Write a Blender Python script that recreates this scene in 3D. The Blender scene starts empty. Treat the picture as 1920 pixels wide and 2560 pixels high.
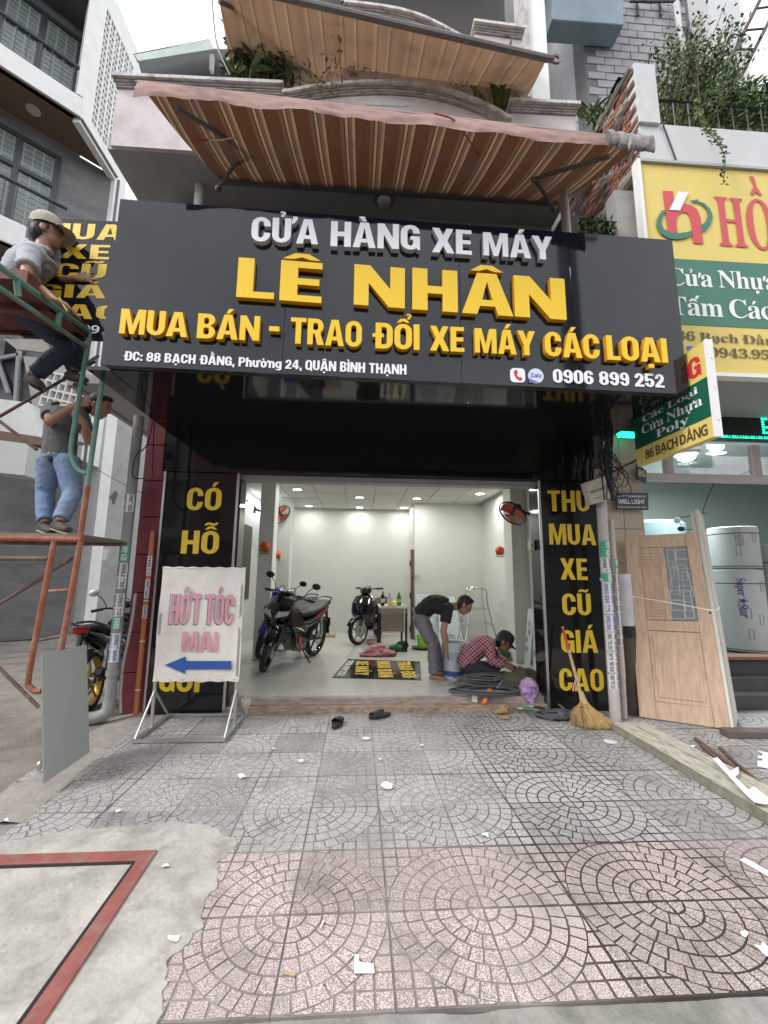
import bpy, bmesh, math, random, unicodedata
from mathutils import Vector, Matrix, noise
from mathutils.geometry import tessellate_polygon
random.seed(7)
R = math.radians
S = bpy.context.scene
C = S.collection
V = Vector

# ---------------------------------------------------------------- camera
CAM = V((0, 0, 1.40)); FPX = 1050.0
def _basis():
    p, y, r = R(8.66), R(3.4), R(0.6)
    f = V((math.sin(y)*math.cos(p), math.cos(y)*math.cos(p), math.sin(p)))
    rt = V((math.cos(y), -math.sin(y), 0)); up = rt.cross(f)
    return f, rt*math.cos(r)+up*math.sin(r), up*math.cos(r)-rt*math.sin(r)
FW, RT, UP = _basis()
cd = bpy.data.cameras.new('camera'); cam = bpy.data.objects.new('camera', cd); C.objects.link(cam)
m = Matrix((RT, UP, -FW)).transposed().to_4x4(); m.translation = CAM
cam.matrix_world = m
cd.sensor_fit = 'VERTICAL'; cd.sensor_height = 24; cd.lens = 24*FPX/2560
cd.clip_start = 0.05; cd.clip_end = 600
S.camera = cam
def P(px, py, X=None, Y=None, Z=None):
    """measured photo point -> world point on the plane X=, Y= or Z="""
    d = FW + RT*((px-960)/FPX) - UP*((py-1280)/FPX)
    if Y is not None: t = (Y-CAM.y)/d.y
    elif X is not None: t = (X-CAM.x)/d.x
    else: t = (Z-CAM.z)/d.z
    return CAM + d*t

# ---------------------------------------------------------------- world, sun, exposure
W = bpy.data.worlds.new('World'); S.world = W; W.use_nodes = True
nt = W.node_tree; bg = nt.nodes['Background']
sky = nt.nodes.new('ShaderNodeTexSky'); sky.sky_type = 'NISHITA'; sky.sun_disc = False
sky.sun_elevation = R(43); sky.sun_rotation = R(243); sky.air_density = 1.0; sky.dust_density = 3.0
hs = nt.nodes.new('ShaderNodeHueSaturation'); hs.inputs['Saturation'].default_value = 0.2
nt.links.new(sky.outputs[0], hs.inputs['Color'])
# the overcast: a soft uneven layer of cloud over the clear sky
tc = nt.nodes.new('ShaderNodeTexCoord'); nz = nt.nodes.new('ShaderNodeTexNoise')
nz.inputs['Scale'].default_value = 2.2; nz.inputs['Detail'].default_value = 5
nt.links.new(tc.outputs['Generated'], nz.inputs['Vector'])
cr = nt.nodes.new('ShaderNodeValToRGB')
cr.color_ramp.elements[0].position = .3; cr.color_ramp.elements[0].color = (.62, .65, .70, 1)
cr.color_ramp.elements[1].position = .7; cr.color_ramp.elements[1].color = (1, 1, 1, 1)
nt.links.new(nz.outputs['Fac'], cr.inputs['Fac'])
ml = nt.nodes.new('ShaderNodeVectorMath'); ml.operation = 'SCALE'; ml.inputs['Scale'].default_value = 14.0
nt.links.new(cr.outputs[0], ml.inputs[0])
mx = nt.nodes.new('ShaderNodeMix'); mx.data_type = 'RGBA'; mx.inputs['Factor'].default_value = .85
nt.links.new(hs.outputs[0], mx.inputs['A']); nt.links.new(ml.outputs[0], mx.inputs['B'])
nt.links.new(mx.outputs['Result'], bg.inputs['Color']); bg.inputs['Strength'].default_value = 0.12

sd = bpy.data.lights.new('sun', 'SUN'); sun = bpy.data.objects.new('sun', sd); C.objects.link(sun)
sd.energy = 1.7; sd.angle = R(16); sd.color = (1, .97, .93)
sun.rotation_euler = (R(47), 0, R(-63)); sun.location = (0, 0, 30)
S.view_settings.view_transform = 'Standard'; S.view_settings.look = 'None'
S.view_settings.exposure = 0.52; S.view_settings.gamma = 1
S.cycles.use_denoising = True; S.cycles.max_bounces = 8; S.cycles.sample_clamp_indirect = 4

# ---------------------------------------------------------------- materials
MATS = {}
def mat(name, col, rough=.6, metal=0., var=.1, sc=6., bump=0., bsc=60., spec=.5, emit=0., trans=0., alpha=1., coat=0., dirt=None, dsc=1.5, damt=.5, stretch=(1, 1, 1)):
    if name in MATS: return MATS[name]
    m = bpy.data.materials.new(name); m.use_nodes = True; MATS[name] = m
    t = m.node_tree; b = t.nodes['Principled BSDF']; L = t.links.new
    b.inputs['Roughness'].default_value = rough; b.inputs['Metallic'].default_value = metal
    b.inputs['Specular IOR Level'].default_value = spec; b.inputs['Coat Weight'].default_value = coat
    b.inputs['Transmission Weight'].default_value = trans; b.inputs['Alpha'].default_value = alpha
    c4 = tuple(col)+(1,)
    b.inputs['Base Color'].default_value = c4
    m.diffuse_color = c4
    if emit:
        b.inputs['Emission Color'].default_value = c4; b.inputs['Emission Strength'].default_value = emit
    co = t.nodes.new('ShaderNodeTexCoord'); mp = t.nodes.new('ShaderNodeMapping')
    mp.inputs['Scale'].default_value = stretch; L(co.outputs['Object'], mp.inputs['Vector'])
    last = None
    if var:
        n = t.nodes.new('ShaderNodeTexNoise'); n.inputs['Scale'].default_value = sc; n.inputs['Detail'].default_value = 6; n.inputs['Roughness'].default_value = .65
        L(mp.outputs[0], n.inputs['Vector'])
        r = t.nodes.new('ShaderNodeValToRGB')
        r.color_ramp.elements[0].position = .3; r.color_ramp.elements[1].position = .7
        r.color_ramp.elements[0].color = tuple(max(0, c*(1-var)) for c in col)+(1,)
        r.color_ramp.elements[1].color = tuple(min(1, c*(1+var)) for c in col)+(1,)
        L(n.outputs['Fac'], r.inputs['Fac']); last = r.outputs[0]
    if dirt is not None:
        n2 = t.nodes.new('ShaderNodeTexNoise'); n2.inputs['Scale'].default_value = dsc; n2.inputs['Detail'].default_value = 9; n2.inputs['Roughness'].default_value = .7
        L(mp.outputs[0], n2.inputs['Vector'])
        r2 = t.nodes.new('ShaderNodeMapRange'); r2.inputs['From Min'].default_value = .47; r2.inputs['From Max'].default_value = .68
        r2.inputs['To Max'].default_value = damt
        L(n2.outputs['Fac'], r2.inputs['Value'])
        x = t.nodes.new('ShaderNodeMix'); x.data_type = 'RGBA'
        L(r2.outputs[0], x.inputs['Factor'])
        if last: L(last, x.inputs['A'])
        else: x.inputs['A'].default_value = c4
        x.inputs['B'].default_value = tuple(dirt)+(1,); last = x.outputs['Result']
        ra = t.nodes.new('ShaderNodeMapRange'); ra.inputs['To Min'].default_value = rough; ra.inputs['To Max'].default_value = min(1, rough+.2)
        L(n2.outputs['Fac'], ra.inputs['Value']); L(ra.outputs[0], b.inputs['Roughness'])
    if last: L(last, b.inputs['Base Color'])
    if bump:
        n3 = t.nodes.new('ShaderNodeTexNoise'); n3.inputs['Scale'].default_value = bsc; n3.inputs['Detail'].default_value = 5
        L(mp.outputs[0], n3.inputs['Vector'])
        bp = t.nodes.new('ShaderNodeBump'); bp.inputs['Strength'].default_value = bump; bp.inputs['Distance'].default_value = .01
        L(n3.outputs['Fac'], bp.inputs['Height']); L(bp.outputs[0], b.inputs['Normal'])
    return m

def stripe_mat(name, period, stops, rough=.85, transl=.25, dirt=(.12, .09, .07)):
    """woven stripes running across object X"""
    m = bpy.data.materials.new(name); m.use_nodes = True; t = m.node_tree; b = t.nodes['Principled BSDF']; L = t.links.new
    co = t.nodes.new('ShaderNodeTexCoord'); sp = t.nodes.new('ShaderNodeSeparateXYZ'); L(co.outputs['Object'], sp.inputs[0])
    a = t.nodes.new('ShaderNodeMath'); a.operation = 'MULTIPLY'; a.inputs[1].default_value = 1/period; L(sp.outputs[0], a.inputs[0])
    f = t.nodes.new('ShaderNodeMath'); f.operation = 'FRACT'; L(a.outputs[0], f.inputs[0])
    r = t.nodes.new('ShaderNodeValToRGB'); r.color_ramp.interpolation = 'CONSTANT'
    e = r.color_ramp.elements
    e[0].position = stops[0][0]; e[0].color = tuple(stops[0][1])+(1,)
    e[1].position = stops[1][0]; e[1].color = tuple(stops[1][1])+(1,)
    for p, c in stops[2:]:
        q = e.new(p); q.color = tuple(c)+(1,)
    L(f.outputs[0], r.inputs['Fac'])
    n = t.nodes.new('ShaderNodeTexNoise'); n.inputs['Scale'].default_value = 3; n.inputs['Detail'].default_value = 8; L(co.outputs['Object'], n.inputs['Vector'])
    mr = t.nodes.new('ShaderNodeMapRange'); mr.inputs['From Min'].default_value = .45; mr.inputs['From Max'].default_value = .75; mr.inputs['To Max'].default_value = .6
    L(n.outputs['Fac'], mr.inputs['Value'])
    x = t.nodes.new('ShaderNodeMix'); x.data_type = 'RGBA'; L(mr.outputs[0], x.inputs['Factor']); L(r.outputs[0], x.inputs['A']); x.inputs['B'].default_value = tuple(dirt)+(1,)
    L(x.outputs['Result'], b.inputs['Base Color']); b.inputs['Roughness'].default_value = rough
    tr = t.nodes.new('ShaderNodeBsdfTranslucent'); L(x.outputs['Result'], tr.inputs['Color'])
    ms = t.nodes.new('ShaderNodeMixShader'); ms.inputs[0].default_value = transl
    L(b.outputs[0], ms.inputs[1]); L(tr.outputs[0], ms.inputs[2]); L(ms.outputs[0], t.nodes['Material Output'].inputs[0])
    MATS[name] = m; return m

def plaid_mat(name):
    m = bpy.data.materials.new(name); m.use_nodes = True; t = m.node_tree; b = t.nodes['Principled BSDF']; L = t.links.new
    co = t.nodes.new('ShaderNodeTexCoord'); mp = t.nodes.new('ShaderNodeMapping'); mp.inputs['Rotation'].default_value = (R(25), R(35), R(10)); L(co.outputs['Object'], mp.inputs[0])
    sp = t.nodes.new('ShaderNodeSeparateXYZ'); L(mp.outputs[0], sp.inputs[0])
    red = (.30, .035, .06, 1); last = None
    x1 = None
    cols = []
    for k in (0, 2):
        a = t.nodes.new('ShaderNodeMath'); a.operation = 'MULTIPLY'; a.inputs[1].default_value = 15.5; L(sp.outputs[k], a.inputs[0])
        f = t.nodes.new('ShaderNodeMath'); f.operation = 'FRACT'; L(a.outputs[0], f.inputs[0])
        r = t.nodes.new('ShaderNodeValToRGB'); r.color_ramp.interpolation = 'CONSTANT'; e = r.color_ramp.elements
        e[0].position = 0; e[0].color = (.42, .05, .085, 1); e[1].position = .42; e[1].color = (.85, .82, .80, 1)
        for p, c in ((.5, (.03, .03, .06)), (.78, (.16, .025, .045)), (.9, (.80, .75, .75)), (.97, (.42, .05, .085))):
            q = e.new(p); q.color = c+(1,)
        L(f.outputs[0], r.inputs['Fac']); cols.append(r.outputs[0])
    x = t.nodes.new('ShaderNodeMix'); x.data_type = 'RGBA'; x.inputs['Factor'].default_value = .5
    L(cols[0], x.inputs['A']); L(cols[1], x.inputs['B']); L(x.outputs['Result'], b.inputs['Base Color'])
    b.inputs['Roughness'].default_value = .85
    MATS[name] = m; return m

def terrazzo(name, base, spk, dust, gcol=None):
    """worn cement paver top with crushed-marble chips"""
    m = bpy.data.materials.new(name); m.use_nodes = True; t = m.node_tree; b = t.nodes['Principled BSDF']; L = t.links.new
    g = t.nodes.new('ShaderNodeNewGeometry')
    vo = t.nodes.new('ShaderNodeTexNoise'); vo.inputs['Scale'].default_value = 210; vo.inputs['Detail'].default_value = 2; L(g.outputs['Position'], vo.inputs['Vector'])
    r = t.nodes.new('ShaderNodeValToRGB'); e = r.color_ramp.elements
    e[0].position = .46; e[0].color = tuple(base)+(1,); e[1].position = .56; e[1].color = tuple(spk)+(1,)
    L(vo.outputs['Fac'], r.inputs['Fac'])
    n = t.nodes.new('ShaderNodeTexNoise'); n.inputs['Scale'].default_value = 1.6; n.inputs['Detail'].default_value = 9; n.inputs['Roughness'].default_value = .7; L(g.outputs['Position'], n.inputs['Vector'])
    mr = t.nodes.new('ShaderNodeMapRange'); mr.inputs['From Min'].default_value = .4; mr.inputs['From Max'].default_value = .7; mr.inputs['To Max'].default_value = .75
    L(n.outputs['Fac'], mr.inputs['Value'])
    x = t.nodes.new('ShaderNodeMix'); x.data_type = 'RGBA'; L(mr.outputs[0], x.inputs['Factor']); L(r.outputs[0], x.inputs['A']); x.inputs['B'].default_value = tuple(dust)+(1,)
    # a few darker stained patches
    n2 = t.nodes.new('ShaderNodeTexNoise'); n2.inputs['Scale'].default_value = 3.1; n2.inputs['Detail'].default_value = 10; n2.inputs['Roughness'].default_value = .75; L(g.outputs['Position'], n2.inputs['Vector'])
    m2 = t.nodes.new('ShaderNodeMapRange'); m2.inputs['From Min'].default_value = .5; m2.inputs['From Max'].default_value = .75; m2.inputs['To Max'].default_value = .8; L(n2.outputs['Fac'], m2.inputs['Value'])
    x2 = t.nodes.new('ShaderNodeMix'); x2.data_type = 'RGBA'; L(m2.outputs[0], x2.inputs['Factor']); L(x.outputs['Result'], x2.inputs['A']); x2.inputs['B'].default_value = (.10, .095, .09, 1)
    oi = t.nodes.new('ShaderNodeObjectInfo'); mt = t.nodes.new('ShaderNodeMapRange'); mt.inputs['To Min'].default_value = .78; mt.inputs['To Max'].default_value = 1.12; L(oi.outputs['Random'], mt.inputs['Value'])
    hv = t.nodes.new('ShaderNodeHueSaturation'); L(mt.outputs[0], hv.inputs['Value']); L(x2.outputs['Result'], hv.inputs['Color'])
    L(hv.outputs[0], b.inputs['Base Color']); b.inputs['Roughness'].default_value = .75
    bp = t.nodes.new('ShaderNodeBump'); bp.inputs['Strength'].default_value = .35; bp.inputs['Distance'].default_value = .002; L(vo.outputs['Fac'], bp.inputs['Height']); L(bp.outputs[0], b.inputs['Normal'])
    MATS[name] = m; return m

def groove_mat(name):
    """paver grooves: dry pale dust in places, damp dark grime in others (world-placed stains)"""
    m = bpy.data.materials.new(name); m.use_nodes = True; t = m.node_tree; b = t.nodes['Principled BSDF']; L = t.links.new
    g = t.nodes.new('ShaderNodeNewGeometry'); sp = t.nodes.new('ShaderNodeSeparateXYZ'); L(g.outputs['Position'], sp.inputs[0])
    n = t.nodes.new('ShaderNodeTexNoise'); n.inputs['Scale'].default_value = 1.7; n.inputs['Detail'].default_value = 6; L(g.outputs['Position'], n.inputs['Vector'])
    a = t.nodes.new('ShaderNodeMath'); a.operation = 'MULTIPLY_ADD'; a.inputs[1].default_value = 1.3; L(n.outputs['Fac'], a.inputs[0]); L(sp.outputs[0], a.inputs[2])
    r = t.nodes.new('ShaderNodeMapRange'); r.inputs['From Min'].default_value = 1.25; r.inputs['From Max'].default_value = 1.75; L(a.outputs[0], r.inputs['Value'])
    # less grime again far right
    r3 = t.nodes.new('ShaderNodeMapRange'); r3.inputs['From Min'].default_value = 2.3; r3.inputs['From Max'].default_value = 2.8; r3.inputs['To Min'].default_value = 1; r3.inputs['To Max'].default_value = .35; L(a.outputs[0], r3.inputs['Value'])
    mm = t.nodes.new('ShaderNodeMath'); mm.operation = 'MULTIPLY'; L(r.outputs[0], mm.inputs[0]); L(r3.outputs[0], mm.inputs[1])
    x = t.nodes.new('ShaderNodeMix'); x.data_type = 'RGBA'; L(mm.outputs[0], x.inputs['Factor'])
    n2 = t.nodes.new('ShaderNodeTexNoise'); n2.inputs['Scale'].default_value = 4; n2.inputs['Detail'].default_value = 6; L(g.outputs['Position'], n2.inputs['Vector'])
    r2 = t.nodes.new('ShaderNodeValToRGB'); r2.color_ramp.elements[0].position = .35; r2.color_ramp.elements[0].color = (.17, .145, .14, 1)
    r2.color_ramp.elements[1].position = .65; r2.color_ramp.elements[1].color = (.30, .27, .26, 1); L(n2.outputs['Fac'], r2.inputs['Fac'])
    L(r2.outputs[0], x.inputs['A']); x.inputs['B'].default_value = (.05, .042, .038, 1)
    L(x.outputs['Result'], b.inputs['Base Color']); b.inputs['Roughness'].default_value = .85
    MATS[name] = m; return m

# ---------------------------------------------------------------- mesh builder
def orth(d):
    d = d.normalized(); a = V((0, 0, 1)) if abs(d.z) < .9 else V((1, 0, 0))
    s = d.cross(a).normalized(); return s, s.cross(d).normalized()
def bez(pts, n=8):
    """Catmull-Rom through points"""
    pts = [V(p) for p in pts]
    if len(pts) < 3: return pts
    out = []; q = [pts[0]*2-pts[1]]+pts+[pts[-1]*2-pts[-2]]
    for i in range(1, len(q)-2):
        for k in range(n):
            t = k/n; a, b, c, d = q[i-1:i+3]
            out.append(.5*((2*b)+(c-a)*t+(2*a-5*b+4*c-d)*t*t+(3*b-a-3*c+d)*t**3))
    out.append(pts[-1]); return out
class MB:
    def __init__(s): s.v = []; s.f = []; s.m = []
    def add(s, vs, fs, mi=0):
        o = len(s.v); s.v += [V(p) for p in vs]; s.f += [tuple(i+o for i in f) for f in fs]; s.m += [mi]*len(fs); return s
    def box(s, a, b, mi=0, rz=0, M=None, taper=None):
        a, b = V(a), V(b); c = (a+b)/2; h = (b-a)/2
        vs = [V((x*h.x, y*h.y, z*h.z)) for z in (-1, 1) for y in (-1, 1) for x in (-1, 1)]
        if taper:
            for q in vs[4:]: q.x *= taper[0]; q.y *= taper[1]
        if rz: vs = [Matrix.Rotation(rz, 3, 'Z') @ q for q in vs]
        vs = [q+c for q in vs]
        if M: vs = [M @ q for q in vs]
        return s.add(vs, [(0, 2, 3, 1), (4, 5, 7, 6), (0, 1, 5, 4), (2, 6, 7, 3), (0, 4, 6, 2), (1, 3, 7, 5)], mi)
    def tube(s, pts, r, n=8, mi=0, cap=True, flat=1., ref=None):
        pts = [V(p) for p in pts]; N = len(pts); rs = r if isinstance(r, (list, tuple)) else [r]*N
        vs = []; prev = None
        for i, p in enumerate(pts):
            d = (pts[min(i+1, N-1)]-pts[max(i-1, 0)])
            if d.length < 1e-9: d = V((0, 0, 1))
            d.normalize()
            if prev is None:
                a = V(ref) if ref is not None else orth(d)[0]
            else: a = prev
            a = (a-d*a.dot(d))
            if a.length < 1e-6: a = orth(d)[0]
            a.normalize(); prev = a; b = d.cross(a)
            rr = rs[i]; ra, rb = rr if isinstance(rr, (tuple, list)) else (rr, rr*flat)
            for k in range(n):
                t = 2*math.pi*k/n; vs.append(p+a*math.cos(t)*ra+b*math.sin(t)*rb)
        fs = [(i*n+k, i*n+(k+1) % n, (i+1)*n+(k+1) % n, (i+1)*n+k) for i in range(N-1) for k in range(n)]
        if cap: fs += [tuple(range(n))[::-1], tuple((N-1)*n+k for k in range(n))]
        return s.add(vs, fs, mi)
    def lathe(s, prof, c=(0, 0, 0), ax='Z', n=20, mi=0, a0=0, a1=2*math.pi, M=None):
        """prof: (radius, height) pairs"""
        vs = []; full = abs(a1-a0-2*math.pi) < 1e-6; nn = n if full else n+1
        for r, h in prof:
            for k in range(nn):
                t = a0+(a1-a0)*k/n; x, y = r*math.cos(t), r*math.sin(t)
                q = {'Z': V((x, y, h)), 'Y': V((x, h, y)), 'X': V((h, x, y))}[ax]
                if M: q = M @ q
                vs.append(q+V(c))
        fs = []
        for i in range(len(prof)-1):
            for k in range(n):
                k2 = (k+1) % nn; fs.append((i*nn+k, i*nn+k2, (i+1)*nn+k2, (i+1)*nn+k))
        return s.add(vs, fs, mi)
    def ball(s, c, r, n=12, mi=0, M=None):
        r = V(r) if not isinstance(r, (int, float)) else V((r, r, r)); vs = []; m = n//2+1
        for i in range(m+1):
            a = math.pi*i/m
            for k in range(n):
                t = 2*math.pi*k/n; q = V((r.x*math.sin(a)*math.cos(t), r.y*math.sin(a)*math.sin(t), r.z*math.cos(a)))
                if M: q = M @ q
                vs.append(q+V(c))
        return s.add(vs, [(i*n+k, (i+1)*n+k, (i+1)*n+(k+1) % n, i*n+(k+1) % n) for i in range(m) for k in range(n)], mi)
    def prism(s, poly, d, mi=0, mside=None):
        """3-D polygon (planar) extruded by vector d; closed"""
        n = len(poly); poly = [V(p) for p in poly]; d = V(d)
        vs = poly+[p+d for p in poly]
        tr = tessellate_polygon([poly])
        s.add(vs, [tuple(t) for t in tr]+[tuple(i+n for i in t)[::-1] for t in tr], mi)
        o = len(s.v)-2*n
        s.f += [(o+i, o+(i+1) % n, o+n+(i+1) % n, o+n+i) for i in range(n)]; s.m += [mi if mside is None else mside]*n
        return s
    def grid(s, fn, nu, nv, mi=0):
        vs = [fn(i/nu, j/nv) for j in range(nv+1) for i in range(nu+1)]
        return s.add(vs, [(j*(nu+1)+i, j*(nu+1)+i+1, (j+1)*(nu+1)+i+1, (j+1)*(nu+1)+i) for j in range(nv) for i in range(nu)], mi)
    def build(s, name, mats, parent=None, smooth=False, bevel=0, norm=True, label=None, angle=40):
        me = bpy.data.meshes.new(name); o = wl(parent) if parent else V((0, 0, 0))
        me.from_pydata([tuple(p-o) for p in s.v], [], s.f)
        for m in (mats if isinstance(mats, (list, tuple)) else [mats]): me.materials.append(m)
        me.polygons.foreach_set('material_index', s.m)
        if norm or bevel:
            bm = bmesh.new(); bm.from_mesh(me)
            if norm: bmesh.ops.recalc_face_normals(bm, faces=bm.faces)
            if bevel:
                es = [e for e in bm.edges if len(e.link_faces) == 2 and e.calc_face_angle(0) > R(50)]
                bmesh.ops.bevel(bm, geom=es, offset=bevel, segments=2 if smooth else 1, affect='EDGES', clamp_overlap=True)
            bm.to_mesh(me); bm.free()
        if smooth:
            me.polygons.foreach_set('use_smooth', [True]*len(me.polygons))
            try: me.set_sharp_from_angle(angle=R(angle))
            except Exception: pass
        me.update()
        ob = bpy.data.objects.new(name, me); C.objects.link(ob)
        if parent: ob.parent = parent
        if label: ob['label'] = label
        return ob
def wl(o):
    p = V((0, 0, 0))
    while o is not None: p = p+o.location; o = o.parent
    return p
def tag(o, label, cat, group=None, kind=None):
    if label: o['label'] = label
    if cat: o['category'] = cat
    if group: o['group'] = group
    if kind: o['kind'] = kind
    return o
def thing(name, label, cat, loc=(0, 0, 0), group=None):
    o = bpy.data.objects.new(name, None); C.objects.link(o); o.location = loc; o.empty_display_size = .1
    return tag(o, label, cat, group)
def struct(name, mb, m, **k):
    o = mb.build(name, m, **k); o['kind'] = 'structure'; return o
def dup(o, parent=None):
    c = o.copy(); C.objects.link(c)
    if parent: c.parent = parent
    for ch in list(o.children): dup(ch, c)
    return c
def inst(src, name, loc, parent, rot=None, scale=None):
    o = bpy.data.objects.new(name, src.data if hasattr(src, 'data') else src); C.objects.link(o); o.parent = parent
    o.location = V(loc)-wl(parent)
    if rot is not None: o.rotation_euler = rot
    if scale is not None: o.scale = scale
    return o
def mesh_only(mb, name, mats, **k):
    o = mb.build(name, mats, **k); me = o.data; bpy.data.objects.remove(o); return me
def B(a, b, **k): return MB().box(a, b, **k)
def Bx(name, a, b, m, parent=None, bevel=0, **k): return MB().box(a, b, **k).build(name, m, parent, bevel=bevel)
def Tb(name, pts, r, m, parent=None, n=8, **k): return MB().tube(pts, r, n=n, **k).build(name, m, parent, smooth=True)

def fuse(mb, name, m, parent=None, vox=.012, sm=3, disp=0., dscale=12., fold=False):
    """one continuous organic surface out of overlapping lofts"""
    o = mb.build('tmp', m, norm=True)
    r = o.modifiers.new('r', 'REMESH'); r.mode = 'VOXEL'; r.voxel_size = vox
    if sm: q = o.modifiers.new('s', 'SMOOTH'); q.iterations = sm; q.factor = .5
    dg = bpy.context.evaluated_depsgraph_get(); me = bpy.data.meshes.new_from_object(o.evaluated_get(dg))
    bpy.data.objects.remove(o)
    off = wl(parent) if parent else V((0, 0, 0))
    for v in me.vertices:
        if disp:
            n = noise.fractal(v.co*dscale, 1, 2, 3); q = V((v.co.x, v.co.y, v.co.z*1.7))*dscale*.8
            if fold: n = n*.5+(.5-abs(noise.noise(q+V((n, n, 0))*.6))*2.2)
            v.co += v.normal*n*disp
        v.co -= off
    me.name = name; me.polygons.foreach_set('use_smooth', [True]*len(me.polygons)); me.update()
    if not me.materials: me.materials.append(m)
    ob = bpy.data.objects.new(name, me); C.objects.link(ob)
    if parent: ob.parent = parent
    return ob
# ---------------------------------------------------------------- lettering
def arc(cx, cy, rx, ry, a0, a1, n=6):
    return [(cx+rx*math.cos(R(a0+(a1-a0)*i/n)), cy+ry*math.sin(R(a0+(a1-a0)*i/n))) for i in range(n+1)]
def rr(x0, y0, x1, y1, rx, ry=None, n=4):
    ry = rx if ry is None else ry; rx = min(rx, (x1-x0)/2); ry = min(ry, (y1-y0)/2)
    return arc(x1-rx, y0+ry, rx, ry, -90, 0, n)+arc(x1-rx, y1-ry, rx, ry, 0, 90, n)+arc(x0+rx, y1-ry, rx, ry, 90, 180, n)+arc(x0+rx, y0+ry, rx, ry, 180, 270, n)
def glyph(c, s=.2, b=.16):
    w = .58; q = .3
    hole = lambda x0, y0, x1, y1: rr(x0, y0, x1, y1, .07, .08)
    if c in '0O': w = .54 if c == '0' else .6; return w, [rr(0, 0, w, 1, w/2, q), rr(s, b, w-s, 1-b, w/2-s, q-b)]
    if c == 'Q': return .6, [arc(.3, .3, .3, .3, 180, 300, 5)+[(.50, -.1), (.64, -.06), (.56, .14)]+arc(.3, .3, .3, .3, 345, 360, 2)+arc(.3, .7, .3, .3, 0, 180), rr(s, b, .6-s, 1-b, .3-s, q-b)]
    if c == 'C': return w, [[(w, .63)]+arc(w/2, .7, w/2, q, 0, 180)+arc(w/2, .3, w/2, q, 180, 360)+[(w, .37), (w-s, .37)]+arc(w/2, .3, w/2-s, q-b, 360, 180)+arc(w/2, .7, w/2-s, q-b, 180, 0)+[(w-s, .63)]]
    if c == 'G': return w, [[(w, .66)]+arc(w/2, .7, w/2, q, 0, 180)+arc(w/2, .3, w/2, q, 180, 300)+[(w-.1, .08), (w-.08, 0), (w, 0), (w, .54), (w/2, .54), (w/2, .4), (w-s, .4)]+arc(w/2, .3, w/2-s, q-b, 360, 180)+arc(w/2, .7, w/2-s, q-b, 180, 0)+[(w-s, .66)]]
    if c == 'U': return w, [[(0, 1)]+arc(w/2, .3, w/2, q, 180, 360)+[(w, 1), (w-s, 1)]+arc(w/2, .3, w/2-s, q-b, 360, 180)+[(s, 1)]]
    if c == 'D': return w, [[(0, 0)]+arc(w-.28, .28, .28, .28, -90, 0)+arc(w-.28, .72, .28, .28, 0, 90)+[(0, 1)], rr(s, b, w-s, 1-b, .09, .14)]
    if c == 'Đ': return w+.1, [[(.1, 0)]+arc(w-.18, .28, .28, .28, -90, 0)+arc(w-.18, .72, .28, .28, 0, 90)+[(.1, 1), (.1, .58), (0, .58), (0, .44), (.1, .44)], [(s+.1, b)]+arc(w+.02-s, b+.1, .08, .1, -90, 0, 3)+arc(w+.02-s, .9-b, .08, .1, 0, 90, 3)+[(s+.1, 1-b), (s+.1, .58), (s+.17, .58), (s+.17, .44), (s+.1, .44)]]
    if c == 'B': return w, [[(0, 0)]+arc(w-.24, .265, .24, .265, -90, 65)+arc(w-.26, .755, .24, .245, -65, 90)+[(0, 1)], hole(s, b, w-s, .44), hole(s, .58, w-s-.02, 1-b)]
    if c == 'R': return w+.02, [[(0, 0), (s, 0), (s, .42), (s+.06, .42), (w-s-.01, 0), (w+.03, 0), (w-.11, .45)]+arc(w-.25, .72, .25, .28, -55, 90)+[(0, 1)], hole(s, .56, w-s, 1-b)]
    if c == 'P': return w, [[(0, 0), (s, 0), (s, .38)]+arc(w-.26, .69, .26, .31, -90, 90)+[(0, 1)], hole(s, .53, w-s, 1-b)]
    if c == 'H': return w+.02, [[(0, 0), (s, 0), (s, .41), (w+.02-s, .41), (w+.02-s, 0), (w+.02, 0), (w+.02, 1), (w+.02-s, 1), (w+.02-s, .59), (s, .59), (s, 1), (0, 1)]]
    if c == 'N': w = .64; return w, [[(0, 0), (s*.92, 0), (s*.92, .56), (w-s, 0), (w, 0), (w, 1), (w-s*.92, 1), (w-s*.92, .44), (s, 1), (0, 1)]]
    if c == 'M': w = .8; return w, [[(0, 0), (.18, 0), (.18, .64), (w/2-.07, 0), (w/2+.07, 0), (w-.18, .64), (w-.18, 0), (w, 0), (w, 1), (w-.25, 1), (w/2, .34), (.25, 1), (0, 1)]]
    if c == 'X': w = .68; return w, [[(0, 0), (.22, 0), (w/2, .3), (w-.22, 0), (w, 0), (w/2+.13, .51), (w-.02, 1), (w-.23, 1), (w/2, .71), (.23, 1), (.02, 1), (w/2-.13, .51)]]
    if c == 'E': w = .48; return w, [[(0, 0), (w, 0), (w, b), (s, b), (s, .42), (w-.03, .42), (w-.03, .58), (s, .58), (s, 1-b), (w, 1-b), (w, 1), (0, 1)]]
    if c == 'L': w = .46; return w, [[(0, 0), (w, 0), (w, b), (s, b), (s, 1), (0, 1)]]
    if c == 'T': w = .56; return w, [[(w/2-s/2, 0), (w/2+s/2, 0), (w/2+s/2, 1-b), (w, 1-b), (w, 1), (0, 1), (0, 1-b), (w/2-s/2, 1-b)]]
    if c == 'I': return s, [[(0, 0), (s, 0), (s, 1), (0, 1)]]
    if c == 'Y': w = .66; return w, [[(w/2-s/2, 0), (w/2+s/2, 0), (w/2+s/2, .4), (w, 1), (w-.22, 1), (w/2, .64), (.22, 1), (0, 1), (w/2-s/2, .4)]]
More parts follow.
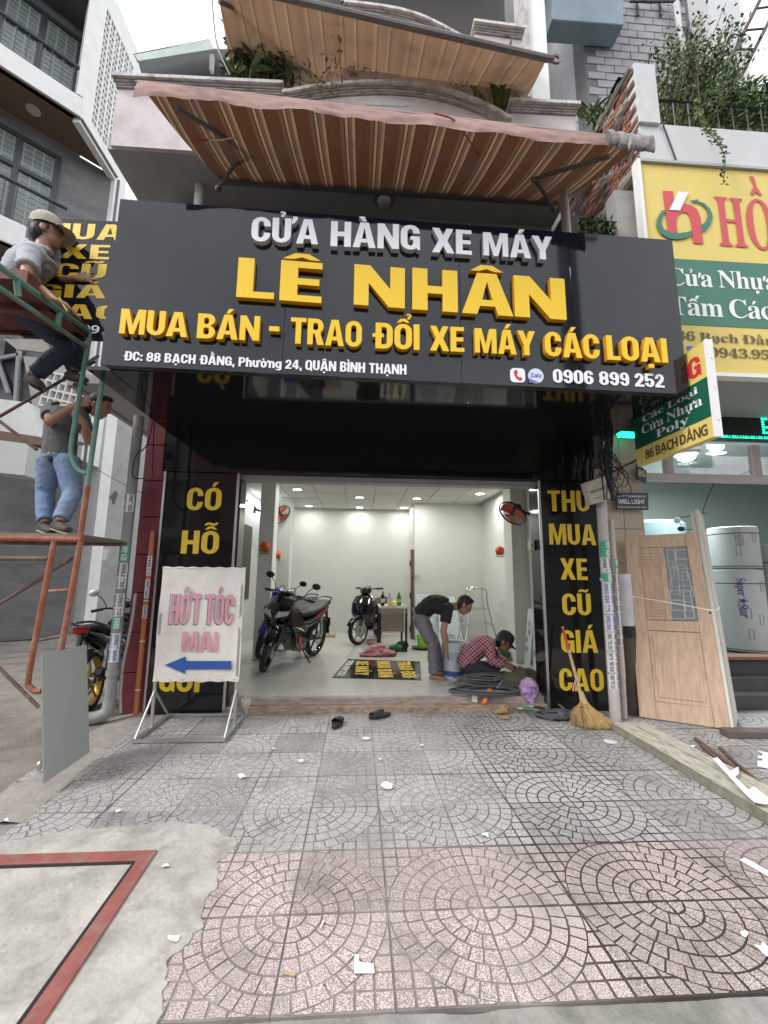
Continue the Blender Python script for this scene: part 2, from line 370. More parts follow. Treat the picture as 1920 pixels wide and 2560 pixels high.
    if c == 'A': w = .68; return w, [[(0, 0), (.2, 0), (.24, .2), (w-.24, .2), (w-.2, 0), (w, 0), (w-.21, 1), (.21, 1)], [(.27, .35), (w-.27, .35), (w/2, .8)]]
    if c == '1': return .38, [[(.17, 0), (.37, 0), (.37, 1), (.21, 1), (0, .88), (0, .72), (.17, .8)]]
    w = .54
    if c == '2': return w, [[(0, 0), (w, 0), (w, b), (.25, b), (w-.05, .48)]+arc(w/2, .7, w/2, q, -25, 180)+[(0, .64), (s-.01, .64)]+arc(w/2, .7, w/2-s, q-b, 180, -30)+[(0, .15)]]
    if c == '4': w = .6; return w, [[(w-.3, 0), (w-.1, 0), (w-.1, .2), (w, .2), (w, .36), (w-.1, .36), (w-.1, 1), (w-.32, 1), (0, .36), (0, .2), (w-.3, .2)], [(.15, .36), (w-.3, .36), (w-.3, .74)]]
    if c == '5': return w, [[(0, .3), (s, .3)]+arc(w/2, .28, w/2-s, .12, 180, 360, 4)+arc(w/2, .42, w/2-s, .08, 0, 180, 4)+[(0, .42), (.02, 1), (w-.02, 1), (w-.02, 1-b), (s-.02, 1-b), (s-.02, .6)]+arc(w/2+.02, .36, w/2-.02, .28, 100, 0)+arc(w/2, .3, w/2, .3, 0, -180)]
    if c in '69':
        g = [[(w, .7)]+arc(w/2, .7, w/2, q, 0, 180)+arc(w/2, .3, w/2, q, 180, 360)+arc(w/2, .36, w/2, .25, 0, 80)+[(s, .585)]+arc(w/2, .7, w/2-s, q-b, 180, 0)+[(w-s, .7)], rr(s, b, w-s, .46, .08)]
        if c == '9': g = [[(w-x, 1-y) for x, y in p] for p in g]
        return w, g
    if c == '8': return w+.02, [arc(w/2+.01, .27, w/2+.01, .27, 180, 380, 10)+[(w-.03, .505)]+arc(w/2+.01, .73, w/2, .27, -20, 200, 10)+[(.05, .505)], rr(s, b-.02, w+.02-s, .41, .07, .1), rr(s, .60, w+.02-s, 1-b+.02, .07, .1)]
    h = .74
    if c in 'hn':
        top = [(s, .7), (s, 1), (0, 1)] if c == 'h' else [(s, .7), (s, h), (0, h)]
        return .52, [[(0, 0), (s, 0)]+arc(.26, .48, .26-s+.01, .1, 180, 0, 4)+[(.52-s, 0), (.52, 0)]+arc(.27, .48, .25, .27, 0, 105, 5)+top]
    if c == 'u': return .52, [[(.52, h), (.52-s, h)]+arc(.26, .27, .26-s+.01, .1, 0, -180, 4)+[(s, h), (0, h)]+arc(.26, .26, .26, .27, 180, 285, 5)+[(.52-s, .04), (.52-s, 0), (.52, 0)]]
    if c == 'o': return .54, [rr(0, 0, .54, h, .27, .26), rr(s, b, .54-s, h-b, .06, .1)]
    if c == 'g': return .54, [[(.54, h), (.54-s, h), (.33, .7)]+arc(.27, .48, .27, .26, 100, 180, 4)+arc(.27, .24, .27, .2, 180, 290, 4)+[(.34, .02), (.33, -.08), (.08, -.08), (.05, -.2)]+arc(.3, -.04, .24, .18, 270, 360, 4), rr(s-.02, .2, .54-s, .58, .06, .1)]
    if c == ',': return .18, [[(0, 0), (.05, -.18), (.14, -.18), (.18, 0), (.18, .18), (0, .18)]]
    if c == '.': return .18, [[(0, 0), (.18, 0), (.18, .18), (0, .18)]]
    if c == ':': return .18, [[(0, .04), (.18, .04), (.18, .24), (0, .24)], [(0, .5), (.18, .5), (.18, .7), (0, .7)]]
    if c == '-': return .34, [[(0, .34), (.34, .34), (.34, .52), (0, .52)]]
    return w, [[(0, 0), (w, 0), (w, 1), (0, 1)]]
def marks(ms, w, t, low=False):
    out = []; cx = w/2; y = t; k = 1.; st = False
    for c in sorted(ms, key=lambda c: 0 if c in '\u0302\u0306\u031b' else 1):
        if c == '\u0302': out.append([(cx-.22, y+.05), (cx-.1, y+.05), (cx, y+.11), (cx+.1, y+.05), (cx+.22, y+.05), (cx+.08, y+.2), (cx-.08, y+.2)]); st = True
        elif c == '\u0306': out.append(arc(cx, y+.22, .17, .17, 180, 360, 8)+arc(cx, y+.22, .08, .08, 360, 180, 6)); st = True
        elif c == '\u031b': out.append([(w+.012, t-.24), (w+.1, t-.18), (w+.19, t-.02), (w+.19, t+.08), (w+.05, t+.08), (w+.05, t-.02), (w+.012, t-.08)])
        elif c == '\u0323': out.append([(cx-.09, -.24), (cx+.09, -.24), (cx+.09, -.08), (cx-.09, -.08)])
        else:
            x, yy = (cx, y) if not st else (cx+(.17 if c != '\u0303' else 0), y+.13 if c != '\u0303' else y+.17)
            if st and c == '\u0300': x = cx; yy = y+.18
            if c == '\u0301': out.append([(x-.07, yy+.05), (x+.03, yy+.05), (x+.17, yy+.24), (x, yy+.24)])
            elif c == '\u0300': out.append([(x+.07, yy+.05), (x-.03, yy+.05), (x-.17, yy+.24), (x, yy+.24)])
            elif c == '\u0303': out.append([(x-.24, yy+.06), (x-.15, yy+.06), (x-.1, yy+.1), (x+.06, yy+.05), (x+.17, yy+.07), (x+.24, yy+.19), (x+.15, yy+.19), (x+.1, yy+.15), (x-.06, yy+.2), (x-.17, yy+.18)])
            elif c == '\u0309': out.append([(x-.03, yy+.05), (x+.05, yy+.05), (x+.05, yy+.1)]+arc(x+.01, yy+.19, .1, .08, -60, 150, 6)+[(x-.03, yy+.21)]+arc(x+.01, yy+.19, .035, .03, 140, -70, 4)+[(x-.03, yy+.12)])
    return out
FC = {}
def fontglyph(c, style):
    """bold serif / sans letterforms from Blender's own built-in font"""
    k = (c, style)
    if k in FC: return FC[k]
    o = ord(c); base = {'serif': (0x1D400, 0x1D41A, 0x1D7CE), 'sans': (0x1D5D4, 0x1D5EE, 0x1D7EC)}.get(style)
    u = c
    if base:
        if 'A' <= c <= 'Z': u = chr(base[0]+o-65)
        elif 'a' <= c <= 'z': u = chr(base[1]+o-97)
        elif '0' <= c <= '9': u = chr(base[2]+o-48)
    cu = bpy.data.curves.new('t', 'FONT'); cu.body = u; cu.resolution_u = 3
    ob = bpy.data.objects.new('t', cu); C.objects.link(ob)
    dg = bpy.context.evaluated_depsgraph_get(); me = bpy.data.meshes.new_from_object(ob.evaluated_get(dg))
    vs = [(v.co.x, v.co.y) for v in me.vertices]; fs = [tuple(p.vertices) for p in me.polygons]
    bpy.data.objects.remove(ob)
    x0 = min((v[0] for v in vs), default=0); x1 = max((v[0] for v in vs), default=.3)
    FC[k] = ((x1-x0)/.714, [((x-x0)/.714, y/.714) for x, y in vs], fs); return FC[k]
def layout(text, style='heavy', gap=.07, space=.3):
    """-> total width, [(char index, x, width, polys or (verts,faces), marks polys)]"""
    x = 0; out = []
    for i, ch in enumerate(text):
        if ch == ' ': x += space; continue
        if ch == 'Đ': base, ms = ('Đ', '')
        else:
            d = unicodedata.normalize('NFD', ch); base, ms = d[0], d[1:]
        if style == 'heavy':
            w, polys = glyph(base); g = ('p', polys)
        else:
            b2 = 'D' if base == 'Đ' else base
            w, vs, fs = fontglyph(b2, style); g = ('f', (vs, fs))
        low = base.islower() and base not in 'hbdklt'
        mk = marks(ms, w, (.74 if style == 'heavy' else .68) if low else 1.0) if ms else []
        if style != 'heavy' and base == 'Đ': mk = [[(-.05, .44), (.3, .44), (.3, .54), (-.05, .54)]]
        out.append((ch, x, w, g, mk)); x += w+gap+(.12 if '\u031b' in ms else 0)
    return x-gap, out
def put(mb, poly2, fr, depth=0, mi=0, ms=1):
    """2-D loops (even-odd) on a frame (origin, u, v, n) with optional raised depth"""
    O, U, Vv, N = fr
    loops = [[V((p[0], p[1], 0)) for p in l] for l in poly2]
    flat = [p for l in loops for p in l]
    tr = tessellate_polygon(loops)
    mb.add([O+U*p.x+Vv*p.y+N*depth for p in flat], tr, mi)
    if depth:
        for l in loops:
            n = len(l); a = [O+U*p.x+Vv*p.y for p in l]
            mb.add(a+[q+N*depth for q in a], [(i, (i+1) % n, n+(i+1) % n, n+i) for i in range(n)], ms)
def text_on(text, fr, W_, H_, name, mats, parent, style='heavy', depth=0, per=False, gap=.07, space=.3, bev=0, squeeze=True):
    """text set to width W_ and cap height H_ with lower-left at the frame's origin"""
    O, U, Vv, N = fr; tw, L = layout(text, style, gap, space)
    sx = (W_/tw) if squeeze else H_; mb = MB(); objs = []
    for ch, x, w, g, mk in L:
        if per: mb = MB()
        F2 = (O+U*(x*sx), U*sx, Vv*H_, N)
        if g[0] == 'p': put(mb, g[1], F2, depth)
        else:
            vs, fs = g[1]; mb.add([F2[0]+F2[1]*a+F2[2]*b_+N*depth for a, b_ in vs], fs)
        for mkp in mk: put(mb, [mkp], (F2[0]+(N*.0004 if g[0] == 'f' else N*0), F2[1], F2[2], N), depth)
        if per: objs.append(mb.build(name, mats, parent, norm=False))
    if not per: objs = [mb.build(name, mats, parent, norm=False)]
    return objs
def frame(px0, py0, px1, py1, ytop, Y, off=0.):
    """facade-parallel frame from a word's lower-left and lower-right photo points; ytop = photo y of cap tops at left"""
    a = P(px0, py0, Y=Y); b = P(px1, py1, Y=Y); t = P(px0, ytop, Y=Y)
    u = (b-a); w = u.length; return (a, u.normalized(), V((0, 0, 1)), V((0, -1, 0))), w, t.z-a.z
for c_ in 'CuaNhTmLoiHONGBchĐng0123456789.PlySprt★aZ': fontglyph('D' if c_ == 'Đ' else c_, 'serif')
for c_ in 'ZaloBẠCHĐNG0123456789WELIGTYOPADUuQihn.,gtKRM': fontglyph({'Đ': 'D', 'Ạ': 'A'}.get(c_, c_), 'sans')
# ---------------------------------------------------------------- common materials
wht = mat('white_paint', (.78, .79, .78), .7, var=.04, dirt=(.45, .44, .42), dsc=2, damt=.25)
pinkw = mat('pink_stucco', (.66, .59, .60), .85, var=.06, dirt=(.30, .27, .25), dsc=2.2, damt=.55, bump=.3, bsc=40)
stainw = mat('stained_moulding', (.40, .37, .355), .9, var=.3, sc=14, dirt=(.08, .07, .065), dsc=7, damt=.95, bump=.5, bsc=50)
concr = mat('concrete', (.34, .335, .32), .9, var=.12, dirt=(.16, .155, .15), dsc=1.3, damt=.6, bump=.25, bsc=30)
soffc = mat('soffit_concrete', (.40, .39, .37), .9, var=.06, dirt=(.2, .19, .18), dsc=1.2, damt=.4)
greyw = mat('grey_render', (.40, .40, .40), .9, var=.07, dirt=(.24, .235, .23), dsc=1.1, damt=.5, bump=.2, bsc=25)
inw = mat('interior_wall', (.60, .615, .58), .75, var=.02)
infl = mat('interior_floor', (.54, .53, .50), .22, var=.10, sc=7, stretch=(6, .35, 1), spec=.5)
blk = mat('gloss_black', (.010, .010, .011), .06, var=0, spec=.5)
signb = mat('sign_black', (.008, .011, .018), .05, var=0, spec=.45)
alu = mat('aluminium', (.62, .62, .62), .35, 1., var=.05)
steel = mat('galvanised', (.5, .5, .49), .45, .8, var=.12, sc=20)
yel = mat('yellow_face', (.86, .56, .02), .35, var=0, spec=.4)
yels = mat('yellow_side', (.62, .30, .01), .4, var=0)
lett = mat('yellow_print', (.80, .55, .03), .45, var=0)
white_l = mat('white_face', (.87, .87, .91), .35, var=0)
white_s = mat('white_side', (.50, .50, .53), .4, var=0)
blackp = mat('black_plastic', (.015, .015, .016), .35, var=0)
rubber = mat('rubber', (.018, .018, .018), .75, var=.2, sc=30)
wood = mat('door_wood', (.52, .365, .26), .55, var=.22, sc=3.5, stretch=(9, 9, .7), bump=.12, bsc=20)
grs = groove_mat('paver_groove')
tzp = terrazzo('paver_pink', (.24, .175, .165), (.70, .60, .58), (.36, .30, .285))
tzg = terrazzo('paver_grey', (.17, .168, .165), (.58, .57, .56), (.34, .33, .315))

# ---------------------------------------------------------------- ground
struct('ground', MB().grid(lambda u, v: V((-300+600*u, -300+600*v, -.05)), 2, 2), mat('earth', (.12, .115, .105), .95, var=.3, sc=2))
struct('road', MB().grid(lambda u, v: V((-60+120*u, -12.2+13.2*v, -.035)), 2, 2), mat('asphalt', (.055, .055, .057), .85, var=.25, sc=30, bump=.4, bsc=150))
# alley: broken dirt-and-mortar lane left of the shop
def alley(u, v):
    x = -13+10.95*u; y = 1.0+19*v
    edge = 0 if u < .999 else .0
    return V((x+edge*.05, y, -.012+.022*noise.fractal(V((x*1.3, y*1.3, 0)), 1, 2, 4)))
struct('alley_path', MB().grid(alley, 110, 150), mat('alley_dirt', (.235, .215, .19), .92, var=.25, sc=3, dirt=(.11, .10, .085), dsc=2.3, damt=.8, bump=.6, bsc=45), smooth=True)
# mortar lip where the pavers stop
lipx = [(-3.4, 2.50), (-1.95, 2.72), (-2.02, 3.1), (-2.10, 3.7), (-2.12, 4.4), (-2.14, 4.62)]
mb = MB(); q = bez([V((x, y, 0)) for x, y in lipx[1:]], 10)
for i in range(len(q)-1):
    a, b = q[i], q[i+1]; w0 = .13+.04*noise.noise(a*9); w1 = .13+.04*noise.noise(b*9)
    mb.add([a+V((-w0-.12, 0, -.012)), b+V((-w1-.12, 0, -.012)), b+V((-w1*.3, 0, .018)), a+V((-w0*.3, 0, .018)), a+V((w0*.9, 0, .0)), b+V((w1*.9, 0, .0))], [(0, 1, 2, 3), (3, 2, 5, 4)])
struct('mortar_edge', mb, mat('mortar', (.30, .28, .255), .95, var=.2, sc=12, bump=.6, bsc=60), smooth=True)

# pavers: fan-pattern cement tiles, each one object
A_ = .4075; AY = .411
def paver_mesh(name, m, seed, relief=.0045):
    rnd = random.Random(seed); mb = MB(); g = .0036; a = A_/2-.0012
    mb.box((-a, -a, -.03), (a, a, -.0025), 1)
    def cob(poly):
        c = V((sum(p[0] for p in poly)/len(poly), sum(p[1] for p in poly)/len(poly), 0)); n = len(poly)
        hz = relief*rnd.uniform(.55, 1.1)-.004*0; bot = []; top = []
        for p in poly:
            q = V((p[0], p[1], 0)); d = (q-c)
            bot.append(V((q.x, q.y, -.0027))); t = c+d*(1-.0022/max(d.length, .01)); top.append(V((t.x, t.y, -.003+hz)))
        mb.add(top, [tuple(range(n))], 0); mb.add(bot+top, [(i, (i+1) % n, n+(i+1) % n, n+i) for i in range(n)], 1)
    st = .0672; lim = a-.0004
    for k in range(6):
        r0, r1 = k*st+g*.6, (k+1)*st-g*.6
        if r0 < .01: r0 = .006
        n = max(1, round(math.pi/2*(k+.5)*st/.058)); off = rnd.uniform(-.2, .2)
        th = [0]+[90*(i+rnd.uniform(-.16, .16))/n for i in range(1, n)]+[90]
        for i in range(n):
            gm = math.degrees(g*.6/((r0+r1)/2)); t0, t1 = th[i]+gm, th[i+1]-gm
            if t1-t0 < 3: continue
            P_ = [(r1*math.cos(R(t0+(t1-t0)*j/2)), r1*math.sin(R(t0+(t1-t0)*j/2))) for j in range(3)]+[(r0*math.cos(R(t1-(t1-t0)*j/2)), r0*math.sin(R(t1-(t1-t0)*j/2))) for j in range(3)]
            cob([(min(x, 2*lim)-a, min(y, 2*lim)-a) for x, y in P_])
    e0 = .4045; cell = .0675
    for i in range(6):
        for j in range(6):
            x0, y0 = i*cell+.004, j*cell+.004; x1, y1 = min((i+1)*cell-.003, 2*lim), min((j+1)*cell-.003, 2*lim)
            if x1-x0 < .02 or y1-y0 < .02: continue
            cs = [(x, y) for x, y in ((x0, y0), (x1, y0), (x1, y1), (x0, y1))]
            inn = [math.hypot(*c) < e0 for c in cs]
            if all(inn): continue
            poly = []
            for k2 in range(4):
                p, q2 = V(cs[k2]+(0,)), V(cs[(k2+1) % 4]+(0,)); ip, iq = p.length < e0, q2.length < e0
                if not ip: poly.append((p.x, p.y))
                if ip != iq:
                    lo, hi = (p, q2) if ip else (q2, p)
                    for _ in range(20):
                        mid = (lo+hi)/2
                        if mid.length < e0: lo = mid
                        else: hi = mid
                    poly.append((hi.x, hi.y))
            if len(poly) >= 3: cob([(x-a, y-a) for x, y in poly])
    return mesh_only(mb, name, [m, grs], norm=True)
pink_v = [paver_mesh('tile', tzp, s) for s in range(4)]
grey_v = [paver_mesh('tile', tzg, s) for s in range(4, 8)]
worn_v = [paver_mesh('tile', tzg, s, .0012) for s in range(8, 11)]
pave = struct('pavement', MB().box((-2.12, 1.6, -.3), (9.0, 4.62, -.0042)), grs)
tpar = pave
rnd = random.Random(3)
for j in range(-1, 8):
    y0 = 2.0+AY*j
    if y0 > 4.5: continue
    for i in range(-5, 13):
        x0 = -.255+A_*i; cx, cy = x0+A_/2, y0+AY/2
        if cx < -2.1 or (cy < 2.5 and cx < -.85) or (cy > 2.5 and cx < (-1.8 if cy < 3.4 else -2.1)): continue
        if cy > 4.4 and cx > 3.2: continue
        ex, ey = i % 2 == 0, j % 2 == 0
        k = {(True, True): 0, (False, True): 1, (False, False): 2, (True, False): 3}[(ex, ey)]
        if cy > 2.95 and -1.6 < cx < 1.05 and rnd.random() < .93: vs = worn_v
        else: vs = pink_v if cy < 2.4 else grey_v
        o = bpy.data.objects.new('tile', vs[rnd.randrange(len(vs))]); C.objects.link(o); o.parent = tpar
        sy = 1.0
        if y0+AY > 4.6: sy = (4.6-y0)/AY; cy = y0+(4.6-y0)/2
        o.location = (cx, cy, rnd.uniform(-.0012, .0012)); o.rotation_euler = (rnd.uniform(-.002, .002), rnd.uniform(-.002, .002), k*math.pi/2+rnd.uniform(-.003, .003))
        o.scale = ((1, sy, 1) if k % 2 == 0 else (sy, 1, 1))
# broken mortar along the front edge and the gutter slab
def edge(u, v):
    x = -2.2+8*u; n = noise.fractal(V((x*4, v*2, 3)), 1, 2, 4)
    y = 1.40+.20*v + (.028*n if v > .9 else 0); z = (-.034+.006*n)*(1-v)+(-.012+.01*n)*v
    return V((x, y, z))
struct('kerb', MB().grid(edge, 260, 8), mat('kerb_concrete', (.27, .262, .245), .95, var=.22, sc=9, dirt=(.10, .11, .07), dsc=3, damt=.7, bump=.6, bsc=60), smooth=True)
gs = struct('gutter', MB().box((-6, .6, -.2), (1.02, 1.44, -.03)).box((1.045, .6, -.2), (9, 1.44, -.032)), concr, bevel=.01)
# concrete patch at lower left with the red steel frame
pts = [(-4.2, 2.56), (-1.84, 2.54), (-1.5, 2.645), (-1.2, 2.66), (-.98, 2.70), (-.82, 2.66), (-.70, 2.56), (-.62, 2.52), (-.60, 2.42), (-.67, 2.34), (-.60, 2.2), (-.64, 2.09), (-.60, 1.95), (-.66, 1.8), (-.60, 1.62), (-.62, 1.40), (-4.2, 1.40)]
mb = MB(); top = []
for i in range(len(pts)-1):
    a, b = V(pts[i]+(0,)), V(pts[i+1]+(0,)); n = max(1, int((b-a).length/.012)) if i < 15 else 1
    for k in range(n):
        p = a+(b-a)*(k/n); p += V((noise.fractal(p*11, 1, 2, 4), noise.fractal(p*11+V((5, 0, 0)), 1, 2, 4), 0))*.024; top.append(V((p.x, p.y, .0055)))
top.append(V(pts[-1]+(.0055,)))
mb.prism([V((p.x, p.y, -.04)) for p in top], (0, 0, .0455))
cpm = mat('patch_concrete', (.42, .40, .37), .85, var=.22, sc=4, dirt=(.20, .19, .165), dsc=5.5, damt=.7, bump=.6, bsc=45)
struct('concrete_patch', mb, cpm)
rp = mat('red_oxide_paint', (.27, .085, .072), .7, var=.2, sc=9, dirt=(.24, .18, .16), dsc=7, damt=.8)
dk = mat('gap_shadow', (.02, .016, .014), .9, var=0)
t = thing('hatch_frame', 'red painted angle steel frame set flush in the pale concrete patch', 'frame', (-1, 2.43, .012))
def bar3(name, pts, m, z0, z1, par): MB().prism([V((x, y, z0)) for x, y in pts], (0, 0, z1-z0)).build(name, m, par, bevel=.003)
o1, o2 = V((-.99, 2.432, 0)), V((-.955, 1.40, 0))
bar3('rail', [(-4.1, 2.415), (-.99, 2.432), (-1.055, 2.357), (-4.1, 2.335)], rp, .006, .015, t)
bar3('rail', [(-.989, 2.431), (-.942, 1.41), (-1.01, 1.41), (-1.054, 2.356)], rp, .006, .015, t)
bar3('gap', [(-4.1, 2.334), (-1.056, 2.356), (-1.068, 2.338), (-4.1, 2.316)], dk, .0058, .008, t)  # dark strips along the inner edge put the gap's shadow into colour
bar3('gap', [(-1.0555, 2.355), (-1.0115, 1.41), (-1.03, 1.41), (-1.07, 2.337)], dk, .0058, .008, t)

# ---------------------------------------------------------------- the shophouse
sh = thing('shophouse', 'narrow shophouse with pink upper balcony, brightly lit open shop room and black front', 'shophouse', (.3, 4.6, 0))
FL = .14
mb = MB().box((-2.25, 4.74, -.1), (2.8, 9.9, FL)); mb.build('shop_floor', infl, sh)
stm = mat('marble_step', (.36, .27, .20), .5, var=.35, sc=14, stretch=(1, 3, 3), dirt=(.10, .07, .06), dsc=6, damt=.8)
Bx('step', (-1.32, 4.60, -.05), (2.05, 4.70, .066), stm, sh, .004)
Bx('step', (-1.32, 4.685, -.05), (2.05, 4.76, .13), mat('sill_stone', (.37, .32, .28), .5, var=.3, sc=20, stretch=(.4, 3, 3), dirt=(.14, .08, .07), dsc=8, damt=.7), sh, .004)
Bx('shutter_track', (-1.32, 4.696, .066), (2.05, 4.704, .09), mat('brown_track', (.10, .045, .04), .5), sh)
# walls (room shell)
Bx('wall', (-2.3, 4.75, 0), (-2.06, 9.75, 4.6), inw, sh)
Bx('wall', (-2.06, 9.7, 0), (1.30, 9.9, 4.6), inw, sh)
Bx('wall', (1.16, 8.65, 0), (2.60, 9.7, 4.6), inw, sh)
Bx('wall', (2.60, 4.75, 0), (2.8, 9.9, 4.6), inw, sh)
Bx('column', (-1.572, 6.7, FL), (-1.345, 7.0, 2.95), mat('column_paint', (.74, .74, .72), .7, var=.02), sh, .004)
Bx('column', (-1.56, 8.3, FL), (-1.335, 8.6, 2.95), inw, sh, .004)
Bx('column', (2.36, 6.35, FL), (2.60, 6.70, 2.95), inw, sh, .004)
Bx('column', (2.52, 4.76, FL), (2.60, 5.30, 2.9), mat('pilaster_paint', (.56, .54, .52), .7, var=.02), sh, .004)
# ceiling: lay-in tiles in a metal grid
ctm = mesh_only(MB().box((-.2675, -.292, 0), (.2675, .292, .02)), 'ceiling_tile', mat('ceiling_tile', (.62, .61, .57), .85, var=.03, bump=.15, bsc=120), bevel=.002)
gridm = mat('ceiling_grid', (.33, .32, .30), .6, var=0)
cy0 = 4.76
for i in range(9):
    for j in range(9):
        x = -2.478+.551*i+.2755; y = 4.76+.605*j+.3025-.02
        if x < -2.0 or x > 2.6 or y > 9.6: continue
        o = bpy.data.objects.new('ceiling_tile', ctm); C.objects.link(o); o.parent = sh
        o.location = V((x+.008, y, 2.925+random.uniform(-.002, .002)))-V((.3, 4.6, 0))
        o.scale = (1, 1.0, 1)
Bx('ceiling_grid', (-2.06, 4.75, 2.938), (2.6, 9.7, 2.97), gridm, sh)
# header behind the fascia and shutter box
Bx('header', (-1.32, 4.66, 2.44), (2.06, 4.80, 2.50), mat('header_grey', (.30, .30, .29), .5), sh)
Bx('header_wall', (-2.3, 4.63, 2.50), (2.8, 4.76, 4.6), mat('dark_backing', (.03, .03, .03), .8), sh)
# black front panels with aluminium trim
def Yp(px, py): return P(px, py, Y=4.6)
pl = thing('pillar_panel', 'gloss black pillar panel with yellow lettering, left of the shop entrance', 'sign panel', (-1.7, 4.6, 0), 'black pillar panels beside the entrance')
Bx('panel', (-2.10, 4.60, 0.0), (-1.335, 4.70, 2.495), blk, pl)
Bx('trim', (-2.125, 4.588, 0), (-2.103, 4.61, 2.50), alu, pl); Bx('trim', (-1.345, 4.588, 0), (-1.318, 4.61, 2.50), alu, pl)
Bx('side_panel', (-1.318, 4.612, .0), (-1.30, 4.82, 2.44), blk, pl)
for tx, a, b, c_ in (('CÓ', (465, 1276), (552, 1276), 1218.6), ('HỖ', (451, 1384), (545.5, 1385), 1326), ('TRỢ', (434, 1498), (545, 1499), 1440), ('TRẢ', (425, 1613), (540, 1615), 1555), ('GÓP', (396, 1729), (523, 1731), 1665)):
    fr, w, h = frame(a[0], a[1], b[0], b[1], c_, 4.597); text_on(tx, fr, w, h, 'lettering', [lett, lett], pl)
pr = thing('pillar_panel', 'gloss black pillar panel with yellow lettering, right of the shop entrance behind the broom', 'sign panel', (2.4, 4.6, 0), 'black pillar panels beside the entrance')
Bx('panel', (2.062, 4.60, 0.0), (2.76, 4.70, 2.495), blk, pr)
Bx('trim', (2.035, 4.588, 0), (2.06, 4.61, 2.50), alu, pr)
Bx('side_panel', (2.035, 4.612, .0), (2.06, 4.86, 2.44), blk, pr)
for tx, a, b, c_ in (('THU', (1371, 1278.5), (1475, 1279), 1226), ('MUA', (1374, 1361), (1491, 1363), 1309), ('XE', (1402, 1449), (1470, 1450), 1395.5), ('CŨ', (1407, 1538), (1479, 1539), 1483), ('GIÁ', (1404, 1632), (1496, 1632), 1575), ('CAO', (1400, 1727), (1511, 1729), 1670)):
    fr, w, h = frame(a[0], a[1], b[0], b[1], c_, 4.597); text_on(tx, fr, w, h, 'lettering', [lett, lett], pr)
# fascia (gloss black) and soffit of the sign
Bx('fascia', (-2.15, 4.585, 2.505), (2.74, 4.625, 3.2), blk, sh)
Bx('soffit', (-2.10, 3.14, 2.935), (2.74, 4.584, 2.965), blk, sh)
# dark red tiled pier and render on the left
prd = mat('dark_red_tile', (.16, .022, .035), .3, var=.12, sc=5, dirt=(.10, .05, .05), dsc=5, damt=.4)
pier = Bx('pier_core', (-2.36, 4.63, 0), (-2.128, 4.95, 3.3), mat('pier_grout', (.07, .03, .03), .9), sh)
tm = mesh_only(MB().box((-.112, -.02, -.195), (.112, .0, .195)), 'pier_tile', prd, bevel=.003)
for k in range(8): inst(tm, 'tile', (-2.244, 4.63, .2+.4*k), pier)
# second storey: side wall, front wall, soffit
Bx('side_wall', (-2.36, 4.95, 0), (-2.3, 9.9, 5.46), greyw, sh)
Bx('balcony_slab', (-2.51, 3.66, 5.47), (2.19, 4.7, 5.62), soffc, sh)
Bx('overhang_slab', (-3.10, 4.45, 3.42), (-2.14, 6.8, 3.52), soffc, sh)
Bx('overhang_edge', (-3.16, 4.45, 3.39), (-3.10, 6.8, 3.57), soffc, sh)
Bx('upper_front', (-2.1, 4.25, 3.2), (2.19, 4.4, 5.47), mat('grey_wall_shade', (.30, .29, .28), .9, var=.1), sh)
# parapet with a swept top edge in the middle; sections measured off the photograph
topm = mat('pale_moulding', (.62, .60, .585), .9, var=.15, sc=20, dirt=(.12, .11, .10), dsc=9, damt=.8)
def par_seg(pts, Y, zbot, m_, nm, steps):
    q = [P(a, b, Y=Y-.08) for a, b in pts]; q = [V((p.x, Y, p.z)) for p in q]
    if len(q) > 4: q = bez(q, 4)
    MB().prism([V((q[0].x, Y, zbot)), V((q[-1].x, Y, zbot))]+[V((p.x, Y, p.z-.03)) for p in reversed(q)], (0, .15, 0)).build(nm, m_, sh)
    for off, z0, z1, mm in steps:
        mb = MB(); n = len(q); vs = []
        for p in q:
            x = p.x+(-off*.4 if p is q[0] else (off*.4 if p is q[-1] else 0)); vs += [V((x, Y-off, p.z+z0)), V((x, Y-off, p.z+z1)), V((x, Y+.17, p.z+z1)), V((x, Y+.17, p.z+z0))]
        fs = []
        for i in range(n-1): a = 4*i; fs += [(a, a+1, a+5, a+4), (a+1, a+2, a+6, a+5), (a, a+4, a+7, a+3), (a+2, a+3, a+7, a+6)]
        fs += [(0, 3, 2, 1), (4*n-4, 4*n-3, 4*n-2, 4*n-1)]; mb.add(vs, fs); mb.build('moulding', mm, sh)
st3 = ((.075, -.025, .01, topm), (.045, -.05, -.027, stainw), (.03, -.062, -.052, topm), (.018, -.085, -.064, stainw))
YB = 3.62; c2 = lambda L_: [(500+a/1.843, b/1.843) for a, b in L_]
par_seg([(285, 180), (700, 200)], YB, 5.471, pinkw, 'parapet', st3)
par_seg(c2([(392, 412), (480, 394), (600, 378), (720, 368), (850, 365), (1000, 376), (1140, 404), (1280, 452), (1380, 500), (1425, 530)]), YB-.005, 5.472, pinkw, 'parapet', st3)
par_seg([(1283, 244), (1446, 252)], YB, 5.471, pinkw, 'parapet', st3)
pa_ = P(915, 247, Y=YB-.01); pb2 = P(1025, 270, Y=YB-.01)
MB().prism([V((pa_.x, YB-.011, pb2.z)), V((pb2.x, YB-.011, pb2.z+.02)), V((pb2.x-.02, YB-.011, pa_.z)), V((pa_.x+.04, YB-.011, pa_.z+.03))], (0, .005, 0)).build('patch', mat('repair_plaster', (.66, .66, .64), .9, var=.12, sc=18), sh)
YT = 3.8
par_seg([(860, -2), (900, 2), (960, 10), (1010, 20), (1060, 36), (1110, 60), (1150, 82), (1186, 98)], YT, P(1200, 215, Y=YT).z-.5, pinkw, 'upper_parapet', st3)
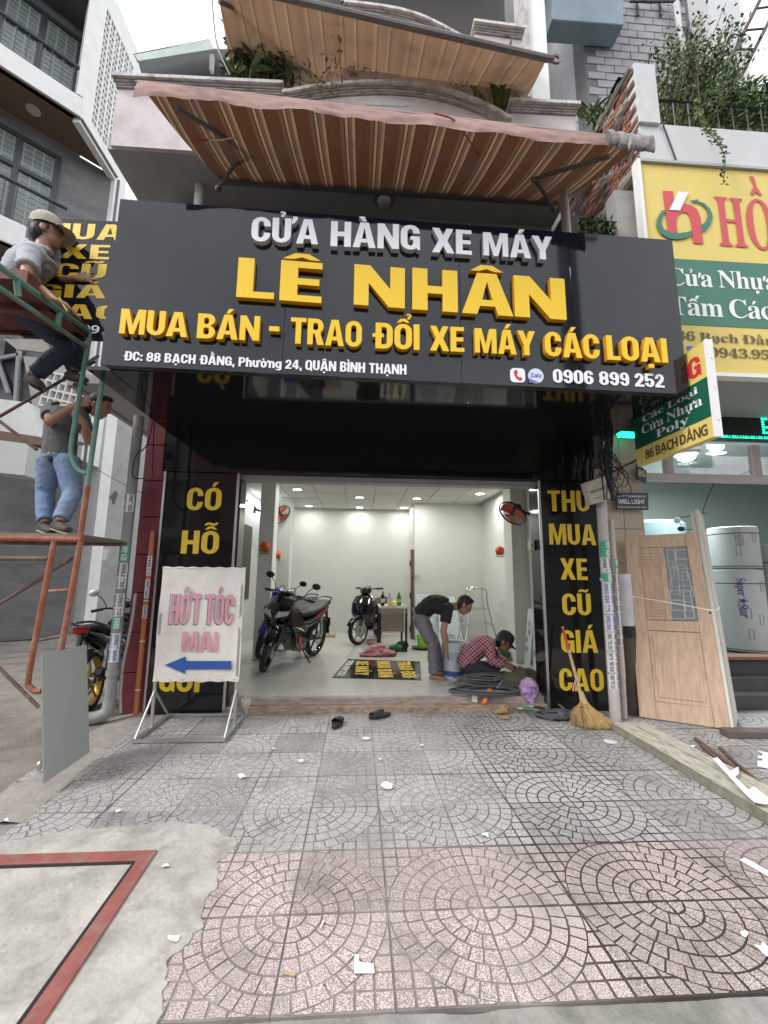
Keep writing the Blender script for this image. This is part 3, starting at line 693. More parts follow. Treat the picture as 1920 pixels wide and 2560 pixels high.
par_seg([(1192, 46), (1308, 62)], YT, P(1200, 215, Y=YT).z-.5, pinkw, 'upper_parapet', st3)
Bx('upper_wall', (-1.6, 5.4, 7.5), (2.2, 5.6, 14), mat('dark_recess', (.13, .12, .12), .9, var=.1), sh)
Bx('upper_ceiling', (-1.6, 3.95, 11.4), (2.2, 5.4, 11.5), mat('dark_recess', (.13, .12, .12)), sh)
c0, c1, c2_ = P(1307, 120, Y=4.0).x, P(1323, 120, Y=4.0).x, P(1368, 120, Y=4.0).x
Bx('corner_column', (c1, 4.0, 6.1), (c2_, 4.25, 13), wht, sh)
Bx('pink_column', (c0, 3.97, 6.9), (c1-.003, 4.2, 13), mat('streaked_column', (.58, .55, .55), .9, var=.1, sc=10, dirt=(.2, .19, .18), dsc=6, damt=.8), sh)
# old white conduit and drain pipes of the house
tag(Tb('conduit_pipe', [(P(495, 520, Y=4.0)), P(503, 395, Y=4.0)], .045, mat('old_white_pvc', (.62, .60, .57), .5, var=.05, dirt=(.2, .18, .16), dsc=9, damt=.6), n=14), 'thick white pipe between the main sign and the balcony soffit', 'pipe')
t = thing('dome_light', 'round grey dome lamp on the soffit above the middle of the main sign', 'lamp', P(960, 497, Z=5.46))
c = P(960, 497, Z=5.455)
MB().lathe([(.0, .015), (.095, .015), (.1, 0), (.095, -.025), (.08, -.028)], c, n=20).build('base', mat('lamp_base', (.08, .08, .08), .5), t, smooth=True)
MB().ball(c+V((0, 0, -.025)), (.08, .08, .06), 16).build('lamp_shade', mat('lamp_glass', (.42, .40, .36), .3, var=0), t, smooth=True)

# ---------------------------------------------------------------- main sign
rs = R(.77)
bs = thing('main_signboard', 'long black signboard with raised yellow and white letters over the shop', 'signboard', (.34, 3.05, 2.9))
a0, a1 = P(250, 912, Y=3.05), P(1722, 986, Y=3.05); b0, b1 = P(300, 497, Y=3.05), P(1681, 600, Y=3.05)
seams = [0, .2, .466, .7325, .999]
def lerp(a, b, t): return a+(b-a)*t
xs_ = [-1.948, -.61, .78, 1.71, 2.633]
for k in range(4):
    t0, t1 = [(x+1.948)/4.581 for x in (xs_[k]+.0008, xs_[k+1]-.0008)]
    poly = [lerp(a0, a1, t0), lerp(a0, a1, t1), lerp(b0, b1, t1), lerp(b0, b1, t0)]
    MB().prism(poly, (0, .014, 0)).build('panel', signb, bs, bevel=.0012)
back = [a0+V((.02, .0145, .01)), a1+V((-.02, .0145, .01)), b1+V((-.02, .0145, -.01)), b0+V((.02, .0145, -.01))]
MB().prism(back, (0, .07, 0)).build('backing_frame', blackp, bs)
for tx, pl0, pr0, top, st in (
    ('CỬA', (627, 603), (795, 611), 541, 0), ('HÀNG', (826, 615), (1050, 625), 552.5, 0), ('XE', (1080, 630), (1180, 637), 569, 0), ('MÁY', (1209, 638), (1383, 650), 580, 0),
    ('L', (590, 742), (684, 748), 643, 1), ('Ê', (698, 750), (803, 758), 649.5, 1), ('N', (884, 761), (1012, 771), 660, 1), ('H', (1031, 773), (1145, 781), 669, 1), ('Â', (1155, 782), (1284, 791), 679, 1), ('N', (1288, 791), (1417, 800), 688, 1),
    ('MUA', (297, 833), (467, 843), 771, 2), ('BÁN', (491, 845), (647, 852), 783, 2), ('-', (671, 850), (697, 851.5), 783, 2), ('TRAO', (725, 858), (904, 868), 793, 2), ('ĐỔI', (931, 870), (1049, 875), 806, 2),
    ('XE', (1075, 876), (1161, 880), 814, 2), ('MÁY', (1188, 881), (1340, 889), 820, 2), ('CÁC', (1364, 890), (1501, 898), 828, 2), ('LOẠI', (1519, 899), (1671, 907), 838, 2)):
    d = .045
    fr, w, h = frame(pl0[0], pl0[1], pr0[0], pr0[1], top, 3.05-d)
    fr = (fr[0]+V((0, d-.0005, 0)),)+fr[1:]
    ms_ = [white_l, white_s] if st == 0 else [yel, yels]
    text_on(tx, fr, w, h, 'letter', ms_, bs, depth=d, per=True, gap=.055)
for tx, pl0, pr0, top in (('ĐC: 88 BẠCH ĐẰNG,', (309, 901), (586, 915), 878), ('Phường 24,', (596, 916), (754, 924), 893), ('QUẬN BÌNH THẠNH', (763, 925), (1016, 937), 900), ('0906 899 252', (1383, 957), (1661, 970), 923)):
    fr, w, h = frame(pl0[0], pl0[1], pr0[0], pr0[1], top, 3.046)
    big = tx[0] == '0'
    text_on(tx, (fr[0]+V((0, .003, 0)),)+fr[1:], w, h, 'lettering', [white_l, white_s], bs, depth=.006 if not big else .008, gap=.06, space=.28)
def disc_poly(c, r, n=24): return [c+V((r*math.cos(2*math.pi*i/n), 0, r*math.sin(2*math.pi*i/n))) for i in range(n)]
def icon(px0, py0, px1, py1, Y): return P(px0, py0, Y=Y), P(px1, py1, Y=Y)
ca = P(1294.5, 938, Y=3.04); s_ = .1
ir = lambda c, s, r: [c+V((x-s/2, 0, z-s/2)) for x, z in rr(0, 0, s, s, r, r)]
MB().prism(ir(ca, .118, .03), (0, .009, 0)).build('phone_icon', white_l, bs)
red = mat('sign_red', (.62, .03, .045), .5, var=0)
hs_ = [(-.022, .042), (-.004, .044), (.002, .018), (-.008, .008), (-.002, -.008), (.010, -.018), (.018, -.012), (.036, -.028), (.030, -.044), (.010, -.046), (-.016, -.026), (-.030, .004), (-.032, .03)]
MB().prism([ca+V((x, -.001, z)) for x, z in hs_], (0, .002, 0)).build('handset_mark', red, bs)
cz = P(1340, 939.5, Y=3.04)
MB().prism(disc_poly(cz, .062), (0, .009, 0)).build('chat_icon', mat('icon_pale', (.66, .70, .86), .4, var=0), bs)
MB().prism([cz+V((x, -.0015, z)) for x, z in ((-.055, -.02), (-.06, -.062), (-.02, -.055), (.02, -.058), (0, -.045), (-.03, -.035))], (0, .002, 0)).build('chat_icon_tail', mat('icon_blue', (.10, .18, .45), .4, var=0), bs)
text_on('Zalo', (cz+V((-.045, -.0015, -.014)), V((1, 0, 0)), V((0, 0, 1)), V((0, -1, 0))), .09, .034, 'lettering', [mat('icon_blue', (0, 0, 0))], bs, style='sans')
# black return that joins the board to the house
Bx('side_return', (-1.945, 3.14, 2.93), (-1.925, 3.5, 4.32), blk, bs)
# second board on the left
s2 = thing('side_signboard', 'smaller black signboard with yellow print, half hidden left of the main signboard', 'signboard', (-2.5, 3.6, 3.9))
A, Bq, Cq, Dq = P(50, 838, Y=3.6), P(330, 850, Y=3.6), P(330, 555, Y=3.6), P(72, 542, Y=3.6)
MB().prism([A, Bq, Cq, Dq], (0, .05, 0)).build('panel', signb, s2, bevel=.002)
for tx, a, b, tp in (('MUA', (95, 596), (305, 601), 556), ('XE', (146, 645), (272, 648.5), 609), ('CŨ', (131, 694), (263, 697), 657), ('GIÁ', (88, 742), (263, 746), 709), ('CAO', (92, 793), (300, 800), 757)):
    fr, w, h = frame(a[0], a[1], b[0], b[1], tp, 3.597); text_on(tx, fr, w, h, 'lettering', [lett, lett], s2)
fr, w, h = frame(75, 826, 325, 837, 806, 3.597); text_on('0906 899 252', fr, w, h, 'lettering', [white_l]*2, s2, style='sans')
# ---------------------------------------------------------------- awnings
aw1 = stripe_mat('awning_underside', .235, [(0, (.13, .052, .028)), (.26, (.20, .095, .045)), (.38, (.06, .024, .015)), (.42, (.42, .29, .18)), (.51, (.07, .03, .018)), (.54, (.22, .11, .055)), (.66, (.38, .26, .155)), (.76, (.08, .034, .02)), (.80, (.14, .055, .028))], transl=.2)
aw2 = stripe_mat('awning_pale_underside', .33, [(0, (.30, .185, .11)), (.22, (.37, .24, .15)), (.34, (.24, .13, .08)), (.38, (.33, .21, .13)), (.66, (.41, .28, .18)), (.72, (.25, .14, .09)), (.78, (.32, .20, .125))], transl=.3)
valm = mat('valance_fabric', (.36, .235, .205), .9, var=.12, sc=5, dirt=(.20, .13, .115), dsc=3, damt=.8, bump=1., bsc=9)
armm = mat('awning_arm', (.17, .165, .16), .5, .4, var=.15)
def awning(root, cl, cr, fl, fr_, cloth, sag=.05, drop=.12, valance=True, uneven=.02):
    nu, nv = 60, 14
    def f(u, v):
        a = lerp(cl, cr, u); b = lerp(fl, fr_, u); p = lerp(a, b, v)
        return p+V((0, 0, -sag*math.sin(math.pi*v)*(1+.25*math.sin(u*9))+.004*math.sin(u*40)))
    MB().grid(f, nu, nv).build('canopy', cloth, root, smooth=True, norm=False)
    MB().tube([cl, cr], .035, 10).build('roller', armm, root, smooth=True)
    if valance:
        def g(u, v):
            p = lerp(fl, fr_, u); w = .007*math.sin(u*21+1)+.006*math.sin(u*47)+.014*noise.noise(V((u*30, v*3, 0)))
            d = drop*(1+.05*math.sin(u*33)+.04*noise.noise(V((u*60, 0, 2)))+.35*max(0, .06-u)/.06)
            return p+V((0, -.03*math.sin(v*math.pi*.5)-w*v, .03*(1-v)**2*0+.02-d*v))
        MB().grid(g, 140, 8).build('valance', valm, root, smooth=True, norm=False)
        MB().tube([fl+V((-.02, .015, 0)), fr_+V((.02, .015, 0))], .022, 8).build('front_bar', armm, root, smooth=True)
def arm(root, pts, r=.022):
    MB().tube(pts, r, 6, flat=.7).build('folding_arm', armm, root, smooth=True)
    for p in pts[1:]: MB().ball(p, r*1.5, 8).build('arm_joint', armm, root, smooth=True)
t = thing('awning', 'large lower awning with dark orange stripes underneath and a faded pink scalloped valance', 'awning', (.2, 3.8, 5.3))
cl, cr_ = P(554, 452, Y=1.25*3.04), P(1392, 507, Y=1.25*3.04); fl, fr1 = P(352, 214, Y=1.25*2.1), P(1560, 345, Y=1.25*2.1)
fl = P(345, 205, Y=1.25*2.1); fr1 = P(1612, 352, Y=1.25*2.1)
awning(t, cl, cr_, fl, fr1, aw1, sag=.04, drop=.15)
arm(t, [P(440, 255, Y=1.25*2.12)+V((0, .02, -.03)), P(614, 372, Y=1.25*2.62), P(545, 472, Y=1.25*3.02)])
arm(t, [P(1530, 375, Y=1.25*2.14)+V((0, .02, -.03)), P(1336, 446, Y=1.25*2.6), P(1384, 520, Y=1.25*3.02)])
# grey plastic wrapped round the right end
ge = mat('grey_plastic_wrap', (.20, .185, .18), .3, var=.6, sc=14, bump=1, bsc=18)
e0, e1 = P(1512, 340, Y=1.25*2.09), P(1622, 356, Y=1.25*2.08)
MB().tube([lerp(e0, e1, k/16)+V((0, -.035, -.06+.006*math.sin(k*2.1))) for k in range(17)], [(.066+.012*math.sin(k*1.7), .022+.008*math.cos(k*2.3)) for k in range(17)], 14, ref=(0, 0, 1)).build('end_wrap', ge, t, smooth=True)
MB().tube(bez([P(465, 300, Y=1.25*2.3), P(480, 345, Y=1.25*2.35), P(520, 350, Y=1.25*2.4), P(590, 345, Y=1.25*2.45)], 5), [.006]*15+[.004], 5).build('cord', mat('red_cord', (.45, .07, .06), .7), t, smooth=True)
MB().tube(bez([P(522, 350, Y=1.25*2.38), P(556, 349, Y=1.25*2.38), P(588, 343, Y=1.25*2.40)], 6), .0055, 5).build('torn_cord', mat('cream_cord', (.75, .70, .55), .7), t, smooth=True)
MB().tube(bez([P(1085, 283, Y=1.25*2.07), P(1135, 300, Y=1.25*2.08), P(1165, 340, Y=1.25*2.2), P(1195, 384, Y=1.25*2.4)], 6), .006, 5).build('cord', mat('red_cord', (0, 0, 0)), t, smooth=True)
t = thing('awning', 'pale tan striped awning high above the plants on the balcony', 'awning', (.3, 4.2, 7))
cl, cr_ = P(592, 215, Y=1.25*3.6), P(1288, 262, Y=1.25*3.5); fl, fr1 = P(553, -10, Y=1.25*2.5), P(1368, 146, Y=1.25*2.5)
fl = P(540, -45, Y=1.25*2.55)
awning(t, P(592, 240, Y=1.25*3.45), P(1300, 268, Y=1.25*3.45), fl, fr1, aw2, sag=.03, valance=False)
MB().tube([fl, fr1, fr1+V((.06, 0, 0))], .03, 8).build('front_bar', armm, t, smooth=True)
MB().lathe([(.03, -.006), (.05, -.01), (.055, 0), (.05, .01), (.03, .006)], fr1+V((.08, 0, .0)), 'Y', 14).build('crank_loop', armm, t, smooth=True)
arm(t, [P(548, 4, Y=1.25*2.62), P(738, 86, Y=1.25*3.1), P(702, 135, Y=1.25*3.4)], .024)
arm(t, [P(1262, 140, Y=1.25*2.66), P(1140, 210, Y=1.25*3.4)], .022)

# ---------------------------------------------------------------- plants
leafm = [mat('leaf_dark', (.035, .075, .02), .5, var=.3, sc=20), mat('leaf_mid', (.075, .13, .03), .5, var=.3, sc=20), mat('leaf_light', (.14, .20, .06), .55, var=.25, sc=20), mat('leaf_dry', (.28, .24, .14), .8, var=.3, sc=20)]
stemm = mat('stem', (.10, .085, .05), .85, var=.3)
def blade(mb, base, d, L, w, droop=.3, mi=0, fold=.25):
    d = V(d).normalized(); s, _ = orth(d); s = (s*math.cos(random.uniform(0, 6.3))+d.cross(s)*math.sin(random.uniform(0, 6.3))); n = 5; vs = []
    for i in range(n+1):
        u = i/n; p = V(base)+d*L*u+V((0, 0, -droop*L*u*u)); ww = w*math.sin(math.pi*min(1, .12+u*.88))**.8*(1 if u < 1 else 0)
        up = s.cross(d)*(ww*fold)
        vs += [p-s*ww+up, p, p+s*ww+up]
    fs = [(3*i+k, 3*i+k+1, 3*i+k+4, 3*i+k+3) for i in range(n) for k in (0, 1)]
    mb.add(vs, fs, mi)
def leaf(mb, p, d, L, w, mi=0):
    d = V(d).normalized(); s, _ = orth(d); a = random.uniform(0, 6.3); s = s*math.cos(a)+d.cross(s)*math.sin(a); up = s.cross(d)
    mb.add([p, p+d*L*.45-s*w+up*w*.3, p+d*L, p+d*L*.45+s*w+up*w*.3], [(0, 1, 2), (0, 2, 3)], mi)
rv = lambda a=1: V((random.uniform(-a, a), random.uniform(-a, a), random.uniform(-a, a)))
t = thing('leafy_plant', 'dense dark green plant with broad stiff leaves at the left end of the balcony', 'plant', (-.9, 3.1, 5.3))
mb = MB(); ms = MB()
for k in range(64):
    b = P(random.uniform(575, 730), 235, Y=1.25*random.uniform(2.98, 3.35)); b.z = 6.35
    tx = b.x+random.uniform(-.22, .18); tip = V((tx, b.y+random.uniform(-.12, .1), random.uniform(6.85, 7.5)-max(0, (b.x+.95))*.6))
    ms.tube([b, (b+tip)/2+rv(.03), tip], [.012, .01, .006], 5)
    for j in range(9):
        u = .25+.75*j/9; p = lerp(b, tip, u); blade(mb, p, V((random.uniform(-1, 1), random.uniform(-.8, .6), random.uniform(.1, 1.1))), random.uniform(.13, .24), random.uniform(.017, .028), .35, random.choice((0, 0, 0, 1, 1)))
mb.build('foliage', leafm, t, norm=False, smooth=True); ms.build('stem', stemm, t, smooth=True)
t = thing('withered_plant', 'thin half withered plant with drooping pale stems in the middle of the balcony wall', 'plant', (-.35, 3.05, 5.4))
mb = MB(); ms = MB()
for k in range(20):
    b = P(random.uniform(745, 880), 205, Y=1.25*random.uniform(2.98, 3.2)); b.z = 6.45
    q = [b]; d = V((random.uniform(-.5, .5), random.uniform(-.3, .2), 1))
    for s in range(5):
        d = (d+rv(.55)+V((0, 0, -.12*s))).normalized(); q.append(q[-1]+d*.15)
    ms.tube(bez(q, 3), .0035, 4)
    for j in range(14): p = random.choice(q[1:])+rv(.03); leaf(mb, p, V((random.uniform(-1, 1), random.uniform(-1, 1), random.uniform(-1.5, .2))), random.uniform(.045, .08), .011, random.choice((3, 3, 3, 2, 1)))
for k in range(60): p = P(random.uniform(770, 860), random.uniform(205, 240), Y=1.25*2.83); leaf(mb, p, V((random.uniform(-1, 1), -.6, random.uniform(-1, .4))), .035, .01, random.choice((1, 3, 2)))
mb.build('foliage', leafm, t, norm=False); ms.build('stem', mat('dry_stem', (.30, .25, .18), .9), t, smooth=True)
t = thing('aloe_plant', 'spiky aloe with long pointed leaves at the right end of the arched balcony wall', 'plant', (1.3, 3.05, 5.3)); mb = MB()
ab = P(1245, 262, Y=1.25*3.02)
for k, (dx, L) in enumerate(((-.62, .30), (-.42, .42), (-.25, .52), (-.08, .62), (.02, .66), (.12, .60), (.22, .55), (.34, .46), (.5, .34), (.66, .22), (-.15, .4), (.3, .3))):
    blade(mb, ab+V((dx*.15, random.uniform(-.04, .06), -.05)), V((dx, random.uniform(-.25, .2), 1)), L*1.35, .036, .12, 1 if k % 3 else 2, .6)
mb.build('foliage', leafm, t, norm=False, smooth=True)
t = thing('dead_twigs', 'curled bare twigs on the arched balcony wall beside the aloe', 'plant', (.9, 3.0, 5.5))
for k in range(7):
    b = P(1120+k*9, 232, Y=1.25*3.0); q = [b]
    for s in range(5): q.append(q[-1]+V((random.uniform(-.06, .05), random.uniform(-.02, .02), random.uniform(-.005, .05))))
    MB().tube(bez(q, 4), .004, 4).build('twig', mat('dry_stem', (0, 0, 0)), t, smooth=True)
# greenery of the neighbour
def bush(root, n, fpos, leafs=(.05, .1), mi=(0, 1, 1, 2), w=.014, name='foliage'):
    mb = MB()
    for _ in range(n): p = fpos(); leaf(mb, p, V((random.uniform(-1, 1), random.uniform(-1, .6), random.uniform(-.9, .9))), random.uniform(*leafs), w*random.uniform(.7, 1.3), random.choice(mi))
    mb.build(name, leafm, root, norm=False)
t = thing('climbing_shrub', 'tall feathery green shrub behind the white parapet of the neighbouring shop', 'plant', (3.3, 3.7, 6))
mb = MB()
for k in range(80):
    b = P(random.uniform(1640, 1790), 320, Y=random.uniform(3.5, 4.1)); hgt = random.uniform(.3, 1.25); top = b+V((random.uniform(-.25, .35), random.uniform(-.3, .3), hgt)); top.x += .15
    mb2 = MB().tube([b, lerp(b, top, .5)+rv(.06), top], [.008, .006, .003], 4)
    mb2.build('stem', stemm, t, smooth=True)
    for j in range(60): u = random.random()**.7; leaf(mb, lerp(b, top, u)+rv(.08), V((random.uniform(-1, 1), random.uniform(-1, 1), random.uniform(-.4, 1))), random.uniform(.04, .08), .012, random.choice((0, 1, 1, 2)))
mb.build('foliage', leafm, t, norm=False)
t = thing('trailing_vine', 'green vine that hangs over the white parapet in front of the yellow sign', 'plant', (3.4, 3.25, 5.6))
q = bez([P(1735, 255, Y=3.3), P(1760, 318, Y=3.24), P(1790, 350, Y=3.2), P(1812, 395, Y=3.2), P(1808, 460, Y=3.21)], 8)
MB().tube(q, .004, 4).build('stem', stemm, t, smooth=True); mb = MB()
for i, p in enumerate(q):
    for j in range(7 if i < 20 else 3): leaf(mb, p+rv(.03), V((random.uniform(-1, 1), -.4, random.uniform(-1, .3))), random.uniform(.025, .05), .011, random.choice((1, 2, 2) if i < 20 else (1, 0)))
mb.build('foliage', leafm, t, norm=False)
t = thing('planter_greenery', 'low tangle of green shrubs and vines on the railing at the far right', 'plant', (4, 3.7, 6))
def fp():
    x = random.uniform(1760, 1990); y = random.choice((random.uniform(230, 345), random.uniform(200, 330))); return P(x, y+(18 if random.random() < .5 else 0), Y=random.uniform(3.5, 3.9))
bush(t, 4200, fp, (.04, .10)); 
t = thing('fern_clump', 'bright strap leaved plant beside the bare brick wall end', 'plant', (2.2, 4.3, 6)); mb = MB()
for k in range(70):
    b = P(random.uniform(1455, 1530), random.uniform(290, 325), Y=random.uniform(3.9, 4.3)); blade(mb, b, V((random.uniform(-1, 1), random.uniform(-.8, .2), random.uniform(.2, 1.4))), random.uniform(.18, .4), .016, .5, random.choice((0, 1, 2, 2)))
mb.build('foliage', leafm, t, norm=False, smooth=True)
t = thing('wall_weeds', 'dark small weeds in the gap above the right end of the main signboard', 'plant', (2.1, 3.6, 4.6))
bush(t, 420, lambda: P(random.uniform(1450, 1530), random.uniform(545, 600), Y=random.uniform(3.3, 3.6)), (.03, .06), (0, 0, 1))

# ---------------------------------------------------------------- left neighbour building
lb = thing('modern_apartment_house', 'modern white and grey apartment house with balconies and a perforated white side wall', 'building', (-6.5, 8.5, 0))
K = V((-6.5, 8.5, 0)); un = V((-.74, -.67, 0)).normalized(); vn = V((.67, -.74, 0)).normalized()
def LP(u, v, z): return K+un*u+vn*v+V((0, 0, z))
def lbox(name, u0, u1, v0, v1, z0, z1, m, par=lb, bev=0):
    mb = MB(); vs = [LP(u, v, z) for z in (z0, z1) for v in (v0, v1) for u in (u0, u1)]
    mb.add(vs, [(0, 2, 3, 1), (4, 5, 7, 6), (0, 1, 5, 4), (2, 6, 7, 3), (0, 4, 6, 2), (1, 3, 7, 5)]); return mb.build(name, m, par, bevel=bev)
brown = mat('brown_soffit', (.16, .105, .07), .6, var=.1, sc=1, stretch=(1, 1, 1)); stone = mat('slate_cladding', (.17, .17, .175), .8, var=.25, sc=1.6, stretch=(1, 1, 3))
frm = mat('dark_window_frame', (.035, .042, .05), .4, var=0); glass = mat('pale_glass', (.16, .20, .19), .08, var=.2, sc=2, spec=.6); wgrid = mat('window_grid', (.30, .33, .32), .6)
def lwindow(u0, u1, z0, z1, v, cols, rows, par=lb, tr=0):
    w = lbox('window', u0, u1, v-.06, v, z0, z1, glass)
    for k in range(cols+1):
        u = u0+(u1-u0)*k/cols; mb = MB(); vs = [LP(a, b, z) for z in (z0-.05, z1+.05) for b in (v, v+.06) for a in (u-.05, u+.05)]
        mb.add(vs, [(0, 2, 3, 1), (4, 5, 7, 6), (0, 1, 5, 4), (2, 6, 7, 3), (0, 4, 6, 2), (1, 3, 7, 5)]); mb.build('frame', frm, w)
    for z in (z0, z1, z0+(z1-z0)*.72):
        mb = MB(); vs = [LP(a, b, q) for q in (z-.05, z+.05) for b in (v+.002, v+.063) for a in (u0-.05, u1+.05)]
        mb.add(vs, [(0, 2, 3, 1), (4, 5, 7, 6), (0, 1, 5, 4), (2, 6, 7, 3), (0, 4, 6, 2), (1, 3, 7, 5)]); mb.build('frame', frm, w)
    mb = MB()
    for i in range(rows): z = z0+(z1-z0)*(i+.5)/rows; mb.add([LP(a, v+.01, z+q) for q in (-.012, .012) for a in (u0, u1)], [(0, 1, 3, 2)])
    n = cols*4
    for i in range(n): u = u0+(u1-u0)*(i+.5)/n; mb.add([LP(u+q, v+.012, z) for z in (z0, z1) for q in (-.012, .012)], [(0, 1, 3, 2)])
    mb.build('glazing_bars', wgrid, w)
# floors: balcony slabs end on the side wall's line, walls set back 1.1 m
for zb in (11.62, 7.90):
    u_s = 0 if zb > 9 else .6
    q = [LP(u_s, -.02, zb), K+V((0, 1.42, zb)) if zb > 9 else LP(.6, -1.1, zb), LP(9, -1.1, zb), LP(9, -.02, zb)]
    MB().prism(q, (0, 0, .18)).build('balcony_floor', brown, lb)
    lbox('balcony_beam', u_s, 9, -.16, 0, zb+.0, zb+.54, wht, bev=.02)
    if zb < 9: lbox('balcony_beam', .6, .75, -1.1, -.162, zb, zb+.54, wht, bev=.02)
    zr = zb+1.3 if zb > 9 else 9.32
    rr_ = MB().tube([LP(.0, -.08, zr), LP(6, -.08, zr)], .04, 8).build('balcony_rail', frm, lb, smooth=True)
    for k in range(24):
        u = .22+.2*k+(u_s)
        MB().tube([LP(u, -.08, zb+.54), LP(u, -.08, zr)], .012, 4).build('baluster', frm, rr_)
MB().tube([K+V((.03, 0, 11.6)), K+V((.03, 1.42, 11.6))], .03, 6).build('edge_trim', mat('brown_trim', (.22, .17, .14), .6), lb)
MB().tube([LP(0, .02, 11.6), LP(9, .02, 11.6)], .03, 6).build('edge_trim', mat('brown_trim', (0, 0, 0)), lb)
lbox('wall', -1.06, 9, -1.4, -1.1, 0, 11.62, stone)
lbox('wall', -.2, 9, -1.4, -1.1, 11.8, 16, stone)
lwindow(.20, 3.0, 8.45, 11.22, -1.09, 4, 20); lwindow(.10, 3.0, 11.9, 14.75, -1.09, 4, 22)
MB().prism([LP(0, 0, 15.1), LP(-.9, -1.1, 15.1), LP(9, -1.1, 15.1), LP(9, 0, 15.1)], (0, 0, .2)).build('balcony_floor', mat('upper_soffit', (.10, .09, .085), .7), lb)
lbox('balcony_beam', 0, 9, -.16, 0, 15.3, 16, wht)
MB().lathe([(0, 0), (.13, 0), (.14, .03), (0, .04)], P(83, 277, Z=11.60), n=18).build('ceiling_lamp', mat('lamp_disc', (.5, .46, .36), .5), lb)
# perforated side wall: plane X=-6.5 from Y 8.5 to 10.6
def holed(name, y0, y1, z0, z1, hy0, hy1, hz0, hz1, ny, nz, X, par, m, thick=.16):
    mb = MB(); bx = lambda a, b, c, d: mb.box((X-thick, a, c), (X, b, d))
    bx(y0, hy0, z0, z1); bx(hy1, y1, z0, z1); bx(hy0, hy1, z0, hz0); bx(hy0, hy1, hz1, z1); mb.build(name, m, par)
    bk = MB(); dy, dz = (hy1-hy0)/ny, (hz1-hz0)/nz
    for i in range(ny+1): y = hy0+i*dy; bk.box((X-thick+.01, y-.025, hz0), (X-.01, y+.025, hz1))
    for j in range(nz+1): z = hz0+j*dz; bk.box((X-thick+.012, hy0, z-.022), (X-.012, hy1, z+.022))
    for i in range(ny):
        for j in range(nz):
            y, z = hy0+(i+.5)*dy, hz0+(j+.5)*dz; bk.box((X-thick+.02, y-.011, z-dz/2), (X-.02, y+.011, z+dz/2))
    bk.build('breeze_blocks', m, par)
    MB().box((X-thick-.02, hy0, hz0), (X-thick-.01, hy1, hz1)).build('wall_backing', mat('dim_interior', (.20, .20, .20), .9), par)
holed('side_wall', 8.5, 10.36, 11.5, 16.0, 8.84, 10.12, 11.95, 15.3, 6, 18, -6.5, lb, wht)
lbox('pilaster', -.0, .13, -.5, .012, 12.17, 16, wht)
MB().box((-6.66, 9.9, 4), (-6.5, 10.6, 11.5)).build('white_pier', wht, lb)
MB().box((-7.6, 10.62, 0), (-6.45, 13.5, 11.7)).build('side_wall', wht, lb)
# its lower storeys seen under the scaffold
def q4(px, Yd): return [P(a, b, Y=Yd) for a, b in px]
gw = thing('alley_side_wall', 'tall plain grey rendered wall closing the alley behind the scaffold', 'wall', (-6.9, 10.2, 0))
w0 = V((-6.95, 10.17, 0)); wd = V((.49, .87, 0)).normalized()
mb = MB(); e = w0+wd*9; mb.prism([w0, e, e+V((0, 0, 6.9)), w0+V((0, 0, 6.9))], (-.2, .1, 0)); mb.build('wall', greyw, gw)
mb = MB(); mb.prism([w0+wd*.0+V((.002, -.002, 6.9)), e+V((0, 0, 6.9)), e+V((0, 0, 11.4)), w0+V((.002, -.002, 11.4))], (-.2, .1, 0)); mb.build('upper_wall', wht, gw)
random.seed(21)
pm = mat('flaked_paint', (.56, .56, .55), .9, var=.2); pdm = mat('wall_hole', (.13, .12, .11), .9)
for (px, py, s) in ((285, 1243, .10), (228, 1390, .13), (262, 1385, .09), (205, 1395, .1), (300, 1400, .05)):
    d = FW+RT*((px-960)/FPX)-UP*((py-1280)/FPX); nrm = V((wd.y, -wd.x, 0)); tt = (w0-CAM).dot(nrm)/d.dot(nrm); c = CAM+d*tt+nrm*.004
    mb = MB(); mb.add([c+wd*s*math.cos(k*.5)*random.uniform(.5, 1.4)+V((0, 0, s*2*math.sin(k*.5)*random.uniform(.5, 1.2))) for k in range(12)], [tuple(range(12))]); mb.build('flaked_patch', pdm if px == 285 else pm, gw, norm=False)
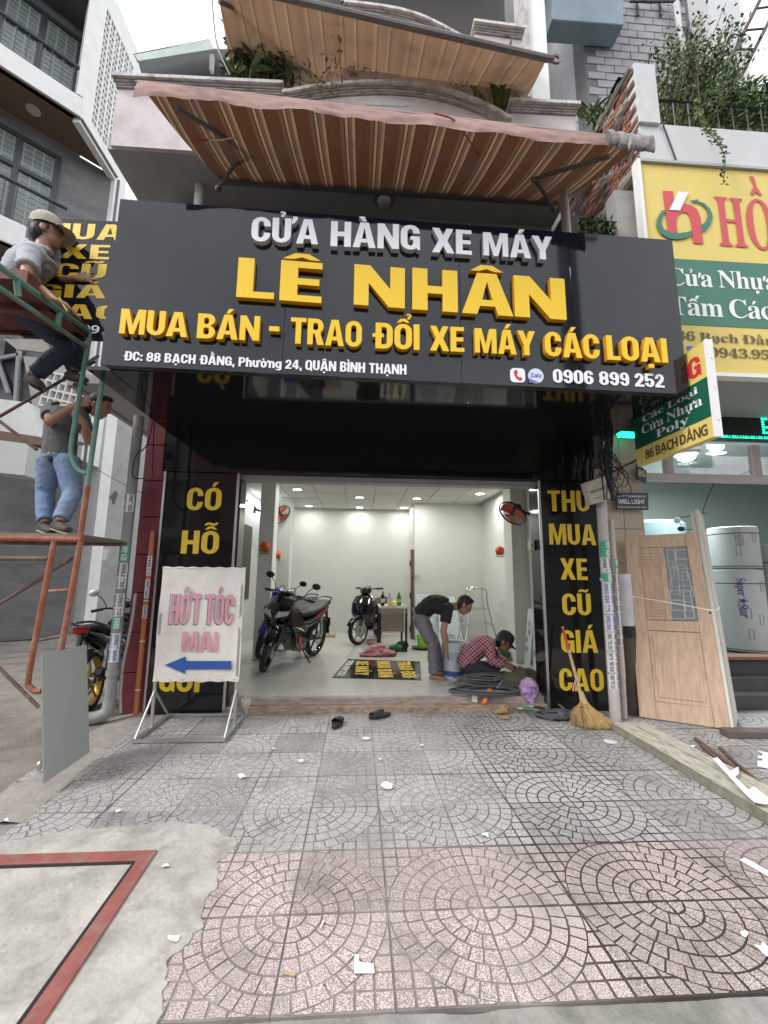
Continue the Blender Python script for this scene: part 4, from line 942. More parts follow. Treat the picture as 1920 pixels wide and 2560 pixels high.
# grey block garage wall, doorway, white box, dark window frame
gb = thing('block_garage', 'dark grey block garage with pale mortar joints under the white panels at the left edge', 'building', (-8.5, 10.2, 0))
blkm = mat('dark_block', (.135, .14, .14), .85, var=.15, sc=5, dirt=(.08, .08, .08), dsc=2, damt=.5)
mb = MB(); mb.box((-14, 10.2, -.1), (-6.96, 10.6, 6.0)); core = mb.build('wall_core', mat('pale_joint', (.30, .30, .29), .95), gb)
bme = mesh_only(MB().box((-.315, -.03, -.215), (.315, .0, .215)), 'block', blkm, bevel=.008)
for r_ in range(12):
    for c_ in range(9):
        x = -7.35-.66*c_-(.33 if r_ % 2 else 0)
        if x > -7.2 or x < -12.5: continue
        inst(bme, 'block', (x, 10.2+random.uniform(0, .006), .26+.452*r_), gb)
        o = None
for nm, px, Yd, th, m_ in (('white_panel', [(-40, 1095), (72, 1110), (60, 1188), (-40, 1178)], 7.5, .5, mat('panel_white', (.55, .56, .56), .7, var=.03)),
                       ('ledge', [(-60, 1068), (100, 1092), (98, 1112), (-60, 1094)], 8.0, .3, brown),
                       ('wall_band', [(-60, 990), (70, 1006), (96, 1092), (-60, 1070)], 8.3, .3, wht),
                       ('wall_band', [(58, 890), (205, 905), (205, 1105), (96, 1092)], 8.8, .3, mat('wall_mid', (.44, .44, .435), .9, var=.06, dirt=(.3, .29, .28), dsc=1, damt=.5)),
                       ('dark_window', [(-60, 830), (58, 850), (45, 1010), (-60, 985)], 8.9, .1, mat('dim_glass', (.03, .035, .04), .1))):
    MB().prism(q4(px, Yd), (0, th, 0)).build(nm, m_, gb)
for px in ([(-30, 835), (-22, 835), (30, 985), (20, 985)], [(48, 850), (57, 850), (46, 1008), (38, 1006)], [(-30, 900), (50, 885), (50, 892), (-30, 908)]):
    MB().prism(q4(px, 8.85), (0, -.06, 0)).build('window_frame', mat('grey_frame', (.35, .36, .36), .6), gb)
# vent blocks low on the wall
mb = MB(); v0 = P(95, 1012, Y=8.7); dx = V((.17, 0, 0))
uu = (P(195, 1035, Y=8.7)-v0); vv = P(120, 930, Y=8.7)-v0
for i in range(7):
    a = v0+uu*(i/6); mb.prism([a, a+uu*.03, a+uu*.03+vv, a+vv], (0, .1, 0))
for j in range(5):
    a = v0+vv*(j/4); mb.prism([a+V((0, .004, 0)), a+uu+V((0, .004, 0)), a+uu+vv*.05+V((0, .004, 0)), a+vv*.05+V((0, .004, 0))], (0, .09, 0))
mb.build('vent_blocks', wht, gb)
MB().prism([v0+V((0, .12, 0)), v0+uu+V((0, .12, 0)), v0+uu+vv+V((0, .12, 0)), v0+vv+V((0, .12, 0))], (0, .05, 0)).build('vent_back', mat('dim_interior', (0, 0, 0)), gb)
# rooftop shed behind the balcony, upper left
t = thing('roof_shelter', 'small rooftop shelter with a translucent green sheet roof behind the balcony', 'shelter', (-2.6, 5, 8))
MB().prism([P(333, 137, Y=4.2), P(520, 100, Y=4.2), P(530, 118, Y=4.8), P(345, 158, Y=4.8)], (0, 0, .02)).build('roof_sheet', mat('green_sheet', (.42, .50, .47), .4, var=.15), t)
MB().prism([P(333, 135, Y=4.2), P(524, 97, Y=4.2), P(536, 122, Y=4.2), P(347, 152, Y=4.2)], (0, .02, 0)).build('roof_edge', mat('green_sheet', (0, 0, 0)), t)
MB().prism(q4([(345, 150), (600, 118), (600, 215), (352, 185)], 4.9), (0, .2, 0)).build('dark_backing', mat('shed_shade', (.06, .065, .07), .8), t)  # dark sheet stands in for the shaded gap under the roof
MB().prism(q4([(524, 135), (533, 135), (531, 175), (523, 174)], 4.6), (0, .05, 0)).build('post', wht, t)
MB().prism(q4([(530, 100), (590, 105), (592, 124), (536, 122)], 4.7), (0, .4, 0)).build('beam', wht, t)
MB().prism(q4([(536, 124), (585, 122), (590, 190), (540, 185)], 5.5), (0, .1, 0)).build('grey_wall', greyw, t)
tag(Tb('hanging_wire', bez([P(530, -20, Y=3.0), P(535, 60, Y=3.0), P(545, 120, Y=3.0), P(575, 188, Y=3.0)], 6), .007, blackp, n=5), 'black wire hanging in front of the sky left of the tan awning', 'wire')

# ---------------------------------------------------------------- right neighbour
rb = thing('neighbour_shop', 'shop next door with a beige tiled pier, glazed front and yellow and green sign', 'shop', (3.8, 4.7, 0))
bt = mat('beige_tile', (.52, .42, .33), .35, var=.06, sc=4, dirt=(.36, .30, .24), dsc=3, damt=.4)
Bx('pier_core', (2.80, 4.74, 0), (3.36, 5.0, 3.6), mat('tile_grout', (.25, .21, .18), .9), rb)
tl = mesh_only(MB().box((-.148, -.04, -.195), (.148, .0, .195)), 'pier_tile', bt, bevel=.003); tl2 = mesh_only(MB().box((-.118, -.04, -.195), (.118, .0, .195)), 'pier_tile', bt, bevel=.003)
for k in range(9): inst(tl, 'tile', (2.952, 4.74, .2+.394*k), rb); inst(tl2, 'tile', (3.222, 4.74, .2+.394*k), rb)
pkf = mat('pale_pink_frame', (.62, .52, .53), .5, var=.05); grf = mat('grey_frame', (.35, .36, .36), .6)
Bx('mullion', (3.37, 4.70, 2.565), (7, 4.78, 2.655), pkf, rb, .004)
for x in (3.70, 4.83, 6.0): Bx('mullion', (x, 4.72, 2.656), (x+.09, 4.80, 3.05), pkf, rb, .003)
gl = mat('shop_glass', (.85, .95, .93), .02, var=0, trans=1., alpha=.25)
Bx('pane', (3.37, 4.755, 2.66), (7, 4.762, 3.05), gl, rb)
mint = mat('mint_wall', (.40, .47, .435), .8, var=.04); mint2 = mat('mint_column', (.55, .62, .59), .7, var=.03)
Bx('wall', (3.3, 7.9, 0), (9, 8.1, 3.7), mint, rb); Bx('wall', (3.15, 4.95, 0), (3.30, 8.0, 3.7), mint, rb); Bx('wall', (8.9, 4.9, 0), (9.0, 8, 3.7), mint, rb)
Bx('column', (4.02, 6.2, .4), (4.30, 6.5, 3.4), mint2, rb, .01); Bx('column', (3.3, 7.1, .4), (3.95, 7.5, 2.2), mint, rb)
Bx('ceiling', (3.2, 4.95, 3.30), (9, 8, 3.4), mat('mint_ceiling', (.55, .61, .60), .8), rb)
Bx('floor', (3.2, 5.15, 0), (9, 8, .42), mat('dark_floor', (.07, .07, .075), .3), rb)
ds = mat('dark_step', (.045, .047, .05), .3, var=.15, dirt=(.09, .09, .09), dsc=4, damt=.4)
for k in range(3): Bx('step', (3.37, 4.60+.2*k, 0), (9, 4.62+.2*(k+1)+.3, .145*(k+1)), ds, rb, .006)
Bx('upper_band', (3.0, 4.72, 3.56), (9, 4.80, 4.4), mat('dim_glass_band', (.20, .20, .17), .25), rb)
Bx('canopy', (2.74, 3.36, 3.35), (9, 4.7, 3.45), mat('grey_canopy', (.36, .36, .34), .7), rb)
lamp = thing('shop_lamp', 'bright round white lamp under the ceiling of the shop next door', 'lamp', (4.95, 5.9, 3.28))
ep = mat('lamp_glow', (1, 1, 1), .5, var=0, emit=14)
MB().ball((4.95, 5.9, 3.24), (.12, .12, .07), 14).build('bulb', ep, lamp, smooth=True); MB().lathe([(0, .0), (.16, 0), (.17, .03), (0, .03)], (4.95, 5.9, 3.27), n=16).build('base', wht, lamp)
def lampat(name, loc, power, size, parent, col=(1, .97, .9)):
    d = bpy.data.lights.new(name, 'AREA'); d.shape = 'DISK'; d.size = size; d.energy = power; d.color = col
    o = bpy.data.objects.new(name, d); C.objects.link(o); o.parent = parent; o.location = V(loc)-wl(parent); return o
lampat('lamp_light', (4.95, 5.9, 3.14), 70, .25, lamp, (.93, 1, .98))
# LED message board
led = thing('led_message_board', 'black LED message board with green light borders above the neighbouring glass front', 'led sign', (4, 4.6, 3.3))
gm = mat('led_green', (.02, .95, .50), .5, var=0, emit=1.6); Bx('case', (3.12, 4.60, 3.07), (7, 4.70, 3.50), mat('led_black', (.012, .018, .014), .3), led)
mb = MB()
for z in (3.085, 3.415, 3.47):
    x = 3.13
    while x < 5.6:
        L_ = random.uniform(.012, .03); mb.box((x, 4.594, z), (x+L_, 4.5995, z+.014)); mb.box((x+.006, 4.594, z+.02), (x+L_*.7, 4.5995, z+.032)); x += .034
mb.build('led_dots', gm, led)['kind'] = 'stuff'; mb = MB()
for i in range(5):
    for j in range(7):
        if (i in (0, 4)) or j in (0, 6) or (i+j) % 3 == 0: mb.box((4.86+.045*i, 4.594, 3.15+.035*j), (4.89+.045*i, 4.5995, 3.175+.035*j))
mb.build('led_dots', gm, led)['kind'] = 'stuff'
for px, Yd in (([(1542, 1077), (1588, 1080), (1588, 1094), (1548, 1092)], 4.55),): MB().prism(q4(px, Yd), (0, .03, 0)).build('led_end', gm, led)
# big yellow sign
hy = mat('sign_yellow', (.74, .58, .16), .5, var=.03, sc=2, dirt=(.62, .50, .2), dsc=1.5, damt=.4); hg = mat('sign_green', (.04, .17, .12), .5, var=.03); sw = mat('sign_white', (.82, .82, .82), .5, var=0)
hr = mat('sign_red2', (.60, .06, .08), .5, var=0); br = mat('sign_brown', (.10, .075, .03), .5, var=0)
hs = thing('neighbour_signboard', 'big yellow and green shop sign with red letters at the right edge', 'signboard', (3.5, 3.3, 4.2))
xl = 2.59
Bx('panel', (xl, 3.30, 3.20), (5.6, 3.36, 5.31), hy, hs)
Bx('frame', (xl-.03, 3.275, 3.165), (xl, 3.36, 5.335), sw, hs); Bx('frame', (xl, 3.275, 3.165), (5.6, 3.36, 3.198), sw, hs); Bx('frame', (xl, 3.275, 5.312), (5.6, 3.36, 5.34), mat('frame_grey', (.4, .4, .4), .5), hs)
zt, zb = P(1700, 648, Y=3.3).z, P(1710, 812, Y=3.3).z
Bx('green_band', (xl, 3.296, zb), (5.6, 3.2995, zt), hg, hs)
def htext(tx, a, b, cap, m_, style='serif', wfull=None, **k):
    fr, w, h = frame(a[0], a[1], b[0], b[1], cap, 3.293); text_on(tx, fr, w if wfull is None else wfull, h, 'lettering', [m_, m_], hs, style=style, **k)
htext('HỒNG', (1800, 613), (2085, 636), 485, hr, gap=.06)
htext('Cửa Nhựa', (1672, 712), (1945, 726), 667, sw, gap=.02); htext('Tấm Các Loại', (1676, 786), (2075, 806), 738, sw, gap=.02)
htext('86 Bạch Đằng', (1692, 848), (1960, 864), 826, br, gap=.06); htext('0943.95', (1775, 891), (1925, 898), 868, br, gap=.06)
def hp(pts, m_, y=3.292, nm='logo'): MB().prism([P(a, b, Y=y) for a, b in pts], (0, .003, 0)).build(nm, m_, hs)
k3 = 3.456; hq = lambda L_: [(1440+a/k3, 400+b/k3) for a, b in L_]
hp(hq([(752, 265), (838, 268), (850, 400), (905, 380), (960, 378)]+[(1010, 395), (1050, 430), (1075, 490), (1088, 600), (1100, 722), (1015, 718), (1000, 560), (985, 490), (955, 452), (925, 448), (890, 465), (872, 500), (868, 560), (878, 628), (798, 625)]), hr)
hp(hq([(885, 272), (972, 278), (898, 436), (808, 430)]), sw, 3.286)
hp(hq([(788, 425), (770, 455), (745, 500), (738, 550), (760, 595), (810, 622), (880, 632), (960, 622), (1002, 610), (1004, 650), (960, 672), (880, 686), (800, 676), (730, 635), (698, 570), (700, 520), (720, 470), (742, 448), (735, 440)]), hg, 3.288)
hp(hq([(985, 350), (1058, 338), (1052, 352), (1110, 372), (1160, 420), (1182, 480), (1165, 550), (1130, 600), (1092, 622), (1086, 560), (1125, 530), (1145, 480), (1135, 430), (1095, 385), (1040, 360), (1035, 370)]), hg, 3.288)
hp(hq([(962, 1605), (1015, 1608), (985, 1640), (962, 1640)]), mat('icon_blue2', (.08, .16, .5), .5), 3.292)
# projecting double-sided sign
ps = thing('projecting_sign', 'small yellow and green blade sign sticking out at the right end of the main signboard', 'sign', (2.68, 3.3, 2.45))
Bx('panel', (2.672, 2.90, 2.47), (2.73, 3.79, 3.25), hy, ps); Bx('green_band', (2.6695, 2.90, 2.635), (2.6715, 3.79, 2.955), mat('sign_green_deep', (.01, .11, .065), .4, var=0), ps)
Bx('frame', (2.667, 2.88, 2.465), (2.725, 2.90, 3.255), sw, ps)
for z in (2.6, 2.86, 3.1): MB().ball((2.70, 2.878, z), (.006, .004, .006), 6).build('screw', steel, ps)
def ptext(tx, y0, y1, z, h, m_, style='serif', x=2.668, dz=0): text_on(tx, (V((x, y0, z)), V((0, -1, dz)).normalized(), V((0, 0, 1)), V((-1, 0, 0))), y0-y1, h, 'lettering', [m_, m_], ps, style=style, gap=.03)
ptext('86 BẠCH ĐẰNG', 3.66, 2.95, 2.505, .085, br, 'sans'); ptext('Cửa Nhựa', 3.68, 2.97, 2.755, .085, sw); ptext('Poly', 3.5, 3.12, 2.66, .075, sw); ptext('Các Loại', 3.66, 3.0, 2.865, .06, sw); ptext('HỒNG', 3.5, 2.95, 3.0, .17, red, 'heavy')
Tb('bracket', [(2.70, 3.79, 2.55), (2.85, 4.6, 2.58)], .012, armm, ps)
# white parapet above the big sign, cap and brick party wall
wp = thing('white_parapet', 'white rendered parapet over the yellow sign with a raised end post', 'wall', (3.5, 3.35, 5.4))
pw = mat('parapet_white', (.58, .59, .60), .7, var=.06, dirt=(.42, .43, .44), dsc=1.6, damt=.5)
Bx('wall', (2.68, 3.36, 5.345), (6, 3.5, 5.85), pw, wp, .004); Bx('end_post', (2.66, 3.33, 5.82), (2.88, 3.52, 6.52), pw, wp, .004)
MB().tube([P(1658, 312, Y=3.345), P(1692, 405, Y=3.345)], .008, 5).build('crack_strip', blackp, wp)
MB().box((2.9, 3.45, 5.852), (6, 3.49, 5.88)).build('rail', blackp, wp)
for k in range(18): MB().tube([(3.0+.16*k, 3.48, 5.88), (3.0+.16*k, 3.48, 6.3)], .007, 4).build('rail_post', blackp, wp)
MB().tube([(2.9, 3.48, 6.3), (6, 3.48, 6.3)], .014, 5).build('rail', blackp, wp)
t = thing('post_lantern', 'small black framed lantern on top of the white end post', 'lantern', (2.7, 3.5, 6.52))
lc = V((2.72, 3.62, 6.5))
MB().box(lc+V((-.05, -.05, 0)), lc+V((.05, .05, .14))).build('pane', mat('lantern_glass', (.45, .6, .58), .1), t)
for s in ((-1, -1), (1, -1), (-1, 1), (1, 1)): MB().box(lc+V((s[0]*.05-.008, s[1]*.05-.008, 0)), lc+V((s[0]*.05+.008, s[1]*.05+.008, .15))).build('bar', blackp, t)
MB().lathe([(.11, .14), (.10, .16), (.03, .22), (0, .23)], lc, n=4, a0=R(45), a1=R(405)).build('roof', blackp, t); MB().lathe([(.09, -.02), (.09, .0), (0, .0)], lc, n=4, a0=R(45), a1=R(405)).build('base', blackp, t)
bw = thing('broken_brick_wall', 'exposed crumbling red brick end wall beside the white parapet', 'wall', (2.66, 3.9, 5.4))
mort = mat('old_mortar', (.25, .225, .20), .95, var=.35, sc=14, bump=1, bsc=30)
Bx('wall_core', (2.668, 3.53, 5.40), (2.80, 4.7, 6.50), mort, bw)
bkm = [mat('old_brick', (.34, .13, .08), .9, var=.4, sc=20, bump=.8, bsc=40), mat('dark_brick', (.16, .11, .09), .95, var=.4, sc=20, bump=.8, bsc=40), mat('mortared_brick', (.36, .31, .27), .95, var=.3, sc=20, bump=.8, bsc=40)]
bms = []
for k in range(6):
    rnd = random.Random(k); mb = MB().grid(lambda u, v: V((-.012*math.sin(math.pi*u)**.3*math.sin(math.pi*v)**.3-.010*rnd.random(), -.1+.2*u, -.03+.06*v)), 5, 3); bms.append(mesh_only(mb, 'brick', bkm[(0, 0, 1, 2, 0, 1)[k]], norm=False))
for r_ in range(15):
    for c_ in range(7):
        y = 3.44+.215*c_+(.1 if r_ % 2 else 0); z = 5.45+.071*r_
        if y > 4.65 or random.random() < .12: continue
        inst(random.choice(bms), 'brick', (2.66-random.uniform(0, .02), y, z), bw, (0, random.uniform(-.1, .1), random.uniform(-.05, .05)))
MB().tube([(2.64, 3.36+.13*k, 5.37+.02*noise.noise(V((k, 0, 0)))) for k in range(11)], [.03+.012*(k % 3) for k in range(11)], 6).build('broken_render', mat('pale_render', (.52, .50, .47), .9, var=.2, bump=.6), bw, smooth=True)
MB().tube([(2.65, 3.36+.13*k, 6.50+.02*noise.noise(V((k, 3, 0)))) for k in range(11)], [.028+.01*(k % 3) for k in range(11)], 6).build('broken_render', mort, bw, smooth=True)
t = Bx('concrete_post', P(1545, 590, Y=3.42)+V((0, 0, -.4)), P(1590, 478, Y=3.42)+V((0, .15, 0)), concr); tag(t, 'weathered grey concrete post between the brick wall and the yellow sign', 'post')
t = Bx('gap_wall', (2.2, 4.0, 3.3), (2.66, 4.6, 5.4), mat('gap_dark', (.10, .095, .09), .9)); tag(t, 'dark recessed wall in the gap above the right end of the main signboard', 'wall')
t = tag(Tb('rain_pipe', [P(1418, 590, Y=3.3), P(1408, 480, Y=3.4)], .04, mat('dusty_pipe', (.45, .41, .39), .7, var=.15), n=10), 'dusty upright pipe behind the top right of the main signboard', 'pipe')
# block house in the rear right
bh = thing('grey_block_house', 'tall house of light grey blocks with a projecting blue grey box, upper right', 'building', (4.2, 5, 8))
ljm = mat('block_joint', (.16, .16, .165), .9, var=.05)
Bx('wall', (3.25, 5.02, 5.5), (5.0, 5.3, 12), ljm, bh)
bmesh_ = mesh_only(MB().box((-.133, -.012, -.062), (.133, .0, .062)), 'block', mat('light_block', (.33, .33, .345), .8, var=.12, sc=9), bevel=.004)
random.seed(5)
for r_ in range(24):
    for c_ in range(8):
        x = 3.40+.277*c_+(.138 if r_ % 2 else 0)-.13; z = 7.3+.137*r_
        if x < 3.36 or x > 4.90 or (r_ == 9 and c_ in (2,)): continue
        inst(bmesh_, 'block', (x, 5.02+random.uniform(-.002, .004), z), bh)
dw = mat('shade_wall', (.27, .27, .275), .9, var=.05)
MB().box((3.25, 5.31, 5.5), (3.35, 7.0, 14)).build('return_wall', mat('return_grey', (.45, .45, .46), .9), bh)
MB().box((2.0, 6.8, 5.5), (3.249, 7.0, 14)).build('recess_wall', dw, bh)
tb = [P(1380, 48, Y=4.72), P(1560, 62, Y=4.72), P(1556, -60, Y=4.72), P(1380, -60, Y=4.72)]
MB().prism(tb, (0, .27, 0)).build('projecting_box', mat('blue_grey', (.26, .33, .38), .7, var=.06, dirt=(.2, .24, .28), dsc=2, damt=.5), bh, bevel=.01)
MB().box((4.98, 4.7, 5.5), (5.45, 5.5, 12)).build('end_wall', mat('end_white', (.55, .57, .58), .7, var=.04), bh)
MB().box((5.455, 4.75, 5.5), (5.62, 5.5, 11.5)).build('end_pillar', wht, bh)
MB().tube([P(1690, 10, Y=4.9), P(1700, 80, Y=4.9), P(1712, 130, Y=4.9)], [.05, .035, .04], 8).build('plastic_sheet', mat('thin_plastic', (.55, .55, .57), .3), bh, smooth=True)
for px in (1595, 1652): MB().tube([P(px, 40, Y=4.98), P(px-3, 5, Y=4.98), P(px+18, 2, Y=4.9)], .018, 6).build('bracket', blackp, bh)
MB().tube([P(1575, 4, Y=4.93), P(1700, 4, Y=4.93)], .018, 6).build('shelf_rail', blackp, bh)
MB().box((2.15, 4.1, 5.95), (3.0, 4.3, 6.02)).build('ledge', grf, bh)
# steel ladder mast and wires against the sky
t = thing('ladder_mast', 'thin dark steel ladder mast against the sky in the upper right corner', 'mast', (5.2, 4, 7))
mp1, mp2 = (P(1795, 210, Y=4), P(1905, -10, Y=4)), (P(1840, 215, Y=4), P(1960, -20, Y=4)); sm_ = mat('rusty_dark', (.09, .075, .07), .8, var=.3)
for a, b in (mp1, mp2): MB().tube([a, b], .022, 6).build('rail', sm_, t, smooth=True)
for u in (.1, .38, .6, .85): MB().tube([lerp(*mp1, u), lerp(*mp2, u)], .013, 5).build('rung', sm_, t, smooth=True)
# ---------------------------------------------------------------- houses across the street (seen mirrored in the gloss panels)
random.seed(11)
opp = [(-16, -9.2, 9.5, (.42, .40, .36)), (-9.1, -3.2, 8.2, (.30, .16, .17)), (-3.1, 2.4, 9.8, (.38, .37, .36)), (2.5, 8.2, 8.8, (.45, .42, .34)), (8.3, 15.5, 10.2, (.33, .35, .36))]
on = ['wide cream house across the street', 'maroon fronted house across the street', 'tall grey house across the street', 'pale yellow house across the street', 'blue grey house across the street']
for (x0, x1, h, c), nm in zip(opp, on):
    t = thing('street_house', nm, 'house', ((x0+x1)/2, -14, 0))
    Bx('wall', (x0, -22, -.03), (x1, -14, h), mat('front_%s' % nm.split()[0], c, .85, var=.08), t)
    Bx('roof', (x0-.1, -22, h), (x1+.1, -13.8, h+.15), concr, t)
    n = int((x1-x0)/1.9)
    for fl in range(1, int(h//3)):
        Bx('balcony_slab', (x0+.3, -14, 3.1*fl+.1), (x1-.3, -13.3, 3.1*fl+.25), concr, t)
        for k in range(n):
            xx = x0+(k+.5)*(x1-x0)/n; w = Bx('window', (xx-.5, -14, 3.1*fl+.8), (xx+.5, -13.97, 3.1*fl+2.4), mat('far_glass', (.06, .08, .09), .1), t)
    Bx('shutter', (x0+.6, -14, 0), (x1-.6, -13.96, 2.8), mat('shutter_%s' % nm.split()[0], tuple(q*.6 for q in c), .6), t)
t = thing('utility_pole', 'grey concrete utility pole at the kerb opposite the shop', 'pole', (5.0, -3.4, 0))
MB().tube([(5.32, -3.4, -.03), (5.25, -3.4, 11)], [.28, .22], 16).build('shaft', concr, t, smooth=True); Bx('crossarm', (4.4, -3.46, 10.2), (6.1, -3.34, 10.32), steel, t)

# ---------------------------------------------------------------- lights in the shop room
glow = mat('downlight_glow', (1, .97, .9), .5, var=0, emit=9)
dl = [(-1.123, 7.49, 'leftmost recessed ceiling light, just behind the white column'), (-1.123, 9.29, 'recessed ceiling light in the back left corner of the shop'), (0, 6.93, 'middle recessed ceiling light nearest the entrance'), (0, 8.145, 'second recessed ceiling light in the middle row'), (0, 9.375, 'recessed ceiling light in the middle row against the back wall'), (1.105, 6.91, 'front recessed ceiling light in the row right of the middle'), (1.133, 8.143, 'recessed ceiling light beside the door wall corner'), (.995, 9.307, 'recessed ceiling light in the back right nook by the brown door'), (2.225, 7.52, 'rightmost recessed ceiling light near the wall fan')]
for x, y, lb_ in dl:
    t = thing('ceiling_light', lb_, 'ceiling light', (x, y, 2.925), 'recessed ceiling lights of the shop')
    MB().lathe([(.075, -.004), (.095, -.008), (.098, 0), (.075, 0)], (x, y, 2.923), n=20).build('rim', wht, t, smooth=True)
    MB().lathe([(0, -.003), (.075, -.003)], (x, y, 2.923), n=20).build('diffuser', glow, t)
    lampat('lamp_light', (x, y, 2.905), 4.2 if y > 9 else 7.6, .15, t, (1, .99, .93))
t = thing('tube_light', 'lit white tube light high on the left wall behind the pillar panel', 'tube light', (-2.03, 8.3, 2.7))
Bx('housing', (-2.058, 7.7, 2.72), (-2.03, 8.9, 2.76), wht, t); Tb('tube', [(-2.015, 7.72, 2.74), (-2.015, 8.88, 2.74)], .013, mat('tube_glow', (.9, .97, 1), .5, var=0, emit=14), t)
d = bpy.data.lights.new('lamp_light', 'AREA'); d.shape = 'RECTANGLE'; d.size = .05; d.size_y = 1.1; d.energy = 9; d.color = (.85, .95, 1)
o = bpy.data.objects.new('lamp_light', d); C.objects.link(o); o.parent = t; o.location = V((-1.98, 8.3, 2.74))-t.location; o.rotation_euler = (0, R(70), 0)

# ---------------------------------------------------------------- wall fans
def fan(root, c, tilt, mount, red_=(.55, .05, .02)):
    """c centre, tilt: matrix taking +Z (blow direction) into the world"""
    M = tilt
    g = MB(); n = 36
    for k in range(n):
        a = 2*math.pi*k/n
        pr_ = [(.05, .05), (.14, .055), (.195, .02), (.205, 0)]
        g.tube([M @ V((r*math.cos(a), r*math.sin(a), z))+c for r, z in pr_], .0016, 3)
        g.tube([M @ V((r*math.cos(a), r*math.sin(a), -z))+c for r, z in pr_], .0016, 3)
    g.build('guard', mat('wire_dark', (.10, .09, .09), .5), root)
    MB().lathe([(.20, -.012), (.212, -.012), (.212, .012), (.20, .012), (.20, -.012)], c, n=32, M=M).build('guard_ring', blackp, root, smooth=True)
    for k in range(3):
        a0 = 2*math.pi*k/3; mb = MB()
        mb.grid(lambda u, v: c+M @ V(((.03+.15*u)*math.cos(a0+1.5*v), (.03+.15*u)*math.sin(a0+1.5*v), .03*(v-.5))), 6, 8); mb.build('blade', mat('fan_red', red_, .35, var=0), root, smooth=True, norm=False)
    MB().lathe([(0, .035), (.03, .03), (.035, 0), (.035, -.03)], c, n=16, M=M).build('hub', blackp, root, smooth=True)
    MB().lathe([(.02, -.05), (.06, -.055), (.065, -.12), (.045, -.17), (0, -.175)], c, n=16, M=M).build('motor', blackp, root, smooth=True)
    e = c+M @ V((0, 0, -.12)); MB().tube(bez([e, (e+mount)/2+V((0, 0, -.05)), mount], 5), .022, 8).build('bracket', blackp, root, smooth=True)
    MB().box(mount-V((.02, .05, .08)), mount+V((.02, .05, .06))).build('wall_plate', blackp, root, bevel=.005)
def aim(d):
    z = V(d).normalized(); x, y = orth(z); return Matrix((x, z.cross(x), z)).transposed()
fc = P(1281, 1284, Y=5.75)
t = thing('wall_fan', 'black wall fan with orange red blades tilted down, on the right side of the shop', 'fan', fc); fan(t, fc, aim((-.60, -.25, -.62)), V((2.585, 5.75, fc.z+.02)))
fc = P(703, 1287, Y=8.0)
t = thing('wall_fan', 'red bladed wall fan half hidden behind the white column', 'fan', fc); fan(t, fc, aim((.62, -.3, -.5)), V((-1.98, 8.0, fc.z+.1)))
ballm = mat('extinguisher_ball', (.58, .07, .015), .25, var=.25, sc=9)
for c, r, lb_, w in ((P(661, 1367, Y=6.62), .078, 'orange red fire extinguisher ball on the front of the white column', V((0, .1, 0))), (P(692, 1387, Y=8.2), .078, 'fire extinguisher ball peeking out behind the right edge of the column', V((0, .1, 0))), (P(1250, 1377, Y=7.0), .078, 'orange fire extinguisher ball on the right wall', V((.1, 0, 0)))):
    t = thing('extinguisher_ball', lb_, 'fire extinguisher ball', c, 'fire extinguisher balls')
    MB().ball(c, r, 20).build('ball', ballm, t, smooth=True); MB().lathe([(.015, r*.96), (.02, r*.99), (0, r)], c, n=10).build('cap', wht, t)
    mb = MB(); zz = -r*.85; rg = [c+V((r*.9*math.cos(2*math.pi*k/20), r*.9*math.sin(2*math.pi*k/20), zz)) for k in range(21)]; mb.tube(rg, .003, 4)
    mb.tube([p+V((0, 0, -.035)) for p in rg], .003, 4)
    for s in (-1, 1):
        for s2_ in (-1, 1): mb.tube([c+V((s*r*.64, s2_*r*.64, zz+.03)), c+V((s*r*.64, s2_*r*.64, zz-.035))], .003, 4)
    mb.tube([c+V((0, 0, zz-.03)), c+V((0, 0, zz-.03))+w*1.2], .004, 4); mb.build('wire_stand', blackp, t)
# menu-like dark board on the left wall
t = thing('wall_board', 'tall narrow black notice board on the left wall behind the pillar panel', 'board', (-2.05, 5.6, 1.6))
Bx('board', (-2.058, 7.3, .95), (-2.035, 8.15, 2.30), mat('notice_black', (.02, .017, .015), .4, var=.3, sc=20), t, .004)
mb = MB()
for k in range(8): mb.box((-2.034, 7.45, 1.05+.13*k), (-2.032, 8.0, 1.06+.13*k))
mb.build('faint_print', mat('faint_print', (.06, .05, .045), .6), t)['kind'] = 'stuff'
# brown door and corner strip
t = thing('brown_door', 'narrow dark brown door edge with hinges at the corner of the inner room', 'door', (1.08, 8.6, .14))
bd = mat('dark_brown_wood', (.13, .085, .07), .5, var=.2, stretch=(8, 8, .8)); d0, d1 = P(1022, 1602, Z=.14), P(1036, 1610, Z=.14)
Bx('leaf', (1.075, 8.66, .15), (1.145, 8.70, 1.95), bd, t)
for z in (.3, .95, 1.6): Bx('hinge', (1.055, 8.64, z), (1.075, 8.66, z+.12), blackp, t)
Bx('handle', (1.10, 8.60, 1.40), (1.26, 8.62, 1.42), steel, t); Bx('handle_stem', (1.12, 8.60, 1.40), (1.14, 8.66, 1.42), steel, t)
t = thing('wall_socket', 'small beige roller door switch box on the black right jamb', 'switch', (2.03, 4.7, 1.7)); Bx('box', P(1328, 1376, X=2.02), P(1335, 1350, X=2.02)+V((-.04, .0, 0)), mat('beige_plastic', (.5, .47, .4), .5), t); Bx('switch', P(1330, 1368, X=1.98)+V((0, 0, 0)), P(1332, 1360, X=1.98)+V((-.01, .0, 0)), blackp, t)

